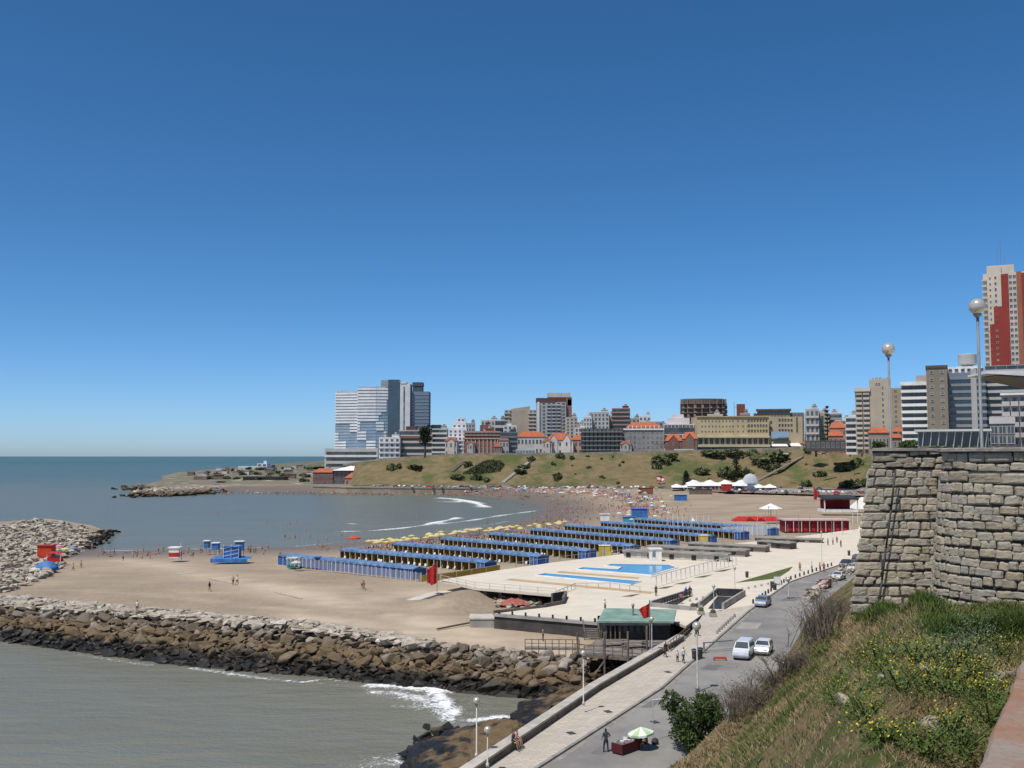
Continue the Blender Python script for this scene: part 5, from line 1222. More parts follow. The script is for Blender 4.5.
# people on the sand, in the surf
def fp(px, py, pose, swim, col, lab, group, z=None, dz=0, rot=None):
    p = at(px,py,2.6 if z is None else z)
    if z is None:
        for _ in range(4): p = at(px,py,max(0,bzat(p.x,p.y)))
    o = link('person', far_mesh(pose,swim), None, (p.x,p.y,p.z+dz), rnd.uniform(0,6.28) if rot is None else rot, col)
    return tag(o, lab, 'person', group)
fp(209.5,591,'walk',False,(.05,.04,.05),'person in black walking alone on the middle of the sand',None)
fp(233,585,'walk',True,(.05,.05,.1),'left one of two people walking on the sand near the pale track',None); fp(237,584.5,'walk',False,(.5,.5,.5),'right one of two people walking on the sand near the pale track',None)
fp(362,589,'walk',True,(.1,.05,.05),'left one of two walkers on the sand below the blue tents',None); fp(364,590,'walk',True,(.4,.3,.1),'right one of two walkers on the sand below the blue tents',None)
fp(137,612,'stand',False,(.6,.55,.5),'person standing on the pale capping of the near breakwater',None,4.2)
fp(123,561,'walk',True,(.05,.05,.08),'person walking on the wet sand left of the lifeguard hut',None); fp(92,549.5,'stand',True,(.05,.05,.08),'person at the water edge beside the far breakwater head',None,.2)
fp(81,568,'walk',True,(.5,.05,.05),'person in red swimwear on the sand below the red kiosk',None); fp(73,571,'walk',True,(.4,.3,.2),'tanned person near the red swimwear walker below the red kiosk',None)
for px,py in ((46,548),(55,551),(103,555),(107,554),(110,556),(135,552),(137,556),(142,557),(143,551),(150,558),(188,553),(191,555),(193,556),(200,552),(206,551),(213,552),(218,551),(248,551),(250,552),(262,549),(265,550),(268,548),(236,549),(58,548),(62,549),(66,551)):
    fp(px,py+1,rnd.choice(['stand','walk','ground','lie']),True,rnd.choice(CL),'beachgoer on the sand between the red kiosk and the first tents',"beachgoers on the open sand")
for px,py in ((218,515),(267,523),(271,524),(286,526),(290,524.5),(294,526),(285,537),(289,539),(297,523),(282,524),(306,530),(327,540),(375,520.5),(367,522),(398,522),(417,516.5),(420,517),(437,531),(295,538),(299,540),(310,537),(318,542),(356,526),(404,531),(447,530),(465,527),(342,536),(492,514),(497,516),(503,515),(508,517),(520,510),(524,511)):
    fp(px,py,'stand',True,rnd.choice(CL),'bather standing in the shallow water of the bay','bathers in the bay',0,-.95 if py<535 else -.5)
r_ = random.Random(21)
for i in range(60):
    tt = r_.random(); a = along([(560,497),(575,505),(560,515),(530,526),(490,532)], tt); px = a.x+r_.uniform(-30,35); py = a.y+r_.uniform(-5,7)
    fp(px,py,r_.choice(['stand','walk']),True,r_.choice(CL),'beachgoer walking on the wet sand at the curve of the bay','walkers on the wet sand')
for i in range(46):
    tt = r_.random(); a = along([(96,553),(170,552),(230,551),(290,549),(345,546)], tt)
    fp(a.x, a.y+r_.uniform(-1,5), r_.choice(['stand','walk','ground','lie','lie']), True, r_.choice(CL), 'bather resting or strolling on the damp sand along the water edge','bathers along the water edge')
# ------------------------------------------------------------------ parasols and the far crowd
def canopy(mb, r, h, z, n=8, m=0, sag=.0):
    c = (0,0,z+h); vs = [c]
    for i in range(n): a = 2*math.pi*i/n; vs.append((r*math.cos(a),r*math.sin(a),z))
    for i in range(n): a = 2*math.pi*i/n; vs.append((r*.995*math.cos(a),r*.995*math.sin(a),z-.16))
    fs = [(0,1+i,1+(i+1)%n) for i in range(n)]+[(1+i,1+n+i,1+n+(i+1)%n,1+(i+1)%n) for i in range(n)]
    vs.append((0,0,z+h-.03)); fs += [(len(vs)-1,1+n+(i+1)%n,1+n+i) for i in range(n)]
    mb.add(vs, fs, m)
pmb = MB(); canopy(pmb, 1.15,.42,1.85); para = pmb.mesh('canopy', m_cloth); pol = MB().tube((0,0,0),(0,0,2.25),.025,n=5).mesh('pole', m_frame)
par0 = None
def parasol(px, py, col, lab, group, z=None, s=1):
    global par0
    p = at(px,py,2.6 if z is None else z)
    if z is None:
        for _ in range(3): p = at(px,py,max(.1,bzat(p.x,p.y)))
    if par0 is None:
        par0 = thing('parasol', lab, 'parasol', tuple(p), 0, group); link('canopy', para, par0, (0,0,0), 0, col); link('pole', pol, par0); par0.scale = (s,)*3; return par0
    o = dup(par0, tuple(p), rnd.uniform(0,6), lab, group, col, ('canopy',), s); return o
r_ = random.Random(5)
for i in range(78):
    tt = r_.random(); a = along([(370,546),(410,542),(440,537),(490,532),(540,528),(562,525)], tt)
    parasol(a.x+r_.uniform(-6,6), a.y+2.5+r_.uniform(-2,2), r_.choice([(.62,.48,.16),(.6,.5,.22),(.66,.56,.3)]), 'yellow parasol between the blue tent rows and the surf', 'yellow parasols above the tents')
parasol(354,549,(.6,.08,.06),'large red parasol behind the second tent row from the sand',None,s=1.7)
PC = [(.6,.08,.06),(.7,.68,.64),(.7,.68,.66),(.12,.25,.5),(.6,.52,.3),(.55,.3,.2),(.2,.3,.35),(.5,.2,.25),(.66,.6,.5),(.68,.64,.58),(.3,.35,.45)]
for i in range(230):
    tt = r_.random(); a = along([(440,492),(500,492.5),(560,493),(610,495),(640,503),(655,512),(650,518),(630,520)], tt**.8)
    w_ = 3+10*max(0,tt-.45)
    parasol(a.x+r_.gauss(0,5+12*(tt>.5)), a.y+r_.gauss(0,.9)*(1+w_*.35), r_.choice(PC), 'coloured parasol on the crowded far curve of the beach', 'parasols on the far beach', s=r_.uniform(.9,1.3))
for i in range(62):
    parasol(r_.uniform(214,330), 488.6+r_.uniform(-.5,1.2), r_.choice([(.1,.2,.45),(.15,.28,.5),(.7,.68,.66),(.7,.68,.66),(.6,.12,.1)]), 'blue or white parasol on the narrow headland beach','parasols on the headland beach', s=1.6)
# the far crowd as one mass
VV=[];FF=[];MI=[];b_=0
mesh_ = [far_mesh('stand'),far_mesh('ground'),far_mesh('lie')]
def crowd_pt(n_, line, sx_, sy_, z=3.0, size=1.0):
    global b_
    for i in range(n_):
        a = along(line, r_.random()); px, py = a.x+r_.gauss(0,sx_), a.y+r_.gauss(0,sy_); p = at(px,py,2.6); zz_ = max(.3,bzat(p.x,p.y)) if p.y<1480 else 3
        x,y = p.x,p.y; h = r_.choice([.8,1.7,1.7,.9]); w_ = r_.uniform(.2,.45)*(1.5 if h<1 else 1); k = 6
        prof = [(.5,0),(.62,.25),(.7,.5),(1,.8),(.5,.87),(.45,.95),(.1,1)]
        for rr,hh in prof:
            for q in range(k): t_=2*math.pi*q/k; VV.append((x+w_*.55*rr*math.cos(t_)*size, y+w_*.55*rr*math.sin(t_)*size, zz_+h*hh))
        mi = r_.choice([0,0,1,2,3,4,5])
        for j_ in range(len(prof)-1):
            for q in range(k): FF.append((b_+j_*k+q,b_+j_*k+(q+1)%k,b_+(j_+1)*k+(q+1)%k,b_+(j_+1)*k+q)); MI.append(0 if j_ in (0,1,4,5) else mi)
        b_ += k*len(prof)
crowd_pt(900, [(420,491.5),(500,492),(560,492.5),(612,494),(645,503)], 6, .9); crowd_pt(420, [(610,496),(640,505),(660,514)], 12, 3.5); crowd_pt(420,[(210,490),(260,490),(330,491),(400,491.5)],4,.5,size=1.3); crowd_pt(150,[(560,500),(590,508),(560,522)],16,4); crowd_pt(330,[(370,546),(430,540),(490,533),(545,529),(570,525)],4,2)
cm = [m_skin]+[M('beach_cloth',c,None,2,.8) for c in ((.7,.68,.65),(.5,.1,.09),(.08,.15,.35),(.55,.5,.42),(.04,.04,.045))]
o = link('crowd', np_mesh('crowd', VV, FF, cm, MI)); tag(o, 'dense far crowd of bathers along the curve of the beach', 'crowd', None, 'stuff')
# ------------------------------------------------------------------ tents
m_blue = M('tent_blue',(.05,.13,.36),(.035,.09,.27),.5,.75); m_bluroof = M('tent_roof_blue',(.16,.26,.42),(.09,.17,.3),.4,.7); m_ochre = M('tent_ochre',(.3,.19,.03),(.18,.11,.02),.6,.85)
def tent_proto():
    r0 = thing('beach_tent','x','beach tent',(0,0,0))
    w_, d_ = 2.45, 3.0
    hw_=w_/2-.02; mb = MB(); mb.add([(-hw_,-.3,2.0),(0,-.3,2.55),(hw_,-.3,2.0),(hw_,d_+.2,2.0),(0,d_+.2,2.55),(-hw_,d_+.2,2.0),(-hw_,-.3,1.82),(hw_,-.3,1.82),(-hw_,-.27,1.96),(0,-.27,2.51),(hw_,-.27,1.96),(hw_,d_+.17,1.96),(0,d_+.17,2.51),(-hw_,d_+.17,1.96)],[(5,0,1,4),(4,1,2,3),(6,7,2,0),(0,2,1),(3,5,4),(9,8,13,12),(10,9,12,11)]); mb.build('roof', m_bluroof, r0)
    mb = MB(); mb.box(-w_/2,w_/2,d_-.04,d_,0,2.0,0); mb.box(-w_/2+.03,-w_/2+.06,.1,d_-.05,.05,2.02,1); mb.box(w_/2-.06,w_/2-.03,.1,d_-.05,.05,2.02,1); mb.box(-w_/2+.07,w_/2-.07,d_*.45,d_*.45+.03,.0,2.2,1); mb.build('curtain', [m_blue,m_ochre], r0)
    mb = MB()
    for x in (-w_/2,w_/2-.06):
        mb.box(x,x+.06,-.2,-.14,0,2.0); mb.box(x,x+.06,d_+.06,d_+.12,0,2.0)
        mb.tube((x+.03,-.2,2.02),(x+.03,d_+.2,2.02),.05,n=4)
    mb.build('frame', m_white, r0); return r0
tent0 = tent_proto()
rows = [((417,578),(289,560)),((477,571.5),(336,553)),((530.5,564.5),(391,546)),((579,558.5),(440,540.5)),((624,553.5),(486,535)),((664,547.5),(528,531)),((702,543),(563,527)),((735,539),(598,524)),((765,535.5),(632,521))]
first = True; m_plastic = M('white_plastic',(.72,.72,.7),(.62,.62,.6),3,.5)
ords = ['nearest the open sand','second from the open sand','third from the open sand','fourth from the open sand','fifth from the open sand','sixth from the open sand','seventh from the open sand','second farthest from the open sand','farthest from the open sand']
cb = MB(); cb.box(-.24,.24,-.24,.2,.4,.44); cb.add([(-.24,.16,.44),(.24,.16,.44),(.22,.3,.9),(-.22,.3,.9),(-.24,.2,.44),(.24,.2,.44),(.22,.34,.9),(-.22,.34,.9)],[(0,1,2,3),(7,6,5,4),(3,2,6,7),(0,3,7,4),(1,5,6,2)])
for x in (-.22,.18):
    for y in (-.22,.16): cb.box(x,x+.04,y,y+.04,0,.4)
chair_me = cb.mesh('chair', m_plastic)
for ri,(a,c) in enumerate(rows):
    a = at(*a,2.9); c = at(*c,2.6); A2 = Vector((a.x,a.y)); C2 = Vector((c.x,c.y)); ln = (C2-A2).length; d = (C2-A2)/ln; n_ = int(ln/2.5)
    rz = math.atan2(d.y,d.x)+math.pi   # local +x along the row towards its right end; front (-y) faces the camera side
    for i in range(n_):
        p = A2+d*(1.25+i*2.5); z = bzat(p.x,p.y)+.03
        if ri == 0: z -= 0
        ori = rz if ri else rz+math.pi  # the nearest row turns its back
        pp_ = p if ri else p+Vector((-d.y,d.x))*0
        lab = f'blue roofed beach tent in the row {ords[ri]}'
        if first: o = tent0; o.location=(pp_.x,pp_.y,z); o.rotation_euler=(0,0,ori); tag(o,lab,None,'blue tents in the row '+ords[ri]); first=False
        else: dup(tent0,(pp_.x,pp_.y,z),ori,lab,'blue tents in the row '+ords[ri])
        if ri in (1,2,3,4) and rnd.random()<.85:
            q = p + Vector((math.sin(rz),-math.cos(rz)))*(1.0+rnd.random()*.8)
            tag(link('chair', chair_me, None,(q.x+rnd.uniform(-.6,.6),q.y+rnd.uniform(-.4,.4),bzat(q.x,q.y)), rz+rnd.uniform(-.8,.8)), 'white plastic chair standing before a blue tent', 'chair', 'white chairs before the tents')
    # blue end cabin
    e = A2-d*1.4; ec = thing('end_cabin', f'blue canvas end cabin closing the tent row {ords[ri]}', 'cabin', (e.x,e.y,bzat(e.x,e.y)), rz+(math.pi if ri==0 else 0))
    MB().box(-1.3,1.3,-.2,3.1,0,2.05).build('canvas_wall', m_blue, ec); MB().add([(-1.4,-.35,2.06),(1.4,-.35,2.06),(1.4,1.5,2.55),(-1.4,1.5,2.55),(1.4,3.3,2.06),(-1.4,3.3,2.06)],[(0,1,2,3),(3,2,4,5),(0,3,5),(1,4,2),(0,5,4,1)]).build('roof', m_bluroof, ec)
    mb = MB(); 
    for x in (-1.33,0,1.33):
        for y in (-.24,3.12): mb.box(x-.03,x+.03,y-.03,y+.03,0,2.06)
    mb.build('frame', m_white, ec)
# fence before the first row
a = at(421,583,2.9); c = at(287,566.5,2.6); fo_ = thing('fence','long grey mesh fence with thin posts in front of the nearest tent row','fence',(a.x,a.y,bzat(a.x,a.y)-.1)); A2=Vector((a.x,a.y)); C2=Vector((c.x,c.y)); n_=30
mb = MB(); m_net = M('fence_netting',(.32,.32,.33),(.25,.25,.26),2,.8)
for i in range(n_+1):
    p = A2.lerp(C2,i/n_)-A2; MB().box(p.x-.05,p.x+.05,p.y-.05,p.y+.05,0,2.0).build('post', m_white, fo_)
d = C2-A2
for k in range(9): mb.beam((0,0,.25+k*.19),(d.x,d.y,.25+k*.19),.015,.05)
for i in range(150): p = d*(i/150); mb.box(p.x-.02,p.x+.02,p.y-.012,p.y+.012,.2,1.9)
mb.build('netting', m_net, fo_)
# yellow strip wall between tents and esplanade
yl = [at(419,582,3.),at(440,579,3.2),at(500,571,3.)]
ys_ = thing('low_wall','low mustard yellow canvas wall between the tents and the esplanade','canvas wall',(yl[0].x,yl[0].y,3))
for i in range(2):
    p,q = yl[i]-yl[0],yl[i+1]-yl[0]; MB().beam((p.x,p.y,.5),(q.x,q.y,.5),.1,1.5).build('panel', M('yellow_canvas',(.5,.34,.05),(.4,.27,.04),1,.8), ys_)
for px,py in ((400,575),(607,553)):
    pass
# pale canvas strips behind: yellow cabins
for px,py,w_ in ((605,557,2.6),(704,545.5,2.2)):
    p = at(px,py,3.2); o = thing('changing_cabin','small bright yellow changing cabin at the end of a tent row' if px<650 else 'small yellow changing cabin farther along between tent rows','cabin',(p.x,p.y,2.9)); MB().box(-w_/2,w_/2,0,2,0,2.9).build('wall', M('yellow_board',(.65,.5,.05),(.55,.4,.04),1,.6), o); MB().box(-w_/2-.1,w_/2+.1,-.1,2.1,2.9,3.0).build('roof', m_white, o); MB().box(-.4,.4,-.03,-.001,.1,2.1).build('door', m_frame, o)
# ------------------------------------------------------------------ pools and esplanade
m, t, n, l, b = nt('pool_water'); p_ = noise_(t,.8,3); l.new(mixc(t,p_,(.07,.30,.52),(.10,.38,.60)), b.inputs['Base Color']); b.inputs['Roughness'].default_value=.12; bump(t,b,noise_(t,3,3),.2,.05); m_pool = m
m_poolwall = M('pool_paint',(.12,.32,.5),(.1,.27,.45),1,.6)
def pool(label, px_poly, deck=None):
    w_ = [tuple(at(a,c,5.0)[:2]) for a,c in px_poly]; cx,cy = w_[0]; q = [(x-cx,y-cy) for x,y in w_]
    root = thing('swimming_pool', label, 'swimming pool', (cx,cy,5.0))
    o = sheet('water', q, .03, m_pool, 0, root, None); o['label'] = 'clear blue water'
    mb = MB(); area = sum(q[i][0]*q[(i+1)%len(q)][1]-q[(i+1)%len(q)][0]*q[i][1] for i in range(len(q))); q2 = q if area < 0 else q[::-1]
    q2 = q2+[q2[0]]; ribbon(mb, q2, -.45, .0, .0, .16); mb.build('rim', m_white, root)
    mb = MB(); ribbon(mb, q2, .0, .03, .0, .15); mb.build('lining', m_poolwall, root)
pool('long narrow pool nearest the pit on the esplanade', [(537,575.5),(546,574),(640,582),(632,585)])
pool('large stepped blue pool in the middle of the esplanade', [(577,569.5),(584,568),(618,570),(622,567.5),(606,566),(612,564.6),(668,565.5),(676,568),(664,571.5),(652,575.5)])
m_tan = M('tan_band',(.5,.36,.2),(.42,.3,.17),.5,.85)
for i,pl in enumerate(([(505,580),(510,578.5),(655,592),(650,594)],[(560,571),(640,577.5),(638,579),(556,572.5)])):
    o = sheet('tan_paving_band', [g(*q) for q in pl], 5.006, m_tan); 
for i,pl in enumerate(([(735,583),(793,566.5),(789,571),(777,578.5)],)):
    o = sheet('grass_wedge', [g(*q) for q in pl], 5.02, M('lawn',(.06,.1,.02),(.11,.12,.035),.8,.95,bmp=.6,bscale=20)); 
# dark planting strips at the pool fence
fl_ = [g(640,594.5), g(676,581), g(700,574), g(737,566)]
for i,(u_) in enumerate(((630,596),(664,588),(682,583.5),(702,577),(722,571))):
    px,py = u_; o = sheet('planting_strip', [g(px-9,py+.9),g(px+1,py-1.2),g(px+11,py-2.4),g(px+2,py+.6)], 5.015, M('ground_plants',(.09,.1,.04),(.13,.12,.06),1,.95))
def rail(label, pts, h, step, mat, name='railing', cat='railing', bars=(1.,), r=.04, solid=None):
    o0 = Vector(pts[0]); root = thing(name, label, cat, tuple(o0)); q = [Vector(p)-o0 for p in pts]
    tb = MB()
    for i in range(len(q)-1):
        a,c = q[i],q[i+1]; n_ = max(1,round((c-a).length/step))
        for k in range(n_+(i==len(q)-2)):
            p = a.lerp(c,k/n_); MB().box(p.x-r,p.x+r,p.y-r,p.y+r,p.z,p.z+h).build('post', mat, root)
        for bz_ in bars: tb.beam(a+Vector((0,0,h*bz_)), c+Vector((0,0,h*bz_)), r*1.6, r*1.6)
    if bars: tb.build('rail', mat, root)
    if solid:
        mb = MB()
        for i in range(len(q)-1): mb.beam(q[i]+Vector((0,0,solid/2)),q[i+1]+Vector((0,0,solid/2)),.25,solid)
        mb.build('plinth', m_concrete, root)
    return root
A3 = lambda px,py,z=5.: tuple(at(px,py,z))
rail('white pool fence of tall posts along the large stepped pool', [A3(651,588.5),A3(690,577),A3(736,564.5)], 1.9, 2.3, m_white, 'pool_fence', 'fence', (.98,), .07)
rail('low fence of stubby dark posts around the long narrow pool', [A3(556,597),A3(575,588.5),A3(610,588),A3(640,592)], .9, 2.1, m_frame, 'pool_fence', 'fence', (.95,), .06)
rail('railing along the cantilevered edge of the upper esplanade', [A3(440,580.5),A3(475,588),A3(520,591.8),A3(556,594.8)], 1., 3.0, m_frame, bars=(.95,.5))
rail('railing along the left rim of the esplanade facing the tents', [A3(441,579.5),A3(500,569.7),A3(560,561),A3(640,551.6),A3(700,546)], 1., 5, m_frame, bars=(.95,))
# pit under the upper esplanade
for i,(px,py) in enumerate(((462,584),(479,589),(485,589.5),(500,590.5),(520,592))):
    p = at(px,py,4.6); tag(MB().box(-.3,.3,-.3,.3,-3.2,-.2).build('concrete_column', m_concrete, None, (p.x,p.y+(1.2),4.85)), 'concrete column holding up the cantilevered esplanade over the pit', 'column', 'columns under the esplanade')
pk = at(489,619,4.); cbk = thing('concrete_block','pale topped concrete block at the corner below the terrace','concrete block',(pk.x,pk.y,2.)); MB().box(-2.7,.8,-1.,2.6,-.5,2.1).build('block', m_concrete, cbk, bevel=.05); MB().box(-2.8,.9,-1.1,2.7,2.104,2.3).build('cap', M('pale_slab',(.55,.5,.43),(.45,.41,.35),1,.85), cbk)
# low pit walls (zigzag)
lw = thing('low_wall','low zigzag concrete wall around the building pit','low wall',A3(545,607)); o0 = Vector(A3(545,607))
for a,c,h_ in (((494,613),(545,607.3),.35),((545,607.3),(563,604),.5),((563,604),(566,597),.95),((552,599.5),(566,597),.95)):
    mb = MB(); a,c = Vector(A3(*a))-o0, Vector(A3(*c))-o0; mb.beam(a+Vector((0,0,h_/2-.2)),c+Vector((0,0,h_/2-.2)),.35,h_+.4); mb.build('wall_segment', M('dark_board',(.1,.09,.08),(.16,.14,.12),1,.8), lw)
# rubble and red netting in the pit
tag(rubble('building_rubble', [(at(px,py,3).x,at(px,py,3).y,3.0+rnd.uniform(0,.5),rnd.uniform(.25,.8),.6) for px,py in [(rnd.uniform(495,540),rnd.uniform(600,608)) for _ in range(140)]], m_pale),'loose pale rubble in the building pit','rubble',None,'stuff')
p = at(513,604.5,3.2); nvs = MB(); K=10
vs=[(x_,y_,.9*math.exp(-((x_/2.)**2+(y_/1.6)**2))+.35*noise.noise((x_*1.5,y_*1.5,2))+.1) for x_ in np.linspace(-2.6,2.6,K) for y_ in np.linspace(-2,2,K)]
nvs.add(vs,[(i*K+j,(i+1)*K+j,(i+1)*K+j+1,i*K+j+1) for i in range(K-1) for j in range(K-1)]); o = nvs.build('netting', M('red_netting',(.42,.12,.09),(.28,.09,.07),3,.8), None, (p.x,p.y,3.2)); tag(o,'crumpled red safety netting heaped in the building pit','netting')
# planks and slabs on the sand
for pts_,lab,mt in (([(412,601),(436,593.5),(470,589.5)],'long pale concrete slab lying on the sand beside the pit',m_pave),):
    q=[at(*x_,3.1) for x_ in pts_]; o0=q[0]; mb=MB()
    for i in range(2): mb.beam(q[i]-o0,q[i+1]-o0,2.2,.35)
    tag(mb.build('concrete_slab', M('slab_concrete',(.6,.55,.48),(.5,.45,.38),1,.85),None,tuple(o0)),lab,'slab')
a = at(437,629,3.3); c = at(473,622,3.3); mb=MB().beam((0,0,0),c-a,.25,.2); tag(mb.build('timber_beam', m_wood, None, tuple(a)),'long dark timber lying on the sand before the concrete block','timber')
q=[at(177,571,2.8),at(210,578,2.8),at(260,590,2.9),at(302,599.5,2.9)]; q=[Vector((v.x,v.y,bzat(v.x,v.y)+.12)) for v in q]; mb=MB(); o0=q[0]
for i in range(3): mb.beam(q[i]-o0,q[i+1]-o0,.16,.12)
tag(mb.build('hose_pipe', M('pipe_paint',(.55,.5,.42),(.45,.41,.34),1,.8), None, tuple(o0)),'long white pipe running diagonally across the open sand','pipe')
# terraces of long grey cabins behind the pool
m_slab = M('slab_roof',(.33,.31,.27),(.23,.215,.19),.5,.9)
def longblock(label, a, c, h, dep, wallc, roofc, z=5.):
    A_, C_ = Vector(A3(*a,z)), Vector(A3(*c,z)); d = C_-A_; ang = math.atan2(d.y,d.x); L_ = d.length
    root = thing('cabin_block', label, 'cabin block', tuple(A_), ang)
    MB().box(0,L_,0,dep,0,h-.25).build('wall', wallc, root); MB().box(-.3,L_+.3,-.5,dep+.3,h-.246,h).build('roof', roofc, root)
    n_ = int(L_/2.4)
    for i in range(n_): MB().box(i*2.4+.5,i*2.4+1.5,-.04,-.001,.05,h-.5).build('door', m_frame if i%2 else m_dark, root)
wl_ = wallmat((.5,.47,.42))
longblock('long low cabin block directly behind the large pool with a white wall',(624,557.5),(727,562),1.6,3.2,wl_,m_slab)
longblock('second long grey roofed cabin block behind the pool',(648,552),(745,557),1.5,3.4,wallmat((.3,.28,.25)),m_slab)
longblock('third grey roofed cabin block farther behind the pool',(688,548.5),(765,552.5),1.4,3.5,wallmat((.25,.23,.2)),m_slab)
longblock('short dark cabin block near the far plaza',(757,547),(790,549.5),1.6,3,wallmat((.12,.1,.09)),m_slab); longblock('far low grey wall block beside the last tent row',(755,541),(822,543),1.,3,wallmat((.2,.18,.14)),m_slab)
bo = thing('ticket_booth','small white ticket booth with a blue window behind the large pool','booth',A3(656,561.5)); MB().box(-1.2,1.2,0,2.2,0,2.5).build('wall', m_white, bo); MB().box(-1.4,1.4,-.2,2.4,2.504,2.7).build('roof', m_white, bo); MB().box(-.75,-.05,-.03,-.002,.9,2.1).build('window', m_glassblue, bo)
# underpass
o0 = Vector(A3(716,607)); up_ = thing('underpass_entrance','sunken underpass entrance with low parapets and a dark opening','underpass',tuple(o0)); L2 = lambda px,py,z=5.: Vector(A3(px,py,z))-o0
q = [L2(716,608.5),L2(730,597.5),L2(749,599.5),L2(744,600),L2(728,609.5)]
mb = MB(); shade_quad=[L2(708,608.8),L2(717.5,596.3),L2(742,597.5),L2(723.5,609.3)]; mb.add([(v.x,v.y,.022) for v in shade_quad],[(0,1,2,3)]); mb.build('opening', m_dark, up_)  # flat dark sheet on the paving imitates the shaded underpass mouth
for a,c,h_ in (((699,608.5),(716,594.5),.9),((716,594.5),(744,595.5),1.0),((723,609.5),(744.5,595.8),.9),((699,608.5),(703,608.8),.5)):
    a,c=L2(*a),L2(*c); MB().beam(a+Vector((0,0,h_/2)),c+Vector((0,0,h_/2)),.35,h_).build('parapet', m_concrete, up_)
a,c=L2(717.5,595.5),L2(742,596.5); MB().prism([(a.x,a.y-.6),(c.x,c.y-.6),(c.x,c.y+.2),(a.x,a.y+.2)],.024,1.12).build('lintel', m_dark, up_)
# ramp railing with steps
o0 = Vector(A3(655,607)); rp = thing('ramp','dark sided stair ramp descending from the plaza beside the green roof','ramp',tuple(o0))
mb=MB(); L2 = lambda px,py,z=5.: Vector(A3(px,py,z))-o0
mb.add([(v.x,v.y,.02) for v in (L2(656,606.5),L2(680,598),L2(693,595),L2(672,608))],[(0,1,2,3)]); mb.build('stair_shade', m_dark, rp)  # stairwell shade painted as a flat dark sheet on the plaza
for a,c,h_ in (((651,606.5),(690,594),.8),((651,606.5),(690,610.5),.6),((690,610.5),(703,604),.6)):
    a,c=L2(*a),L2(*c); MB().beam(a+Vector((0,0,h_/2)),c+Vector((0,0,h_/2)),.3,h_).build('parapet', m_concrete, rp)
rail('dark handrail along the stair ramp with people leaning on it', [A3(662,606),A3(692,595.5)], 1.1, 1.1, m_dark, bars=(.95,.5))
# kiosk with green roof
KZ=3.8
o0 = at(636,640,KZ); kk = thing('beach_bar','dark beach bar with a large faded green roof behind the pier deck','beach bar',tuple(o0)); cr4 = [at(597.6,621,6.3)-o0, at(673.8,621.5,6.3)-o0, at(676.5,609.5,6.7)-o0, at(604.5,608,6.7)-o0]
m_green = M('green_roof_felt',(.15,.255,.205),(.24,.335,.28),.6,.8,bmp=.2,bscale=6,detail=8)
mb=MB(); mb.add([v+Vector((0,0,0)) for v in cr4]+[v-Vector((0,0,.22)) for v in cr4],[(0,1,2,3),(7,6,5,4),(0,4,5,1),(1,5,6,2),(2,6,7,3),(3,7,4,0)]); mb.build('roof', m_green, kk)
x0,x1 = cr4[0].x+.5, cr4[1].x-.3; y0=cr4[0].y+1.0; y1=cr4[2].y-.3; xm = x0+(x1-x0)*.3
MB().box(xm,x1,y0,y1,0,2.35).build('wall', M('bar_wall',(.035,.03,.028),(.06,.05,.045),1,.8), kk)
for i in range(7):
    xx = xm+.2+(x1-xm-.4)*i/7; MB().box(xx,xx+(x1-xm)/7-.35,y0-.05,y0-.002,.9,2.1).build('window', m_glass, kk)
for i in range(5): xx = x0+(xm-x0)*i/4.5; MB().box(xx-.08,xx+.08,y0-.6,y0-.44,0,2.3).build('post', m_wood, kk)
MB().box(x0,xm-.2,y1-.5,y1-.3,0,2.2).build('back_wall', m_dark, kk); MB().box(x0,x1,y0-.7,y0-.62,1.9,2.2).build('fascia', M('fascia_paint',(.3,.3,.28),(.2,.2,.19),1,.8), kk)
vn = thing('roof_vent','small metal vent pipe on the green roof','vent',tuple(at(633,615,6.55))); MB().lathe([(.14,-.3),(.14,1.2),(.3,1.25),(.02,1.5)],8).build('pipe', m_grey, vn)
# pier deck
o0 = at(579,653,KZ); dk = thing('pier_deck','weathered timber pier deck on tall posts beside the breakwater','pier',tuple(o0)); L2=lambda px,py,z=KZ: at(px,py,z)-o0
dp=[L2(575,652.7),L2(652,659),L2(690,636),L2(600,638)]
mb=MB(); 
nb_=34
for i in range(nb_):
    u=i/nb_; v_=(i+.9)/nb_
    a,c,d_,e_ = dp[0].lerp(dp[3],u),dp[0].lerp(dp[3],v_),dp[1].lerp(dp[2],v_),dp[1].lerp(dp[2],u)
    mb.prism([a[:2],e_[:2],d_[:2],c[:2]],-.06+.01*(i%3),.0+.01*(i%3))
mb.build('deck_boards', m_woodgrey, dk)
for a,c in ((dp[0],dp[1]),(dp[3],dp[2]),(dp[0],dp[3]),((dp[0]+dp[1])/2,(dp[3]+dp[2])/2)): MB().beam(a-Vector((0,0,.24)),c-Vector((0,0,.24)),.25,.34).build('joist', m_wood, dk)
for px,yt in ((577.5,633),(604.5,632),(628,631.5),(647,626)):
    p=at(px,654+(px-575)*.08,KZ)-o0; top=atY(px,yt,(p+o0).y)-o0; MB().tube((p.x,p.y,-4.4),(p.x,p.y,top.z),.13,n=7).build('post', m_wood, dk)
for px in (590,616,640,585,610): p=at(px,644,KZ)-o0; MB().tube((p.x,p.y,-4.4),(p.x,p.y,-.3),.13,n=7).build('post', m_wood, dk)
for (ax,az,bx_,bz__) in ((580,-.5,598,-4),(628,-.6,606,-3.9),(604,-.6,586,-3.6),(629,-.5,640,-2.5)):
    a=at(ax,654+(ax-575)*.08,KZ)-o0; c=at(bx_,654+(bx_-575)*.08,KZ)-o0; MB().tube((a.x,a.y,az),(c.x,c.y,bz__),.1,n=6).build('brace', m_woodgrey, dk)
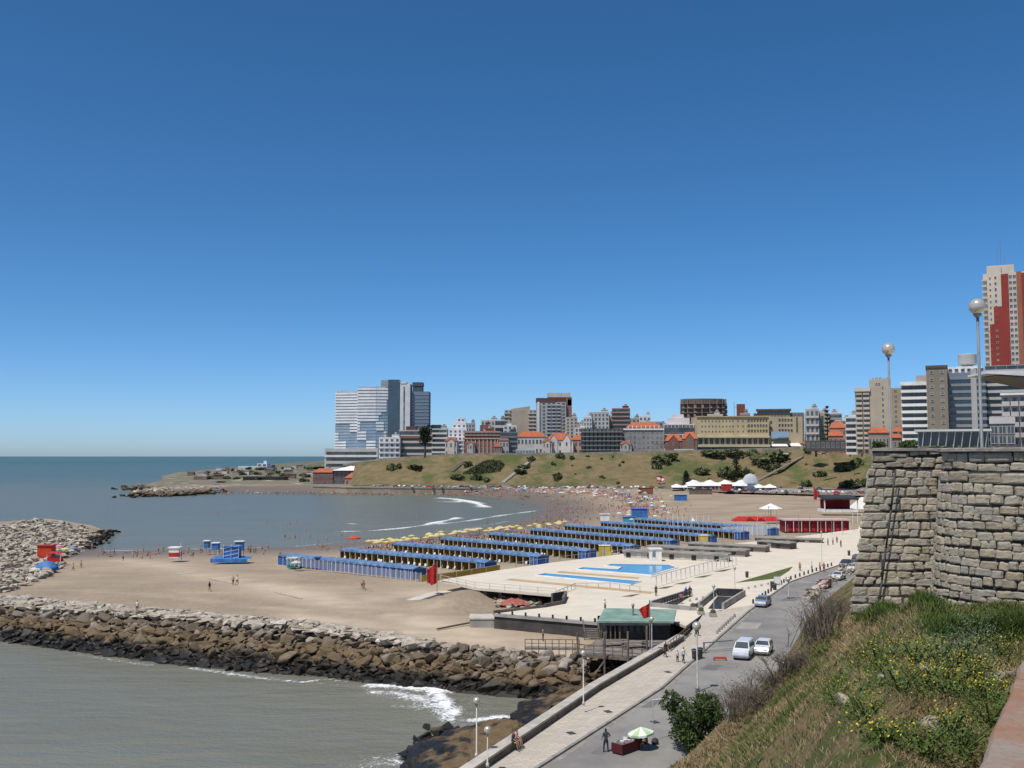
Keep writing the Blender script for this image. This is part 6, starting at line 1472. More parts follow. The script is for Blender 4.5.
MB().beam(dp[0]+Vector((0,0,1)),dp[1]+Vector((0,0,1)),.1,.1).build('handrail', m_wood, dk); MB().beam(dp[0]+Vector((0,0,.5)),dp[1]+Vector((0,0,.5)),.08,.08).build('handrail', m_wood, dk)
for i in range(9): p=dp[0].lerp(dp[1],i/8); MB().box(p.x-.05,p.x+.05,p.y-.05,p.y+.05,0,1.).build('baluster_post', m_wood, dk)
def tabl(px,py,lab):
    p=at(px,py,KZ+.03); o=thing('picnic_bench',lab,'bench',tuple(p),.1); MB().box(-1.6,1.6,-.35,.35,.7,.76).build('tabletop', m_woodgrey, o); MB().box(-1.6,1.6,-.85,-.55,.42,.47).build('seat', m_woodgrey, o); MB().box(-1.6,1.6,.55,.85,.42,.47).build('seat', m_woodgrey, o)
    for x in (-1.2,1.2): MB().box(x-.05,x+.05,-.8,.8,.0,.7).build('leg', m_wood, o)
tabl(614,646,'wooden picnic bench at the left of the pier deck'); tabl(634,648,'wooden picnic bench at the middle of the pier deck'); tabl(655,648,'wooden picnic bench by the seawall end of the pier deck')
st_=thing('timber_stairs','timber stairs with slanted rails between pier deck and plaza','stairs',tuple(at(592,640,KZ))); 
for i in range(7): MB().box(-.9,.9,i*.3,i*.3+.32,i*.17,i*.17+.05).build('tread', m_woodgrey, st_)
for s_ in (-.95,.95): MB().beam((s_,0,1.0),(s_,2.1,2.2),.07,.07).build('handrail', m_wood, st_); MB().box(s_-.05,s_+.05,-.05,.05,0,1.05).build('post', m_wood, st_); MB().box(s_-.05,s_+.05,2.05,2.15,1.,2.25).build('post', m_wood, st_)
o0=at(525,647,3.6); wk=thing('walkway','narrow timber walkway with railing above the breakwater rocks','walkway',tuple(o0)); c=at(579,647.5,3.6)-o0; MB().beam((0,0,-.1),(c.x,c.y,-.1),1.6,.14).build('deck_boards', m_woodgrey, wk)
for i in range(9): p=Vector(c)*(i/8); MB().box(p.x-.05,p.x+.05,p.y-.85,p.y-.75,-1.2,1.1).build('post', m_wood, wk)
MB().beam((0,-.8,1.08),(c.x,c.y-.8,1.08),.08,.08).build('handrail', m_wood, wk); MB().beam((0,-.8,.6),(c.x,c.y-.8,.6),.06,.06).build('handrail', m_wood, wk)
rail('dark timber stair railings beside the seawall end', [A3(668,652,5.0),A3(682,640.5,5.0),A3(690,633.5,5.0)], 1.1, 1.4, m_wood, bars=(.95,.55))
# ------------------------------------------------------------------ lamps
def globe_lamp(px, pyb, pyt, z, gr, lab, Y=None, mat=None):
    if Y is None: p = at(px,pyb,z); 
    else: p = atY(px,pyb,Y); p.z = 26.4
    top = atY(px,pyt,p.y).z
    r0 = thing('street_lamp', lab, 'street lamp', tuple(p)); H_ = top-p.z
    MB().lathe([(gr*.5,0),(gr*.45,.25),(gr*.2,.3),(gr*.16,H_-gr*2.3)],10).build('pole', mat or m_grey, r0, smooth=True); MB().lathe([(gr*.2,H_-gr*2.4),(gr*.5,H_-gr*2.05),(gr*.5,H_-gr*1.9)],12).build('collar', m_grey, r0)
    MB().sphere((0,0,H_-gr),gr,36).build('globe', m_globe, r0, smooth=True); return r0
m, t, n, l, b = nt('lamp_globe'); b.inputs['Base Color'].default_value=(.5,.46,.38,1); b.inputs['Roughness'].default_value=.16; b.inputs['Coat Weight'].default_value=.6; b.inputs['Coat Roughness'].default_value=.15; b.inputs['Metallic'].default_value=.25; m_globe=m; m_lampgrey=M('lamp_post_grey',(.2,.21,.22),(.15,.155,.165),2,.5)
globe_lamp(982,449,298.5,0,.26,'tall globe street lamp standing behind the round bastion',Y=31.5,mat=m_lampgrey); globe_lamp(891,449,343,0,.27,'globe street lamp farther along the terrace behind the pier wall',Y=43,mat=m_lampgrey)
for px,yb,yt,lab in ((476.5,757,697,'globe lamp on the seawall nearest the viewer'),(487.5,767,726,'short globe lamp at the lower left end of the seawall'),(583.5,705,650,'globe lamp on the seawall by the pier posts')): globe_lamp(px,yb,yt,5.6 if px>500 else 5.4,.26,lab,mat=m_frame)
for px,yb,yt,lab,gr in ((697.5,690,621.5,'twin armed street lamp with a glass bowl at the kerb',.42),(652,656,616.5,'white globe lamp beside the pier deck and green roof',.27),(714,612,584.5,'slim lamp at the underpass entrance',.25),(735,591,566.5,'slim lamp near the grass wedge',.25),(822,566,531,'slim tall lamp pole on the far plaza',.2),(758,548,505,'tall lamp pole behind the last tents',.2),(788.5,598,577,'short street lamp at the kerb bend by the grass wedge',.35)): globe_lamp(px,yb,yt,5.,gr,lab)
r_=random.Random(9)
for i,(px,yb,h_) in enumerate([(x_,555-(x_-560)*.075+r_.uniform(-3,3),r_.uniform(4,7.5)) for x_ in range(590,860,11)]):
    p=at(px,yb,5.); o=thing('flag_pole','thin bare pole standing among the far tents and plaza','pole',(p.x,p.y,3.),0,'thin poles behind the tents'); MB().tube((0,0,0),(0,0,h_+2),.07,.05,n=5).build('shaft', m_galv, o); MB().box(-.2,.2,-.2,.2,0,.3).build('base', m_concrete, o)
for i,px in enumerate((668,673,678,683,692,697,704,709,853,858,862)):
    p=at(px,527 if px<800 else 524,3); o=thing('flag_pole','short white pole near the large white tent on the far sand','pole',(p.x,p.y,3.),0,'white poles on the far sand'); MB().tube((0,0,0),(0,0,4.),.13,.1,n=5).build('shaft', m_white, o)
# flags
def flag(px,yb,yt,fy0,fy1,w_,z,col,lab,Y=None,side=1,stripe=False):
    p=at(px,yb,z) if Y is None else atY(px,yb,Y); top=atY(px,yt,p.y).z-p.z; z0=atY(px,fy1,p.y).z-p.z; z1=atY(px,fy0,p.y).z-p.z
    o=thing('flag',lab,'flag',tuple(p)); MB().tube((0,0,0),(0,0,top),.06,n=6).build('pole', m_grey, o); K=8; vs=[]
    for i in range(K+1):
        u=i/K
        for j in range(5):
            v=j/4; vs.append((side*w_*u*(.55+.45*v), .2*math.sin(u*9+v*2)*w_*.5, z0+(z1-z0)*(v*(1-.45*u))-u*(z1-z0)*.12*(1-v)))
    fs=[(i*5+j,(i+1)*5+j,(i+1)*5+j+1,i*5+j+1) for i in range(K) for j in range(4)]; mb=MB(); mb.add(vs,fs,0); 
    if stripe: mb.m=[1 if (k%4) in (1,2) else 0 for k in range(len(fs))]
    mb.build('cloth', [col,m_white], o)
flag(650,652,600,603,617,1.3,3.8,m_red,'dark red flag flying in front of the green roof',side=-1)
flag(437,596,561,561.5,583,1.9,3.,m_red,'tall red beach flag at the end of the nearest tent row',side=-1); flag(427,584,566,568,582,1.0,3.,m_red,'second shorter red flag beside the tall red beach flag')
flag(814,505,486,486.5,499,2.2,4,m_red,'distant tall red flag on the far sand',side=1); flag(657,487,476,475.5,481,6,5,m_red,'distant red and white flag by the coast road',side=1,stripe=True); flag(769,530,506,506,508,.5,4,m_white,'slim pole with a tiny pennant near the white umbrella')
# ------------------------------------------------------------------ beach stations, huts, pavilions
def hut(px,py,w_,h_,wallm,roofm,lab,z=None,name='beach_hut',cat='hut',d_=2.4,leg=0.,band=None,roof='flat'):
    p=at(px,py,2.8 if z is None else z); zz_=bzat(p.x,p.y) if z is None else z; p=at(px,py,zz_) if z is None else p
    o=thing(name,lab,cat,(p.x,p.y,zz_)); MB().box(-w_/2,w_/2,0,d_,leg,h_).build('wall', wallm, o)
    if roof=='flat': MB().box(-w_/2-.25,w_/2+.25,-.25,d_+.25,h_+.004,h_+.18).build('roof', roofm, o)
    else: hip(o,-w_/2,w_/2,0,d_,h_+.1,w_*.25,roofm,.2)
    if leg:
        for x in (-w_/2+.1,w_/2-.1):
            for y in (.1,d_-.1): MB().box(x-.07,x+.07,y-.07,y+.07,0,leg).build('leg', m_frame, o)
    if band: MB().box(-w_/2-.02,w_/2+.02,-.02,d_+.02,h_*.55,h_-.05).build('band', band, o)
    return o
hut(173.5,561,2.4,3.1,m_white,m_white,'white and red lifeguard hut alone on the sand',leg=.7)
o=[x_ for x_ in bpy.data.objects if x_.name=='beach_hut'][0]; MB().box(-1.22,1.22,-.03,2.43,1.0,2.0).build('red_band', m_red, o); MB().tube((1.6,0,0),(1.6,0,4.4),.05,n=5).build('mast', m_white, o)
m_bt=M('blue_tarp',(.06,.2,.48),(.04,.13,.33),.8,.6)
bk=hut(231,562.5,3.6,3.6,m_bt,m_bt,'blue scaffold stand with tarpaulin walls on the sand','' or None,name='scaffold_stand',cat='beach stand')
mb=MB(); mb.add([(-4.5,-1.4,1.0),(4.2,-1.4,.9),(4.6,2.6,1.2),(-4.2,2.6,1.3),(-4.5,-1.4,.1),(4.2,-1.4,.1)],[(0,1,2,3),(0,4,5,1)]); mb.build('tarpaulin', m_bt, bk)
for x in (-1.8,0,1.8): MB().tube((x,-.1,0),(x,-.1,4.2),.06,n=5).build('pole', m_white, bk)
for k in range(4): MB().beam((-1.8,-.15,.6+k*.9),(1.8,-.15,1.3+k*.9),.07,.07).build('brace', m_white, bk)
for px,py,w_,h_,lab in ((238.5,558,1.9,4.0,'blue and white lookout box just behind the scaffold stand'),(215,555,1.6,3.0,'slim blue lookout frame right of another slim frame'),(206,553.5,1.2,3.2,'slim blue lookout frame leftmost near the water')):
    hut(px,py,w_,h_,m_bt,m_white,lab,name='lookout',cat='lookout',leg=h_*.45,d_=1.6)
hut(44,558.5,3.6,3.1,M('red_board',(.6,.06,.02),(.45,.045,.02),1,.6),m_red,'bright red kiosk in front of the pale breakwater rubble',z=None,name='kiosk',cat='kiosk'); 
o=thing('market_stall','low red stall with goods beside the bright red kiosk','stall',(*at(54,561,2.6)[:2],2.4)); MB().box(-1.6,1.6,0,1.4,0,1.0).build('counter', m_red, o); MB().prism([(-1.8,-.4),(1.8,-.4),(1.8,1.6),(-1.8,1.6)],[1.9,1.9,2.2,2.2],[2.,2.,2.3,2.3]).build('awning', m_red, o)
for x in (-1.6,1.6): MB().box(x-.05,x+.05,-.3,-.2,0,1.95).build('post', m_white, o)
p=at(47,570,2.6); o=thing('dome_tent','rounded blue dome tent on the sand below the red kiosk','tent',(p.x,p.y,2.6)); MB().lathe([(2.2,0),(2.0,.8),(1.3,1.6),(.1,1.95)],10,0,(0,0,0),1.2,.8).build('canvas', m_bt, o,smooth=True); MB().prism([(-3.,-1.9),(-.6,-1.9),(-.6,0),(-3,0)],0,.5).build('porch', m_white, o)
parasol(65,556,(.65,.6,.2),'yellow parasol right of the red stall',None); parasol(58,553,(.6,.3,.3),'pink parasol behind the red stall',None); parasol(72,555,(.2,.3,.5),'grey blue parasol rightmost of the red kiosk group',None)
hut(291,568,1.8,2.0,M('teal_board',(.03,.3,.3),(.03,.22,.22),1,.7),m_white,'teal panelled booth at the left end of the nearest tent row',name='booth',cat='booth'); parasol(296,571,(.6,.55,.5),'pale parasol tilted beside the teal booth',None); hut(317,569,1.0,2.4,m_blue,m_blue,'small blue locker box before the nearest tent row',name='locker',cat='locker',d_=1)
hut(605,526,3.2,4.2,m_white,m_white,'white lifeguard tower at the bend of the beach',name='lifeguard_tower',cat='lifeguard tower',leg=1.5)
hut(640,522,6,5,m_bt,m_bt,'large blue beach stand behind the tent rows',name='beach_stand',cat='beach stand'); hut(630,523,5,2.2,M('cyan_tarp',(.08,.35,.5),(.06,.27,.42),1,.6),m_bt,'low light blue awning stand left of the large blue stand',name='beach_stand',cat='beach stand')
hut(681,503,6.5,4.2,m_bt,m_bt,'blue stand in the middle of the far sand',name='beach_stand',cat='beach stand'); hut(646,494.5,9,4,M('rust_board',(.25,.1,.05),(.2,.08,.04),1,.8),m_tiledull,'rusty brown kiosk at the far end of the sand',name='kiosk',cat='kiosk'); hut(701,494.5,14,3.2,m_wood,M('dark_tan',(.12,.07,.04),(.09,.05,.03),1,.8),'long brown shed with a dark awning on the far sand',name='shed',cat='shed')
hut(647.5,559,.1,.1,m_white,m_white,'x',name='tmp') if False else None
# red pavilion
p=at(817,530,4.); o=thing('pavilion','long dark red pavilion with a pale flat roof and open front','pavilion',(p.x,p.y,3.5)); m_dred=M('dark_red_canvas',(.3,.02,.025),(.22,.015,.02),1,.7)
MB().box(-10,10,0,6,0,3.4).build('wall', m_dred, o); MB().box(-10.6,10.6,-1,6.6,3.404,3.8).build('roof', M('pink_roof',(.6,.42,.4),(.5,.36,.34),1,.7), o)
for i in range(9): MB().box(-10+i*2.5-.08,-10+i*2.5+.08,-.9,-.74,0,3.4).build('post', m_white, o)
for i in range(8): MB().box(-9.2+i*2.5,-8.2+i*2.5,-.03,-.002,.3,2.3).build('panel', M('red_panel',(.45,.03,.04),(.38,.025,.03),1,.6), o)
for i,(px,w_) in enumerate(((745,3.5),(756,3),(770,4))):
    p=at(px,528,4.); o=thing('market_tent',['small red market tent leftmost behind the pale fence','small red market tent in the middle behind the pale fence','larger red market tent rightmost behind the pale fence'][i],'tent',(p.x,p.y,3.5)); hip(o,-w_,w_,0,4,2.8,1.3,m_red,.1,'canopy')
    for x in (-w_,w_): MB().box(x-.06,x+.06,0,.12,0,2.7).build('post', m_white, o)
o0=Vector(A3(722,533,4.)); fe=thing('board_fence','long pale blue white board fence behind the farthest tents','fence',tuple(o0)); c=Vector(A3(778,532,4.))-o0; MB().beam((0,0,.5),(c.x,c.y,.5),.15,2.6).build('board', wallmat((.6,.64,.68)), fe)
for i in range(12): p_=c*(i/11); MB().box(p_.x-.08,p_.x+.08,p_.y-.2,p_.y-.1,-1,2.).build('post', m_white, fe)
p=at(771,520,4.); o=thing('large_umbrella','large white peaked umbrella on a dark pole near the red tents','umbrella',(p.x,p.y,3.5)); mb=MB(); canopy(mb,4.3,1.9,4.6,10); mb.build('canopy', m_white, o); MB().tube((0,0,0),(0,0,6.3),.1,n=6).build('pole', m_wood, o)
p=at(693,524,3.5); o=thing('white_tent','small white conical tent between the blue stands','tent',(p.x,p.y,3.)); MB().lathe([(3,0),(1.2,1.0),(.1,2.6)],8).build('canvas', m_white, o); MB().tube((0,0,2.5),(0,0,3.2),.05,n=4).build('pole', m_grey, o)
# open air stage right
p=at(841,511,5.); o=thing('stage','open stage with a dark canopy roof and red inside below the hill','stage',(p.x,p.y,4.5)); MB().box(-7,7,0,8,0,1.1).build('platform', m_white, o); MB().box(-6,6,7,7.5,1.1,5).build('backdrop_cloth', m_dred, o); MB().prism([(-7,-1),(7,-1),(7,8),(-7,8)],[5,5,5.8,5.8],[5.6,5.6,6.6,6.6]).build('roof', m_dark, o)
for x in (-6.6,6.6): MB().box(x-.2,x+.2,-.5,-.1,0,5.1).build('post', m_white, o)
p=at(866,508,5.); o=thing('white_tent','white peaked tent beside the open stage','tent',(p.x,p.y,4.5)); mb=MB(); mb.add([(-6,0,0),(6,0,0),(6,6,0),(-6,6,0),(-1,3,5),(1,3,5)],[(0,1,5,4),(1,2,5),(2,3,4,5),(3,0,4)]); mb.build('canvas', m_white, o); MB().tube((0,3,4.9),(0,3,6.),.08,n=4).build('pole', m_grey, o)
# white membrane tents by the coast road
def membrane(px,py,w_,h_,lab,col,np_=3,z=5.):
    p=at(px,py,z); o=thing('membrane_tent',lab,'tent',(p.x,p.y,z)); mb=MB(); K=18; D=8; vs=[]
    for i in range(K+1):
        for j in range(D+1):
            u,v=i/K,j/D; pk=max(math.exp(-((u-(q+.5)/np_)*np_*3.2)**2) for q in range(np_))*math.sin(math.pi*v)
            vs.append(((u-.5)*w_,v*9,h_*(.66+.34*pk**1.3)*(.55+.45*math.sin(math.pi*v)) ))
    mb.add(vs,[(i*(D+1)+j,(i+1)*(D+1)+j,(i+1)*(D+1)+j+1,i*(D+1)+j+1) for i in range(K) for j in range(D)]); mb.build('canvas', col, o,smooth=True)
    for i in range(np_+1): MB().box((i/np_-.5)*w_-.12,(i/np_-.5)*w_+.12,.1,.3,0,h_*.3).build('post', m_white, o)
    MB().box(-w_*.42,w_*.42,5,5.4,0,h_*.35).build('side_cloth', wallmat((.2,.28,.42)), o)
membrane(719,489.5,42,6.5,'wide white membrane tent with low peaks by the coast road',m_white,4); membrane(684,489.5,16,3.6,'low white awning left of the wide membrane tent',m_white,2); membrane(766,490,14,3.8,'low white awning right of the shell shaped canopy',m_white,2)
p=at(752,489.5,5.); o=thing('shell_canopy','rounded grey white shell canopy by the coast road','canopy',(p.x,p.y,5.)); MB().lathe([(6.,0),(6,3),(5,7),(3,9.5),(.2,10.5)],14,0,(0,4,0),1,.6).build('shell', wallmat((.5,.52,.54)), o,smooth=True); MB().box(-3,3,-.5,.45,0,4).build('opening', m_glassblue, o)
hut(727.5,491,6,4,m_red,m_red,'bright red kiosk in front of the membrane tent',z=5.,name='kiosk',cat='kiosk',d_=5)
# promenade furniture
def bin_(px,py,z,lab):
    p=at(px,py,z); o=thing('litter_bin',lab,'litter bin',tuple(p)); MB().lathe([(.26,0),(.3,.9),(.33,.95),(.33,1.05),(.1,1.12)],10).build('body', m_dark, o); MB().lathe([(.34,.9),(.34,.98)],10).build('rim', m_grey, o)
bin_(694.5,659,4.99,'dark upright litter bin standing on the kerb near the street lamp'); bin_(700,657.5,4.99,'second dark litter bin right beside the upright one'); bin_(772,551+37,5.,'litter bin at the bend of the kerb'); bin_(775,590,5.,'dark bin next to the white sign board'); bin_(747,577.5,5.,'dark bin on the plaza beside the grass wedge'); bin_(849,555.5,5.,'dark bin far along the plaza kerb')
for i,(px,py) in enumerate(((693,610),(701,614.5),(713,616.5))):
    p=at(px,py,5.); o=thing('planter',['square dark planter leftmost below the underpass','middle dark planter below the underpass','largest planter with plants below the underpass'][i],'planter',tuple(p)); MB().prism([(-.45,-.45),(.45,-.45),(.45,.45),(-.45,.45)],0,.5).build('pot', m_concrete, o,bevel=.03); MB().sphere((0,0,.6),.42,8).build('plant', M('planter_green',(.05,.07,.03),(.08,.09,.04),5,.95), o)
p=at(777.5,588,5.); o=thing('sign_board','white folding sign board standing at the plaza kerb','sign board',tuple(p),.2); mb=MB(); mb.add([(-.6,-.3,0),(.6,-.3,0),(.6,0,1.9),(-.6,0,1.9),(-.6,.3,0),(.6,.3,0)],[(0,1,2,3),(3,2,5,4)]); mb.build('panel', m_white, o); MB().box(-.65,.65,-.02,.06,1.9,1.96).build('hinge', m_frame, o); MB().prism([(-.4,-.24),(.4,-.24),(.4,-.2),(-.4,-.2)],.6,.7).build('text_bar', m_grey, o)
for i in range(9):
    px=717+i*2.2; py=633.5-i*2.05; p=at(px,py,5.); o=tag(thing('bollard','low dark concrete bollard in the row along the kerb below the underpass','bollard',tuple(p),0,'low bollards along the near kerb')); MB().lathe([(.16,0),(.15,.4),(.05,.5)],8).build('post', m_concrete, o)
for i in range(24):
    a=Vector(L[5]).lerp(Vector(L[6]),i/12) if i<12 else Vector(L[6]).lerp(Vector(L[7]),(i-12)/12); o=thing('bollard','short dark bollard in the long row along the plaza kerb','bollard',(a.x-.5,a.y+.3,5.),0,'bollards along the plaza kerb'); MB().lathe([(.16,0),(.14,.6),(.05,.7)],8).build('post', m_dark, o)
for i in range(15):
    px=690+i*6.5; py=601.5-i*1.4; p=at(px,py,5.); o=thing('bollard','pale low stone in the line crossing the plaza toward the grass wedge','bollard',tuple(p),0,'pale low stones across the plaza'); MB().lathe([(.2,0),(.18,.3),(.08,.4)],8).build('post', m_concrete, o)
# white goal shaped frame
a=at(653,741,4.9); c=at(684,741,4.9); o=thing('metal_frame','thin white goal shaped metal frame standing on the road','metal frame',tuple(a)); zt_=atY(653,700,a.y).z-a.z; MB().tube((0,0,0),(0,0,zt_),.03,n=6).build('post', m_frame, o); q_=at(683,697,4.9+zt_)-a; MB().tube((0,0,zt_),(q_.x,q_.y,zt_),.04,n=6).build('crossbar', m_white, o); MB().tube((q_.x,q_.y,0),(q_.x,q_.y,zt_),.04,n=6).build('post', m_white, o)
a=at(704,652,4.99); c=at(733,650,4.9); o=thing('road_barrier','thin horizontal road barrier beam beyond the litter bins','barrier',tuple(a)); MB().beam((0,0,1.0),(c.x-a.x,c.y-a.y,1.0),.08,.12).build('beam', m_grey, o); MB().box(-.1,.1,-.1,.1,0,1.1).build('post', m_grey, o); MB().beam((0,0,.1),(c.x-a.x,c.y-a.y,.1),.05,.05).build('chain', m_grey, o)
p=at(720,660,4.9); o=thing('road_cone_board','low orange barrier board lying by the parked white van','barrier',tuple(p)); MB().box(-.7,.7,-.08,.08,.1,.35).build('board', M('orange_board',(.6,.1,.04),(.5,.08,.03),1,.6), o); MB().box(-.7,-.6,-.2,.2,0,.1).build('foot', m_dark, o); MB().box(.6,.7,-.2,.2,0,.1).build('foot', m_dark, o)
# ------------------------------------------------------------------ street stall
m_maroon=M('maroon_cloth',(.11,.018,.025),(.07,.012,.018),1,.8)
p=at(627,751,4.87); sa=math.atan2(sd.y,sd.x)-.35; o=thing('street_stall','street stall table heaped with pale goods over a dark red cloth','stall',tuple(p),sa)
mb=MB(); mb.box(-1.25,1.25,-.5,.5,.72,.78); mb.build('tabletop', m_wood, o); MB().box(-1.24,1.24,-.53,-.5,.12,.78).build('table_cloth', m_maroon, o); MB().box(-1.27,-1.24,-.5,.5,.12,.78).build('table_cloth', m_maroon, o)
for x in (-1.15,1.15):
    for y in (-.42,.42): MB().box(x-.03,x+.03,y-.03,y+.03,0,.72).build('leg', m_wood, o)
gc_=[(.7,.68,.68),(.55,.5,.6),(.6,.55,.5),(.3,.35,.4),(.75,.74,.72)]; r_=random.Random(3)
rotm=Matrix.Rotation(sa,3,'Z')
for i in range(16):
    x,y=r_.uniform(-1.1,1.1),r_.uniform(-.4,.4); v=rotm@Vector((x,y,.78)); mb=MB(); w_=r_.uniform(.1,.2); mb.prism([(-w_,-.09),(w_,-.1),(w_*.9,.1),(-w_,.09)],0,r_.uniform(.05,.16))
    tag(mb.build('folded_cloth', wallmat(r_.choice(gc_)), None,(p.x+v.x,p.y+v.y,p.z+v.z), r_.uniform(0,3),bevel=.02),'folded pale garment lying on the street stall table','garment','garments on the street stall')
p2=at(641,749,4.87); o=thing('stall_umbrella','green and white panelled umbrella shading the street stall','umbrella',tuple(p2)); zt_=atY(637,731,p2.y).z-p2.z
mb=MB(); canopy(mb,1.0,.42,zt_-.1,10); mb.m=[(k%10)%2 for k in range(len(mb.m))]; mb.T=None
mb.v=[(x,y,z+x*.12) for x,y,z in mb.v]; mb.build('canopy', [M('pale_green_cloth',(.42,.58,.32),(.34,.5,.26),2,.7), m_white], o); MB().tube((0,0,0),(0,0,zt_+.3),.025,n=6).build('pole', m_white, o)
vd=dup(sit,tuple(at(647,749.5,4.87)+Vector((0,0,.42))),R(250),'vendor in brown clothes sitting beside the street stall',None,(.25,.1,.07),('shirt',)); sx_=thing('stool','small dark stool under the seated vendor','stool',tuple(at(647,749.5,4.87))); MB().box(-.2,.2,-.2,.2,.36,.42).build('seat', m_wood, sx_)
for x in (-.16,.16):
    for y in (-.16,.16): MB().box(x-.02,x+.02,y-.02,y+.02,0,.36).build('leg', m_wood, sx_)
p=at(655,744,4.87); o=thing('bag','small dark bag on the road beside the seated vendor','bag',tuple(p)); MB().lathe([(.25,0),(.3,.2),(.2,.4),(.08,.45)],8).build('body', m_dark, o); MB().tube((-.1,0,.42),(.1,0,.5),.015,n=5).build('handle', m_dark, o)
# ------------------------------------------------------------------ cars
m_light=M('lamp_lens',(.7,.7,.68),(.6,.6,.6),5,.15); m_tail=M('tail_lens',(.35,.02,.02),(.3,.02,.02),5,.25)
def car_proto(kind):
    r0=thing(kind if kind=='van' else 'car','x','van' if kind=='van' else 'car')
    if kind=='van': Lc,Wc=4.3,1.72; prof=[(-2.1,.35),(-2.1,1.0),(-2.0,1.85),(.9,1.85),(1.55,1.15),(2.05,.98),(2.15,.6),(2.1,.3)]; cab=[(-1.9,1.12),(-1.84,1.72),(.85,1.72),(1.4,1.15)]
    elif kind=='sedan': Lc,Wc=4.3,1.7; prof=[(-2.1,.35),(-2.12,.85),(-1.45,.95),(-.85,1.42),(.45,1.44),(1.05,.97),(1.95,.84),(2.12,.6),(2.1,.28)]; cab=[(-1.35,.97),(-.82,1.35),(.42,1.37),(.95,.98)]
    else: Lc,Wc=3.9,1.68; prof=[(-1.9,.35),(-1.92,.9),(-1.6,1.42),(.4,1.47),(1.0,1.0),(1.75,.86),(1.93,.6),(1.9,.28)]; cab=[(-1.68,.98),(-1.5,1.34),(.36,1.39),(.9,1.0)]
    mb=MB(); n_=len(prof); hw=Wc/2; vs=[]; 
    for sgn,fr in ((-1,1),(1,1)):
        for x,z in prof: inset=.17 if z>1.2 else .0; vs.append((x,sgn*(hw-inset),z))
    fs=[(i,(i+1)%n_,n_+(i+1)%n_,n_+i) for i in range(n_)]+[tuple(range(n_-1,-1,-1)),tuple(range(n_,2*n_))]
    mb.add(vs,fs); bd=mb.build('body', m_paint, r0, bevel=.06)
    bm=bmesh.new(); bm.from_mesh(bd.data); bmesh.ops.recalc_face_normals(bm,faces=bm.faces); bm.to_mesh(bd.data); bm.free()
    for s in (-1,1):
        mb=MB(); y0=s*(hw-.012); y1=s*(hw-.155)
        (a,b_),(c,d_),(e,f_),(g_,h_)=cab; mb.add([(a,y0+s*.02,b_),(g_,y0+s*.02,h_),(e,y1+s*.02,f_),(c,y1+s*.02,d_)],[(0,1,2,3)] if s<0 else [(3,2,1,0)]); mb.build('side_window', m_glass, r0)
    i0=[i for i,(x,z) in enumerate(prof) if z>1.2]
    fx=[prof[i0[-1]],prof[i0[-1]+1]]; rx=[prof[i0[0]-1],prof[i0[0]]]
    for nm,(p0,p1) in (('windscreen',(fx[1],fx[0])),('rear_window',(rx[0],rx[1]))):
        d=Vector((p1[0]-p0[0],p1[1]-p0[1])).normalized(); nn=Vector((-d.y,d.x)); 
        if (nn.x>0) != (nm=='windscreen'): nn=-nn
        q0=(p0[0]+d.x*.08+nn.x*.012,p0[1]+d.y*.08+nn.y*.012); q1=(p1[0]-d.x*.06+nn.x*.012,p1[1]-d.y*.06+nn.y*.012)
        mb=MB(); mb.add([(q0[0],-hw+.1,q0[1]),(q0[0],hw-.1,q0[1]),(q1[0],hw-.24,q1[1]),(q1[0],-hw+.24,q1[1])],[(0,1,2,3)]); mb.build(nm, m_glass, r0)
    wb=Lc*.31
    for x in (-wb,wb):
        for s in (-1,1):
            w_=MB().tube((x,s*(hw-.16),.31),(x,s*(hw+.02),.31),.31,n=14).build('wheel', m_tyre, r0); MB().tube((x,s*(hw+.0),.31),(x,s*(hw+.035),.31),.18,n=10).build('rim', m_galv, w_)
    for s in (-1,1):
        MB().box(prof[-2][0]-.08,prof[-2][0]+.0,s*(hw-.35)-.17,s*(hw-.35)+.17,.6,.76).build('headlight', m_light, r0); MB().box(-Lc/2+.0,-Lc/2+.07,s*(hw-.2)-.13,s*(hw-.2)+.13,.68,.86).build('tail_light', m_tail, r0)
    MB().box(-Lc/2-.03,-Lc/2+.1,-hw+.1,hw-.1,.3,.5).build('bumper', m_grey, r0); MB().box(Lc/2-.1,Lc/2+.03,-hw+.1,hw-.1,.28,.48).build('bumper', m_grey, r0)
    return r0
cp={k:car_proto(k) for k in ('van','sedan','hatchback')}; usedc=set()
def car(kind,px,py,rot,col,lab,z=4.87,group=None):
    p=at(px,py,z)
    if kind not in usedc:
        usedc.add(kind); o=cp[kind]; o.location=(p.x,p.y,z); o.rotation_euler=(0,0,rot); tag(o,lab,None,group)
        for c_ in bpy.data.objects:
            if c_.parent==o and c_.name.startswith('body'): c_.color=(*col,1)
        return o
    return dup(cp[kind],(p.x,p.y,z),rot,lab,group,col,('body',))
ra=math.atan2(sd.y,sd.x)
car('van',744,657,ra+math.pi,(.62,.66,.7),'white van parked at the roadside bushes'); car('hatchback',763.5,653,ra+math.pi,(.66,.7,.72),'white hatchback half hidden behind the roadside bushes')
car('hatchback',763,606,ra+math.pi-.08,(.18,.25,.32),'blue grey hatchback alone at the plaza kerb'); 
ra2=math.atan2(L[7][1]-L[6][1],L[7][0]-L[6][0])
car('hatchback',824,588,ra2+math.pi,(.3,.05,.06),'dark red car parked by the pale rubble'); car('sedan',838.5,579.5,ra2+math.pi,(.6,.6,.6),'white sedan parked ahead of the dark red car'); car('sedan',846,566.5,ra2+math.pi,(.03,.035,.04),'black sedan at the far plaza kerb'); car('hatchback',853.5,571,ra2+math.pi,(.5,.52,.54),'silver car cut off by the stone wall'); car('hatchback',858,561,ra2,(.05,.06,.07),'dark car behind the black sedan near the stone wall')
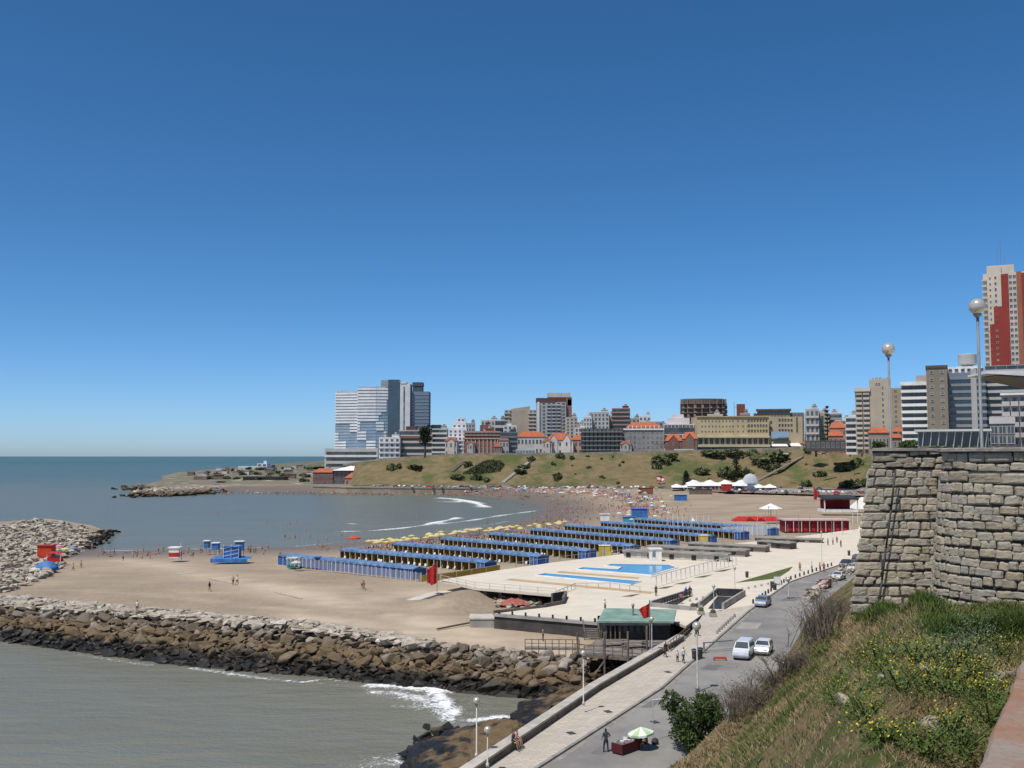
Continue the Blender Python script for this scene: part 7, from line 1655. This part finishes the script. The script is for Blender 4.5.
# far parked cars: a single small mesh each
fm={}
def farcar():
    mb=MB(); prof=[(-2,.3),(-2,.85),(-1.4,.95),(-.8,1.42),(.6,1.44),(1.1,.95),(2,.8),(2,.3)]; n_=len(prof)
    vs=[(x,s*(.82-(.15 if z>1.2 else 0)),z) for s in (-1,1) for x,z in prof]; mb.add(vs,[(i,(i+1)%n_,n_+(i+1)%n_,n_+i) for i in range(n_)]+[tuple(range(n_-1,-1,-1)),tuple(range(n_,2*n_))])
    mb.add([(-1.25,-.84,.97),(1.0,-.84,.97),(.55,-.7,1.36),(-.8,-.7,1.36)],[(0,1,2,3)],1); mb.add([(-1.25,.84,.97),(1.0,.84,.97),(.55,.7,1.36),(-.8,.7,1.36)],[(3,2,1,0)],1)
    mb.add([(1.03,-.7,1.0),(1.03,.7,1.0),(.66,.6,1.42),(.66,-.6,1.42)],[(0,1,2,3)],1)
    for x in (-1.25,1.25):
        for s in (-1,1): mb.tube((x,s*.7,.3),(x,s*.84,.3),.3,n=8,m=2)
    return mb.mesh('car',[m_paint,m_glass,m_tyre])
fcm=farcar(); CC=[(.65,.65,.65),(.5,.5,.52),(.04,.04,.045),(.35,.04,.04),(.06,.1,.2),(.3,.3,.3),(.7,.7,.68),(.15,.2,.18)]
CCN=['white','silver','black','red','dark blue','grey','pale','green grey']
r_=random.Random(12)
for i in range(118):
    tt=(i+.5)/118; a=along([(372,486.6),(440,487.4),(520,487.8),(600,488),(670,488.5),(700,490),(760,491.5),(830,493),(868,494)],tt); p=at(a.x+r_.uniform(-1,1),a.y+r_.uniform(-.7,.7),5.)
    k=r_.randrange(8); tag(link('parked_car',fcm,None,(p.x,p.y,5.0),r_.choice([0,1.57,1.5,3.1])+r_.uniform(-.2,.2),CC[k]),f'{CCN[k]} car in the line parked along the coast road below the hill','car',f'{CCN[k]} cars parked along the coast road')
for i in range(52):
    px=r_.uniform(690,866); p=at(px,487-(px-690)*.0+r_.uniform(-2.2,3.5),5.); k=r_.randrange(8); tag(link('parked_car',fcm,None,(p.x,p.y,5.0),r_.uniform(0,6),CC[k]),f'{CCN[k]} car in the crowded car park around the white tents','car',f'{CCN[k]} cars in the far car park')
car_park=sheet('car_park',[tuple(at(a,c,4.99)[:2]) for a,c in ((685,489.5),(872,494.5),(900,488),(700,480.5),(660,486))],4.99,M('gravel_lot',(.33,.28,.22),(.24,.205,.165),.2,.95),.9)
for i in range(40):
    px=r_.uniform(383,860); u_=None; Y=r_.uniform(788,800) if px<780 else 690; X=atY(px,455,Y).x; zg=drop(X,Y,platBVH,28); k=r_.randrange(8)
    tag(link('parked_car',fcm,None,(X,Y,zg),r_.uniform(-.2,.2),CC[k]),f'{CCN[k]} car parked on the street along the top of the hill','car',f'{CCN[k]} cars on the hilltop street')
# ------------------------------------------------------------------ vegetation
def leafmat(name,c1,c2,s=.8):
    m,t,n,l,b=nt(name); ri=n.new('ShaderNodeNewGeometry'); f=noise_(t,s,3); c=mixc(t,ramp(t,f,.35,.65),c1,c2); c=mixc(t,math_(t,'MULTIPLY',ri.outputs['Random Per Island'],.5),c,tuple(x*.55 for x in c1)); l.new(c,b.inputs['Base Color']); b.inputs['Roughness'].default_value=.75; b.inputs['Specular IOR Level'].default_value=.25; return m
m_leaf=leafmat('dark_leaves',(.045,.075,.022),(.085,.12,.035)); m_pine=leafmat('pine_needles',(.022,.036,.016),(.04,.055,.022)); m_bushd=leafmat('bush_leaves',(.085,.105,.045),(.13,.14,.065),.3); m_dry=leafmat('dry_twigs',(.2,.16,.11),(.13,.1,.075))
def leaves(pts,size,seed=0,asp=1.6,nj=.6):
    """one small quad per point, randomly turned"""
    g_=np.random.default_rng(seed); pts=np.asarray(pts,float); n_=len(pts); a=g_.normal(size=(n_,3)); a/=np.linalg.norm(a,axis=1)[:,None]; b_=g_.normal(size=(n_,3)); b_-=(b_*a).sum(1)[:,None]*a; b_/=np.linalg.norm(b_,axis=1)[:,None]
    s=size*g_.uniform(1-nj,1+nj,n_)[:,None]; V=np.stack([pts-a*s*asp,pts+b_*s*.6,pts+a*s*asp,pts-b_*s*.6],1).reshape(-1,3); return V,np.arange(n_*4).reshape(-1,4)
def blob(g_,c,r,n_,shell=.5):
    d=g_.normal(size=(n_,3)); d/=np.linalg.norm(d,axis=1)[:,None]; k=g_.uniform(shell,1,n_)**.6; lump=1+.25*np.sin(d[:,0]*5+c[0])*np.cos(d[:,2]*4+c[1]); return np.array(c)+d*np.array(r)*(k*lump)[:,None]
def bush_mesh(seed,mat,n_=260,size=.16,lobes=5):
    g_=np.random.default_rng(seed); P_=[]
    for i in range(lobes): P_.append(blob(g_,(g_.uniform(-.5,.5),g_.uniform(-.5,.5),g_.uniform(.3,.6)),(g_.uniform(.35,.6),)*2+(g_.uniform(.3,.5),),n_//lobes))
    V,F_=leaves(np.concatenate(P_),size,seed); V[:,2]=np.maximum(V[:,2],0); return np_mesh('foliage',V,F_,mat)
bush_v=[bush_mesh(i,m_bushd) for i in range(4)]
st_me=MB(); [st_me.tube((0,0,0),(.3*math.cos(a),.3*math.sin(a),.5),.04,.015,n=5) for a in (0,1.2,2.5,3.9,5.1)]; stem_me=st_me.mesh('stem',m_trunk)
def bush(px,py,w_,h_,lab,group=None,loc=None):
    p=loc or hit(px,py)
    if p is None: return
    o=thing('bush',lab,'bush',tuple(p),rnd.uniform(0,6),group); link('foliage',rnd.choice(bush_v),o,scale=(w_,w_*.8,h_)); link('stem',stem_me,o,scale=(w_,w_,h_)); o.location.z-=.1*h_
r_=random.Random(31)
hb=[(399,468,3,4,'dark bush at the left end of the green hill'),(391,470,5,5,'large dark shrub at the left foot of the hill'),(458,479,7,4,'wide low bush at the foot of the hill left of a rounder one'),(477,480,5,5,'round bush at the foot of the hill under the dark grass patch'),(486,482,3,4,'small bush beside the orange awning at the hill foot'),(415,468,9,3,'flat dark bush patch under the dark tree'),(468,466,5,4,'bush beside the dark hill stairs'),(524,468,7,3,'dark bush on the stair slope upper'),(520,473,8,3.5,'dark bush on the stair slope lower'),(531,461,4,4,'bush at the head of the long slope stairs'),
 (557,479,5,5,'round dark bush in the middle of the hill foot'),(560,458,4,4,'bush on the crest under the orange villa'),(572,459,3,3,'small bush on the crest right of the villa'),(553,465,2.4,2.6,'tiny bush on the mid slope'),(660,464,8,7,'dense dark bush beside the white garden wall'),(668,460,9,6,'dark hedge mass right below the white garden wall'),(657,469,4,6,'dark bush trailing downslope of the garden wall'),
 (702,475,7,6,'rounded bush on the slope left of the tall conifer'),(728,478,9,9,'big dark bush left of the tall conifer'),(746,477,7,7,'bush right of the tall conifer'),(765,463,14,8,'largest dark bush mass under the yellow building wing'),(782,459,10,7,'dark bush mass right below the white awnings'),(772,470,8,6,'bush at the lower side of the big bush mass'),(712,455,12,4,'low hedge at the left foot of the yellow building'),(735,455,12,5,'low hedge at the middle foot of the yellow building'),(752,456,6,5,'hedge at the right foot of the yellow building'),(808,453,5,6,'bush at the top right of the slope path'),(845,470,8,6,'dark elongated bush on the right slope near the wall'),(857,465,6,5,'small dark bush on the right slope beside the stone wall'),(820,476,5,4,'low dry bush on the right slope'),(851,488,10,6,'dark bush at the foot of the right slope'),(866,486,8,6,'dark bush at the slope foot next to the stone wall'),(806,486,6,4,'bush behind the car park at the slope foot'),(830,452,4,3,'bush on the crest left of the stone wall'),(785,492,4,3,'bush between the far car park rows')]
for px,py,w_,h_,lab in hb: bush(px,py,w_,h_,lab)
for i in range(30): bush(r_.uniform(560,860),r_.uniform(456,486),r_.uniform(1.,2.4),r_.uniform(.8,2),'small scattered shrub on the dry hillside','small scattered shrubs on the hillside')
def tree(px,py,h_,w_,lab,kind,loc=None,name='tree'):
    p=loc or hit(px,py)
    if p is None: return
    o=thing(name,lab,'tree',tuple(p)); g_=np.random.default_rng(int(px*7)); P_=[]
    tb=MB(); tb.tube((0,0,-.5),(0,0,h_*(.9 if kind!='round' else .5)),w_*.07,w_*.02,n=7)
    if kind=='cone':
        for k in range(9): z=h_*(.15+.085*k); P_.append(blob(g_,(g_.uniform(-.1,.1)*w_,0,z),(w_*.5*(1-k/10.5),w_*.5*(1-k/10.5),h_*.07),120,.2))
    elif kind=='norfolk':
        for k in range(9):
            z=h_*(.2+.09*k); r2=w_*.5*(1-k/10)
            for a in np.linspace(0,2*math.pi,7)[:-1]:
                a+=k; e=(r2*math.cos(a),r2*math.sin(a),z+.04*h_); tb.tube((0,0,z),e,.12,.04,n=4); P_.append(np.array([np.array(e)*q+np.array((0,0,z))*(1-q)*np.array((0,0,1)) for q in g_.uniform(.2,1,26)])+g_.normal(size=(26,3))*.22)
    else:
        for k in range(11):
            a=g_.uniform(0,6.28); rr=g_.uniform(0,.33)*w_; c=(rr*math.cos(a),rr*math.sin(a)*.8,h_*g_.uniform(.5,.86)); tb.tube((0,0,h_*.3),c,w_*.03,w_*.01,n=5); P_.append(blob(g_,c,(w_*.22,w_*.2,h_*.13),170,.3))
    V,F_=leaves(np.concatenate(P_),max(.28,w_*.035),int(px)); link('crown',np_mesh('crown',V,F_,m_pine if kind!='leafy' else m_leaf),o); tb.build('trunk',m_trunk,o)
tree(737,478,21,10,'tall dark conifer behind the white tents','cone'); tree(687,486,12,10,'dark conifer beside the wide membrane tent','cone'); 
def crest_pt(px,Y): X=atY(px,455,Y).x; return Vector((X,Y,drop(X,Y,platBVH,27)))
tree(423,462,26,15,'lone dark tree on a bare trunk in front of the cream balcony block','round',crest_pt(425,786)); tree(828,418,33,10,'norfolk pine silhouette above the grey beige hall','norfolk',crest_pt(828,760),'pine_tree')
tree(552,433,17,16,'leafy tree behind the orange roofed villa','leafy',crest_pt(556,840)); tree(541,433,15,12,'leafy tree between the white houses and the villa','leafy',crest_pt(542,845)); tree(566,433,14,10,'small leafy tree right behind the villa','leafy',crest_pt(568,842))
tree(735,483,9,8,'rounded dark tree at the foot of the tall conifer','round'); 
for px,Y,h_,w_,lab in ((850,700,9,9,'dark street tree by the low market building'),(862,600,8,8,'street tree left of the beige tower foot'),(816,720,8,12,'dark tree before the grey beige hall'),(878,400,6,7,'tree before the tiled restaurant'),(908,300,5,6,'round tree below the dark banded block')): tree(px,440,h_,w_,lab,'leafy',crest_pt(px,Y))
for px,Y,w_,h_,lab in ((922,160,3.6,1.7,'low green hedge at the left of the glass pavilion'),(940,160,4,1.6,'green hedge in front of the glass pavilion middle'),(960,160,4,1.5,'pale green hedge at the right of the glass pavilion'),(978,160,3,1.5,'hedge behind the tall lamp post'),(997,150,3.5,1.3,'hedge right of the tall lamp post')): bush(px,0,w_,h_,lab,loc=crest_pt(px,Y))
# stairs on the hill
def strip(label,a,c,w_,mat,name='stairs',n_=14):
    A_,C_=hit(*a),hit(*c)
    if A_ is None or C_ is None: return
    o=thing(name,label,'stairs',tuple(A_)); d=C_-A_; mb=MB()
    K=n_; side=Vector((1,0,0)) if abs(d.y)>abs(d.x)*.3 else Vector((0,1,0)); pts_=[]
    for i in range(K):
        p0=A_.lerp(C_,i/K); p1=A_.lerp(C_,(i+1)/K)
        for p_ in (p0,): 
            z_=drop(p_.x,p_.y,hillBVH,p_.z); pts_.append(Vector((p_.x,p_.y,max(z_,p_.z))))
    for i in range(len(pts_)-1): mb.beam(pts_[i]-A_+Vector((0,0,.2)),pts_[i+1]-A_+Vector((0,0,.2)),w_,.5)
    mb.build('steps',mat,o); r2=MB()
    for i in range(len(pts_)-1): r2.beam(pts_[i]-A_+side*w_*.5+Vector((0,0,1.)),pts_[i+1]-A_+side*w_*.5+Vector((0,0,1.)),.15,.3)
    r2.build('parapet',m_concrete,o)
strip('dark stairs cutting up the left hillside',(452,472),(465,461),3,M('dark_steps',(.07,.06,.055),(.1,.09,.08),1,.9)); strip('long pale stairs climbing the hillside toward the villas',(503,483),(535,457.5),3.4,M('pale_steps',(.3,.28,.25),(.22,.2,.18),1,.9)); strip('slanted path on the slope below the market building',(758,481),(806,455),2.5,M('path_steps',(.26,.22,.17),(.2,.17,.13),1,.9))
# dark grass patch on the hill: a ground cover sheet hugging the slope
mb=MB(); pl=[(463,474),(475,466),(487,460.5),(500,461),(505,465),(500,472),(480,474.5)]; C0=hit(484,468)
if C0:
    g_=np.random.default_rng(3); pts_=[]
    while len(pts_)<2600:
        px,py=g_.uniform(460,508),g_.uniform(459,476)
        if inside(np.array([[px,py]]),pl)[0]:
            h_=hit(px,py)
            if h_: pts_.append((h_.x,h_.y,h_.z+g_.uniform(0,.5)))
    V,F_=leaves(pts_,.55,5); tag(link('ground_cover',np_mesh('ground_cover',V,F_,leafmat('dark_cover',(.06,.075,.03),(.08,.09,.04)))),'dark green ground cover patch on the left hillside','ground cover',None,'stuff')
# crest wall
r2=MB(); q=[]
for i in range(60):
    u=19.2+(24-19.2)*i/59; c=bt(u)[1]; q.append((c.x,c.y,c.z))
cw=thing('crest_wall','low grey stone balustrade along the top edge of the hill','balustrade',q[0]); o0=Vector(q[0])
for i in range(59): r2.beam(Vector(q[i])-o0+Vector((0,0,.55)),Vector(q[i+1])-o0+Vector((0,0,.55)),.5,1.5)
r2.build('wall',M('balustrade_stone',(.3,.27,.23),(.2,.18,.155),.3,.9),cw)
# ------------------------------------------------------------------ near bank: grass, weeds, shrubs
g_=np.random.default_rng(11)
bv=np.array([v for v in V_BANK]) if 'V_BANK' in globals() else None
def bank_pts(n_,seed,fn=None):
    """random points on the near bank, denser near the viewer"""
    rr=np.random.default_rng(seed); out=[]
    while len(out)<n_:
        u=1.2+9.5*rr.random()**1.5; i=int(u/.03); v=rr.random()**.7; j=v*69
        if i>=len(us)-2: continue
        j0=int(min(68,j)); fu=u/.03-i; fv=j-j0
        a=BV[i*70+j0]*(1-fu)*(1-fv)+BV[(i+1)*70+j0]*fu*(1-fv)+BV[i*70+j0+1]*(1-fu)*fv+BV[(i+1)*70+j0+1]*fu*fv
        if a[1]<2 or a[2]<5.5: continue
        out.append(a)
    return np.array(out)
BV=np.array([tuple(v) for v in slope_mesh('x',us,70,.35,None,.35)])
def in_front_wall(P_): # keep grass out of the masonry
    return ~(((P_[:,0]>A0.x-.45)&(P_[:,1]>A0.y-.4)&(P_[:,1]<34)) | (np.hypot(P_[:,0]-BC.x,P_[:,1]-BC.y)<BR+.35))
def blades(P_,h,wd_,seed,lean=.5):
    rr=np.random.default_rng(seed); n_=len(P_); a=rr.uniform(0,6.283,n_); w2=np.stack([np.cos(a),np.sin(a),0*a],1)*(np.asarray(wd_)*rr.uniform(.6,1.3,n_))[:,None]; hh=h*rr.uniform(.5,1.5,n_); tip=P_+np.stack([rr.normal(size=n_)*lean*hh,rr.normal(size=n_)*lean*hh-.1*hh,hh],1); mid=(P_+tip)/2+np.array([0,0,1])*(hh*.12)[:,None]
    V=np.stack([P_-w2,P_+w2,mid+w2*.7,tip,mid-w2*.7],1).reshape(-1,3); k=np.arange(n_)[:,None]*5; F_=np.concatenate([np.stack([k[:,0],k[:,0]+1,k[:,0]+2,k[:,0]+4],1),np.stack([k[:,0]+4,k[:,0]+2,k[:,0]+3,k[:,0]+3],1)])
    return V,F_
def grassmat(name,a,c,d):
    m,t,n,l,b=nt(name); ri=n.new('ShaderNodeNewGeometry').outputs['Random Per Island']; f=ramp(t,noise_(t,.35,4,.6),.42,.6); col=mixc(t,f,a,c); col=mixc(t,ramp(t,ri,.3,1.),col,d); l.new(col,b.inputs['Base Color']); b.inputs['Roughness'].default_value=.8; b.inputs['Specular IOR Level'].default_value=.2; return m
def bladeobj(name,P_,h,w_,mat,seed,lean,lab):
    P_=P_[in_front_wall(P_)]; dd_=np.linalg.norm(P_-np.array([0,0,27.]),axis=1); h=h*np.clip(dd_/24,.2,.85); w_=w_*np.clip(dd_/22,.22,1.4); V,F_=blades(P_,h,w_,seed,lean); n_=len(P_)
    # tri + quad as triangles
    k=np.arange(n_)[:,None]*5; F3=np.concatenate([k+[0,1,2],k+[0,2,4],k+[4,2,3]]); 
    tag(link(name,np_mesh(name,V,F3,mat)),lab,'grass',None,'stuff')
AP=bank_pts(210000,1)
nf_=np.array([noise.noise((p[0]*.3,p[1]*.3,p[2]*.3)) for p in AP]); nf2=np.array([noise.noise((p[0]*.9+7,p[1]*.9,p[2]*.9)) for p in AP])
near_=np.hypot(AP[:,0]-7,AP[:,1]-12)
green=(nf_+nf2*.6+np.clip((10-near_)*.02,-.25,.12))>.07
bladeobj('dry_grass',AP[~green],.10,.010,grassmat('dry_grass_blades',(.36,.275,.15),(.28,.21,.115),(.2,.155,.085)),2,.7,'dry straw coloured grass covering the near bank')
bladeobj('green_grass',AP[green],.12,.011,grassmat('green_grass_blades',(.10,.125,.035),(.15,.16,.05),(.06,.085,.022)),3,.6,'short green grass growing in patches on the near bank')
for i in range(34): 
    px=r_.uniform(205,320); Y=r_.uniform(830,1200); X=atY(px,465,Y).x; bush(px,0,r_.uniform(3,7),r_.uniform(1.5,3.5),'dark shrub among the sheds on the headland','shrubs on the headland',Vector((X,Y,bzat(X,Y))))
def near_pts(n_,seed):
    rr=np.random.default_rng(seed); u=1.0+3.8*rr.random(n_)**.9; v=.5+.5*rr.random(n_)**.8; i=(u/.03).astype(int); j=v*69; j0=np.minimum(68,j.astype(int)); fu=(u/.03-i)[:,None]; fv=(j-j0)[:,None]
    return BV[i*70+j0]*(1-fu)*(1-fv)+BV[(i+1)*70+j0]*fu*(1-fv)+BV[i*70+j0+1]*(1-fu)*fv+BV[(i+1)*70+j0+1]*fu*fv
NP_=near_pts(150000,77); n1=np.array([noise.noise((p[0]*.5,p[1]*.5,p[2]*.5)) for p in NP_]); n2=np.array([noise.noise((p[0]*1.8+7,p[1]*1.8,p[2]*1.8)) for p in NP_]); gm=(n1+n2*.7+rr_)>-.02 if 'rr_' in globals() else (n1+n2*.7)>.05
bladeobj('fine_green_grass',NP_[gm],.11,.008,bpy.data.materials['green_grass_blades'],21,.8,'fine short green grass near the parapet')
bladeobj('fine_dry_grass',NP_[~gm],.09,.007,bpy.data.materials['dry_grass_blades'],22,.9,'fine dry grass between the green patches near the parapet')
# lush tall grass along the wall foot
def zone(pts_px,n_,spread_,seed):
    rr=np.random.default_rng(seed); out=[]
    while len(out)<n_:
        k=rr.random(); a=along(pts_px,k); h_=hit(a.x+rr.normal()*spread_,a.y+rr.normal()*spread_*.5,bankBVH)
        if h_: out.append(tuple(h_))
    return np.array(out)
Z1=zone([(862,622),(885,610),(905,600),(925,596),(940,612)],5200,7,5); Z2=zone([(935,628),(965,630),(1000,632),(1024,622)],11000,9,6)
bladeobj('tall_grass',np.concatenate([Z1,Z2]),.2,.012,grassmat('lush_blades',(.075,.12,.025),(.11,.15,.035),(.05,.08,.02)),8,.35,'lush tall grass along the foot of the stone walls')
# flowering weeds as plants
m_fl=M('yellow_petals',(.62,.5,.03),(.5,.4,.02),3,.7); m_weed=leafmat('weed_leaves',(.085,.13,.03),(.13,.17,.05)); m_sage=leafmat('sage_leaves',(.16,.2,.13),(.12,.16,.1))
def weed(px,py,r,h,lab,flowers=True,mat=None,n_=420,group=None):
    p=hit(px,py,bankBVH); r*=.5; h*=.6
    if p is None: return
    s=(p.y)/28.; r=r*s if False else r
    o=thing('flowering_weed' if flowers else 'weed',lab,'plant',tuple(p),0,group); g2=np.random.default_rng(int(px*3+py)); P_=np.column_stack([g2.normal(size=n_)*r*.42,g2.normal(size=n_)*r*.42,np.abs(g2.normal(size=n_))*h*.4]); V,F_=leaves(P_,.0062,int(px),1.9); link('leaves',np_mesh('leaves',V,F_,mat or m_weed),o)
    if flowers:
        m_=int(n_*.16); P_=np.column_stack([g2.normal(size=m_)*r*.5,g2.normal(size=m_)*r*.5,h*(.5+.5*g2.random(m_))]); V,F_=leaves(P_,.005,int(py),1.1); fo=link('flowers',np_mesh('flowers',V,F_,m_fl),o); 
    tb=MB()
    for i in range(10): a=g2.uniform(0,6.28); tb.tube((0,0,0),(r*.5*math.cos(a),r*.5*math.sin(a),h*.8),.007,.004,n=4)
    tb.build('stem',m_weed,o)
W=[(878,672,.5,.5,'bright yellow flowering weed clump nearest the wall corner on the left'),(900,690,.55,.35,'yellow flowered clump in the middle of the bank'),(925,688,.6,.35,'wide yellow flowered clump right of the bank middle'),(950,690,.5,.35,'yellow flowered clump closer to the parapet'),(975,680,.45,.35,'yellow flowered clump beside the parapet upper part'),(1000,655,.5,.4,'yellow flowered clump close below the bastion grass'),(868,720,.45,.35,'lower yellow flowered clump on the bank'),(950,735,.3,.3,'small yellow flowered clump near the bottom'),(835,706,.5,.5,'dark leafy weed with few yellow flowers on the left of the bank'),(915,662,.45,.35,'yellow flowered clump high on the bank'),(955,668,.5,.35,'yellow flowered clump right of the silvery weeds'),(985,700,.35,.3,'yellow flowered clump halfway down the parapet'),(885,745,.3,.25,'faint yellow flowered clump at the bottom middle')]
for px,py,r,h,lab in W: weed(px,py,r,h*.8,lab,n_=900)
for px,py,r,h,lab in ((977,640,.55,.45,'silvery green weed below the bastion'),(938,662,.6,.35,'dark grey green weed patch in the upper bank'),(965,662,.5,.4,'second grey green weed near the parapet'),(990,725,.5,.3,'dense green weed beside the lower parapet'),(960,755,.6,.3,'dark green weed at the bottom by the parapet'),(920,752,.5,.25,'low green weed at the bottom of the bank'),(840,690,.45,.4,'dark leafy weed left of the middle')): weed(px,py,r,h,lab,False,m_sage if 'grey' in lab or 'silvery' in lab else m_weed,1100)
for i,(px,py) in enumerate(((893,678),(925,670),(848,700),(995,680),(934,727),(700,742),(955,672),(1004,676))):
    p=hit(px,py,bankBVH)
    if p: 
        me=BO[i%14].copy(); me.materials.clear(); me.materials.append(m_pale); o=link('stone',me,None,tuple(p),i,None,(.13,.11,.1) if px>760 else (.4,.35,.3)); tag(o,['pale stone beside the brightest flower clump','small stone in the upper bank weeds','flat stone in the left weeds','tiny stone near the parapet','pale stone low on the bank','large pale stone below the dark roadside shrub','stone near the grey green weed','small white stone at the parapet edge'][i],'stone')
# big green shrub at the road edge
def shrub(px,py,w_,h_,lab,n_,seed,mat,size,Y=None,z=5.):
    p=hit(px,py,bankBVH) or at(px,py,z); k_=p.y/1000; w_*=k_; h_*=k_; size*=w_/5; o=thing('shrub',lab,'shrub',tuple(p)); g2=np.random.default_rng(seed); P_=[]; tb=MB()
    for k in range(16):
        a=g2.uniform(0,6.28); rr=w_*.34*math.sqrt(g2.random()); c=(rr*math.cos(a),rr*math.sin(a),h_*g2.uniform(.2,.8)); P_.append(blob(g2,c,(w_*.17,w_*.17,h_*.2),n_//16,.5)); tb.tube((0,0,0),c,.06,.02,n=5)
    V,F_=leaves(np.concatenate(P_),size,seed,2.0); link('foliage',np_mesh('foliage',V,F_,mat),o); tb.build('stem',m_trunk,o); return o
shrub(690,752,62,58,'big dark green shrub at the road edge right of the street stall',7000,4,m_leaf,.085); shrub(712,728,40,38,'smaller green shrub joined to the right of the big dark shrub',3500,5,m_leaf,.085)
def twiggy(px,py,w_,h_,lab,seed,n_=40,z=5.,leafn=500):
    p=hit(px+14,py+8,bankBVH) or at(px,py,z); k_=min(1.0,p.y/90)*.85; w_*=k_; h_*=k_*.8
    o=thing('bare_shrub',lab,'shrub',tuple(p)); g2=np.random.default_rng(seed); tb=MB(); tips=[]
    for k in range(n_):
        a=g2.uniform(0,6.28); b0=Vector((g2.normal()*w_*.15,g2.normal()*w_*.15,0)); e=b0+Vector((math.cos(a)*w_*.3*g2.random(),math.sin(a)*w_*.3*g2.random(),h_*g2.uniform(.4,.8))); tb.tube(b0,e,.045*k_,.02*k_,n=4)
        for q in range(4):
            f=e+Vector((g2.normal()*w_*.16,g2.normal()*w_*.16,h_*g2.uniform(.05,.3))); tb.tube(b0.lerp(e,g2.uniform(.5,1)),f,.02*k_,.007*k_,n=3); tips.append(f)
    tb.build('branches',M('bare_branch',(.13,.105,.085),(.085,.07,.055),3,.9),o); P_=np.array([tuple(tips[int(g2.integers(len(tips)))]+Vector((g2.normal()*.3,g2.normal()*.3,g2.normal()*.3))*k_) for _ in range(leafn)]); V,F_=leaves(P_,.05*k_,seed); link('dry_leaves',np_mesh('dry_leaves',V,F_,m_dry),o)
for i,(px,py,w_,h_,lab) in enumerate(((722,712,5,3,'bare brown shrub just above the dark green shrubs'),(735,698,5,3,'bare brown shrub below the parked white van'),(784,664,5,3,'bare shrub right of the half hidden hatchback'),(797,640,6,5.5,'tall bare grey shrub rising over the road'),(812,630,6,6,'tallest bare shrub near the stone wall'),(745,700,5,3,'low bare shrub on the slope foot'),(757,684,5,3.2,'bare brown shrub beside the parked white van'),(772,668,5,3.4,'bare shrub beside the half hidden hatchback'),(824,612,5,3.6,'bare shrub closest to the stone wall corner'),(727,704,5,3.6,'tangled bare shrub above the big green shrub'))): twiggy(px,py,w_,h_,lab,50+i,z=5.5)
# pale rubble strip by the road left of the wall
pts=[]
for i in range(110):
    a=along([(808,598),(825,586),(845,572),(858,567)],rnd.random()); p=at(a.x+rnd.gauss(0,3),a.y+rnd.gauss(0,1.2),5.3); pts.append((p.x,p.y,5.2+rnd.uniform(0,.9),rnd.uniform(.3,.9),.8))
tag(rubble('roadside_rubble',pts,m_pale),'pale rubble heaped at the slope foot beside the parked cars','rubble',None,'stuff')
for o in list(bpy.data.objects):
    if o.name.startswith('tmp'): bpy.data.objects.remove(o)
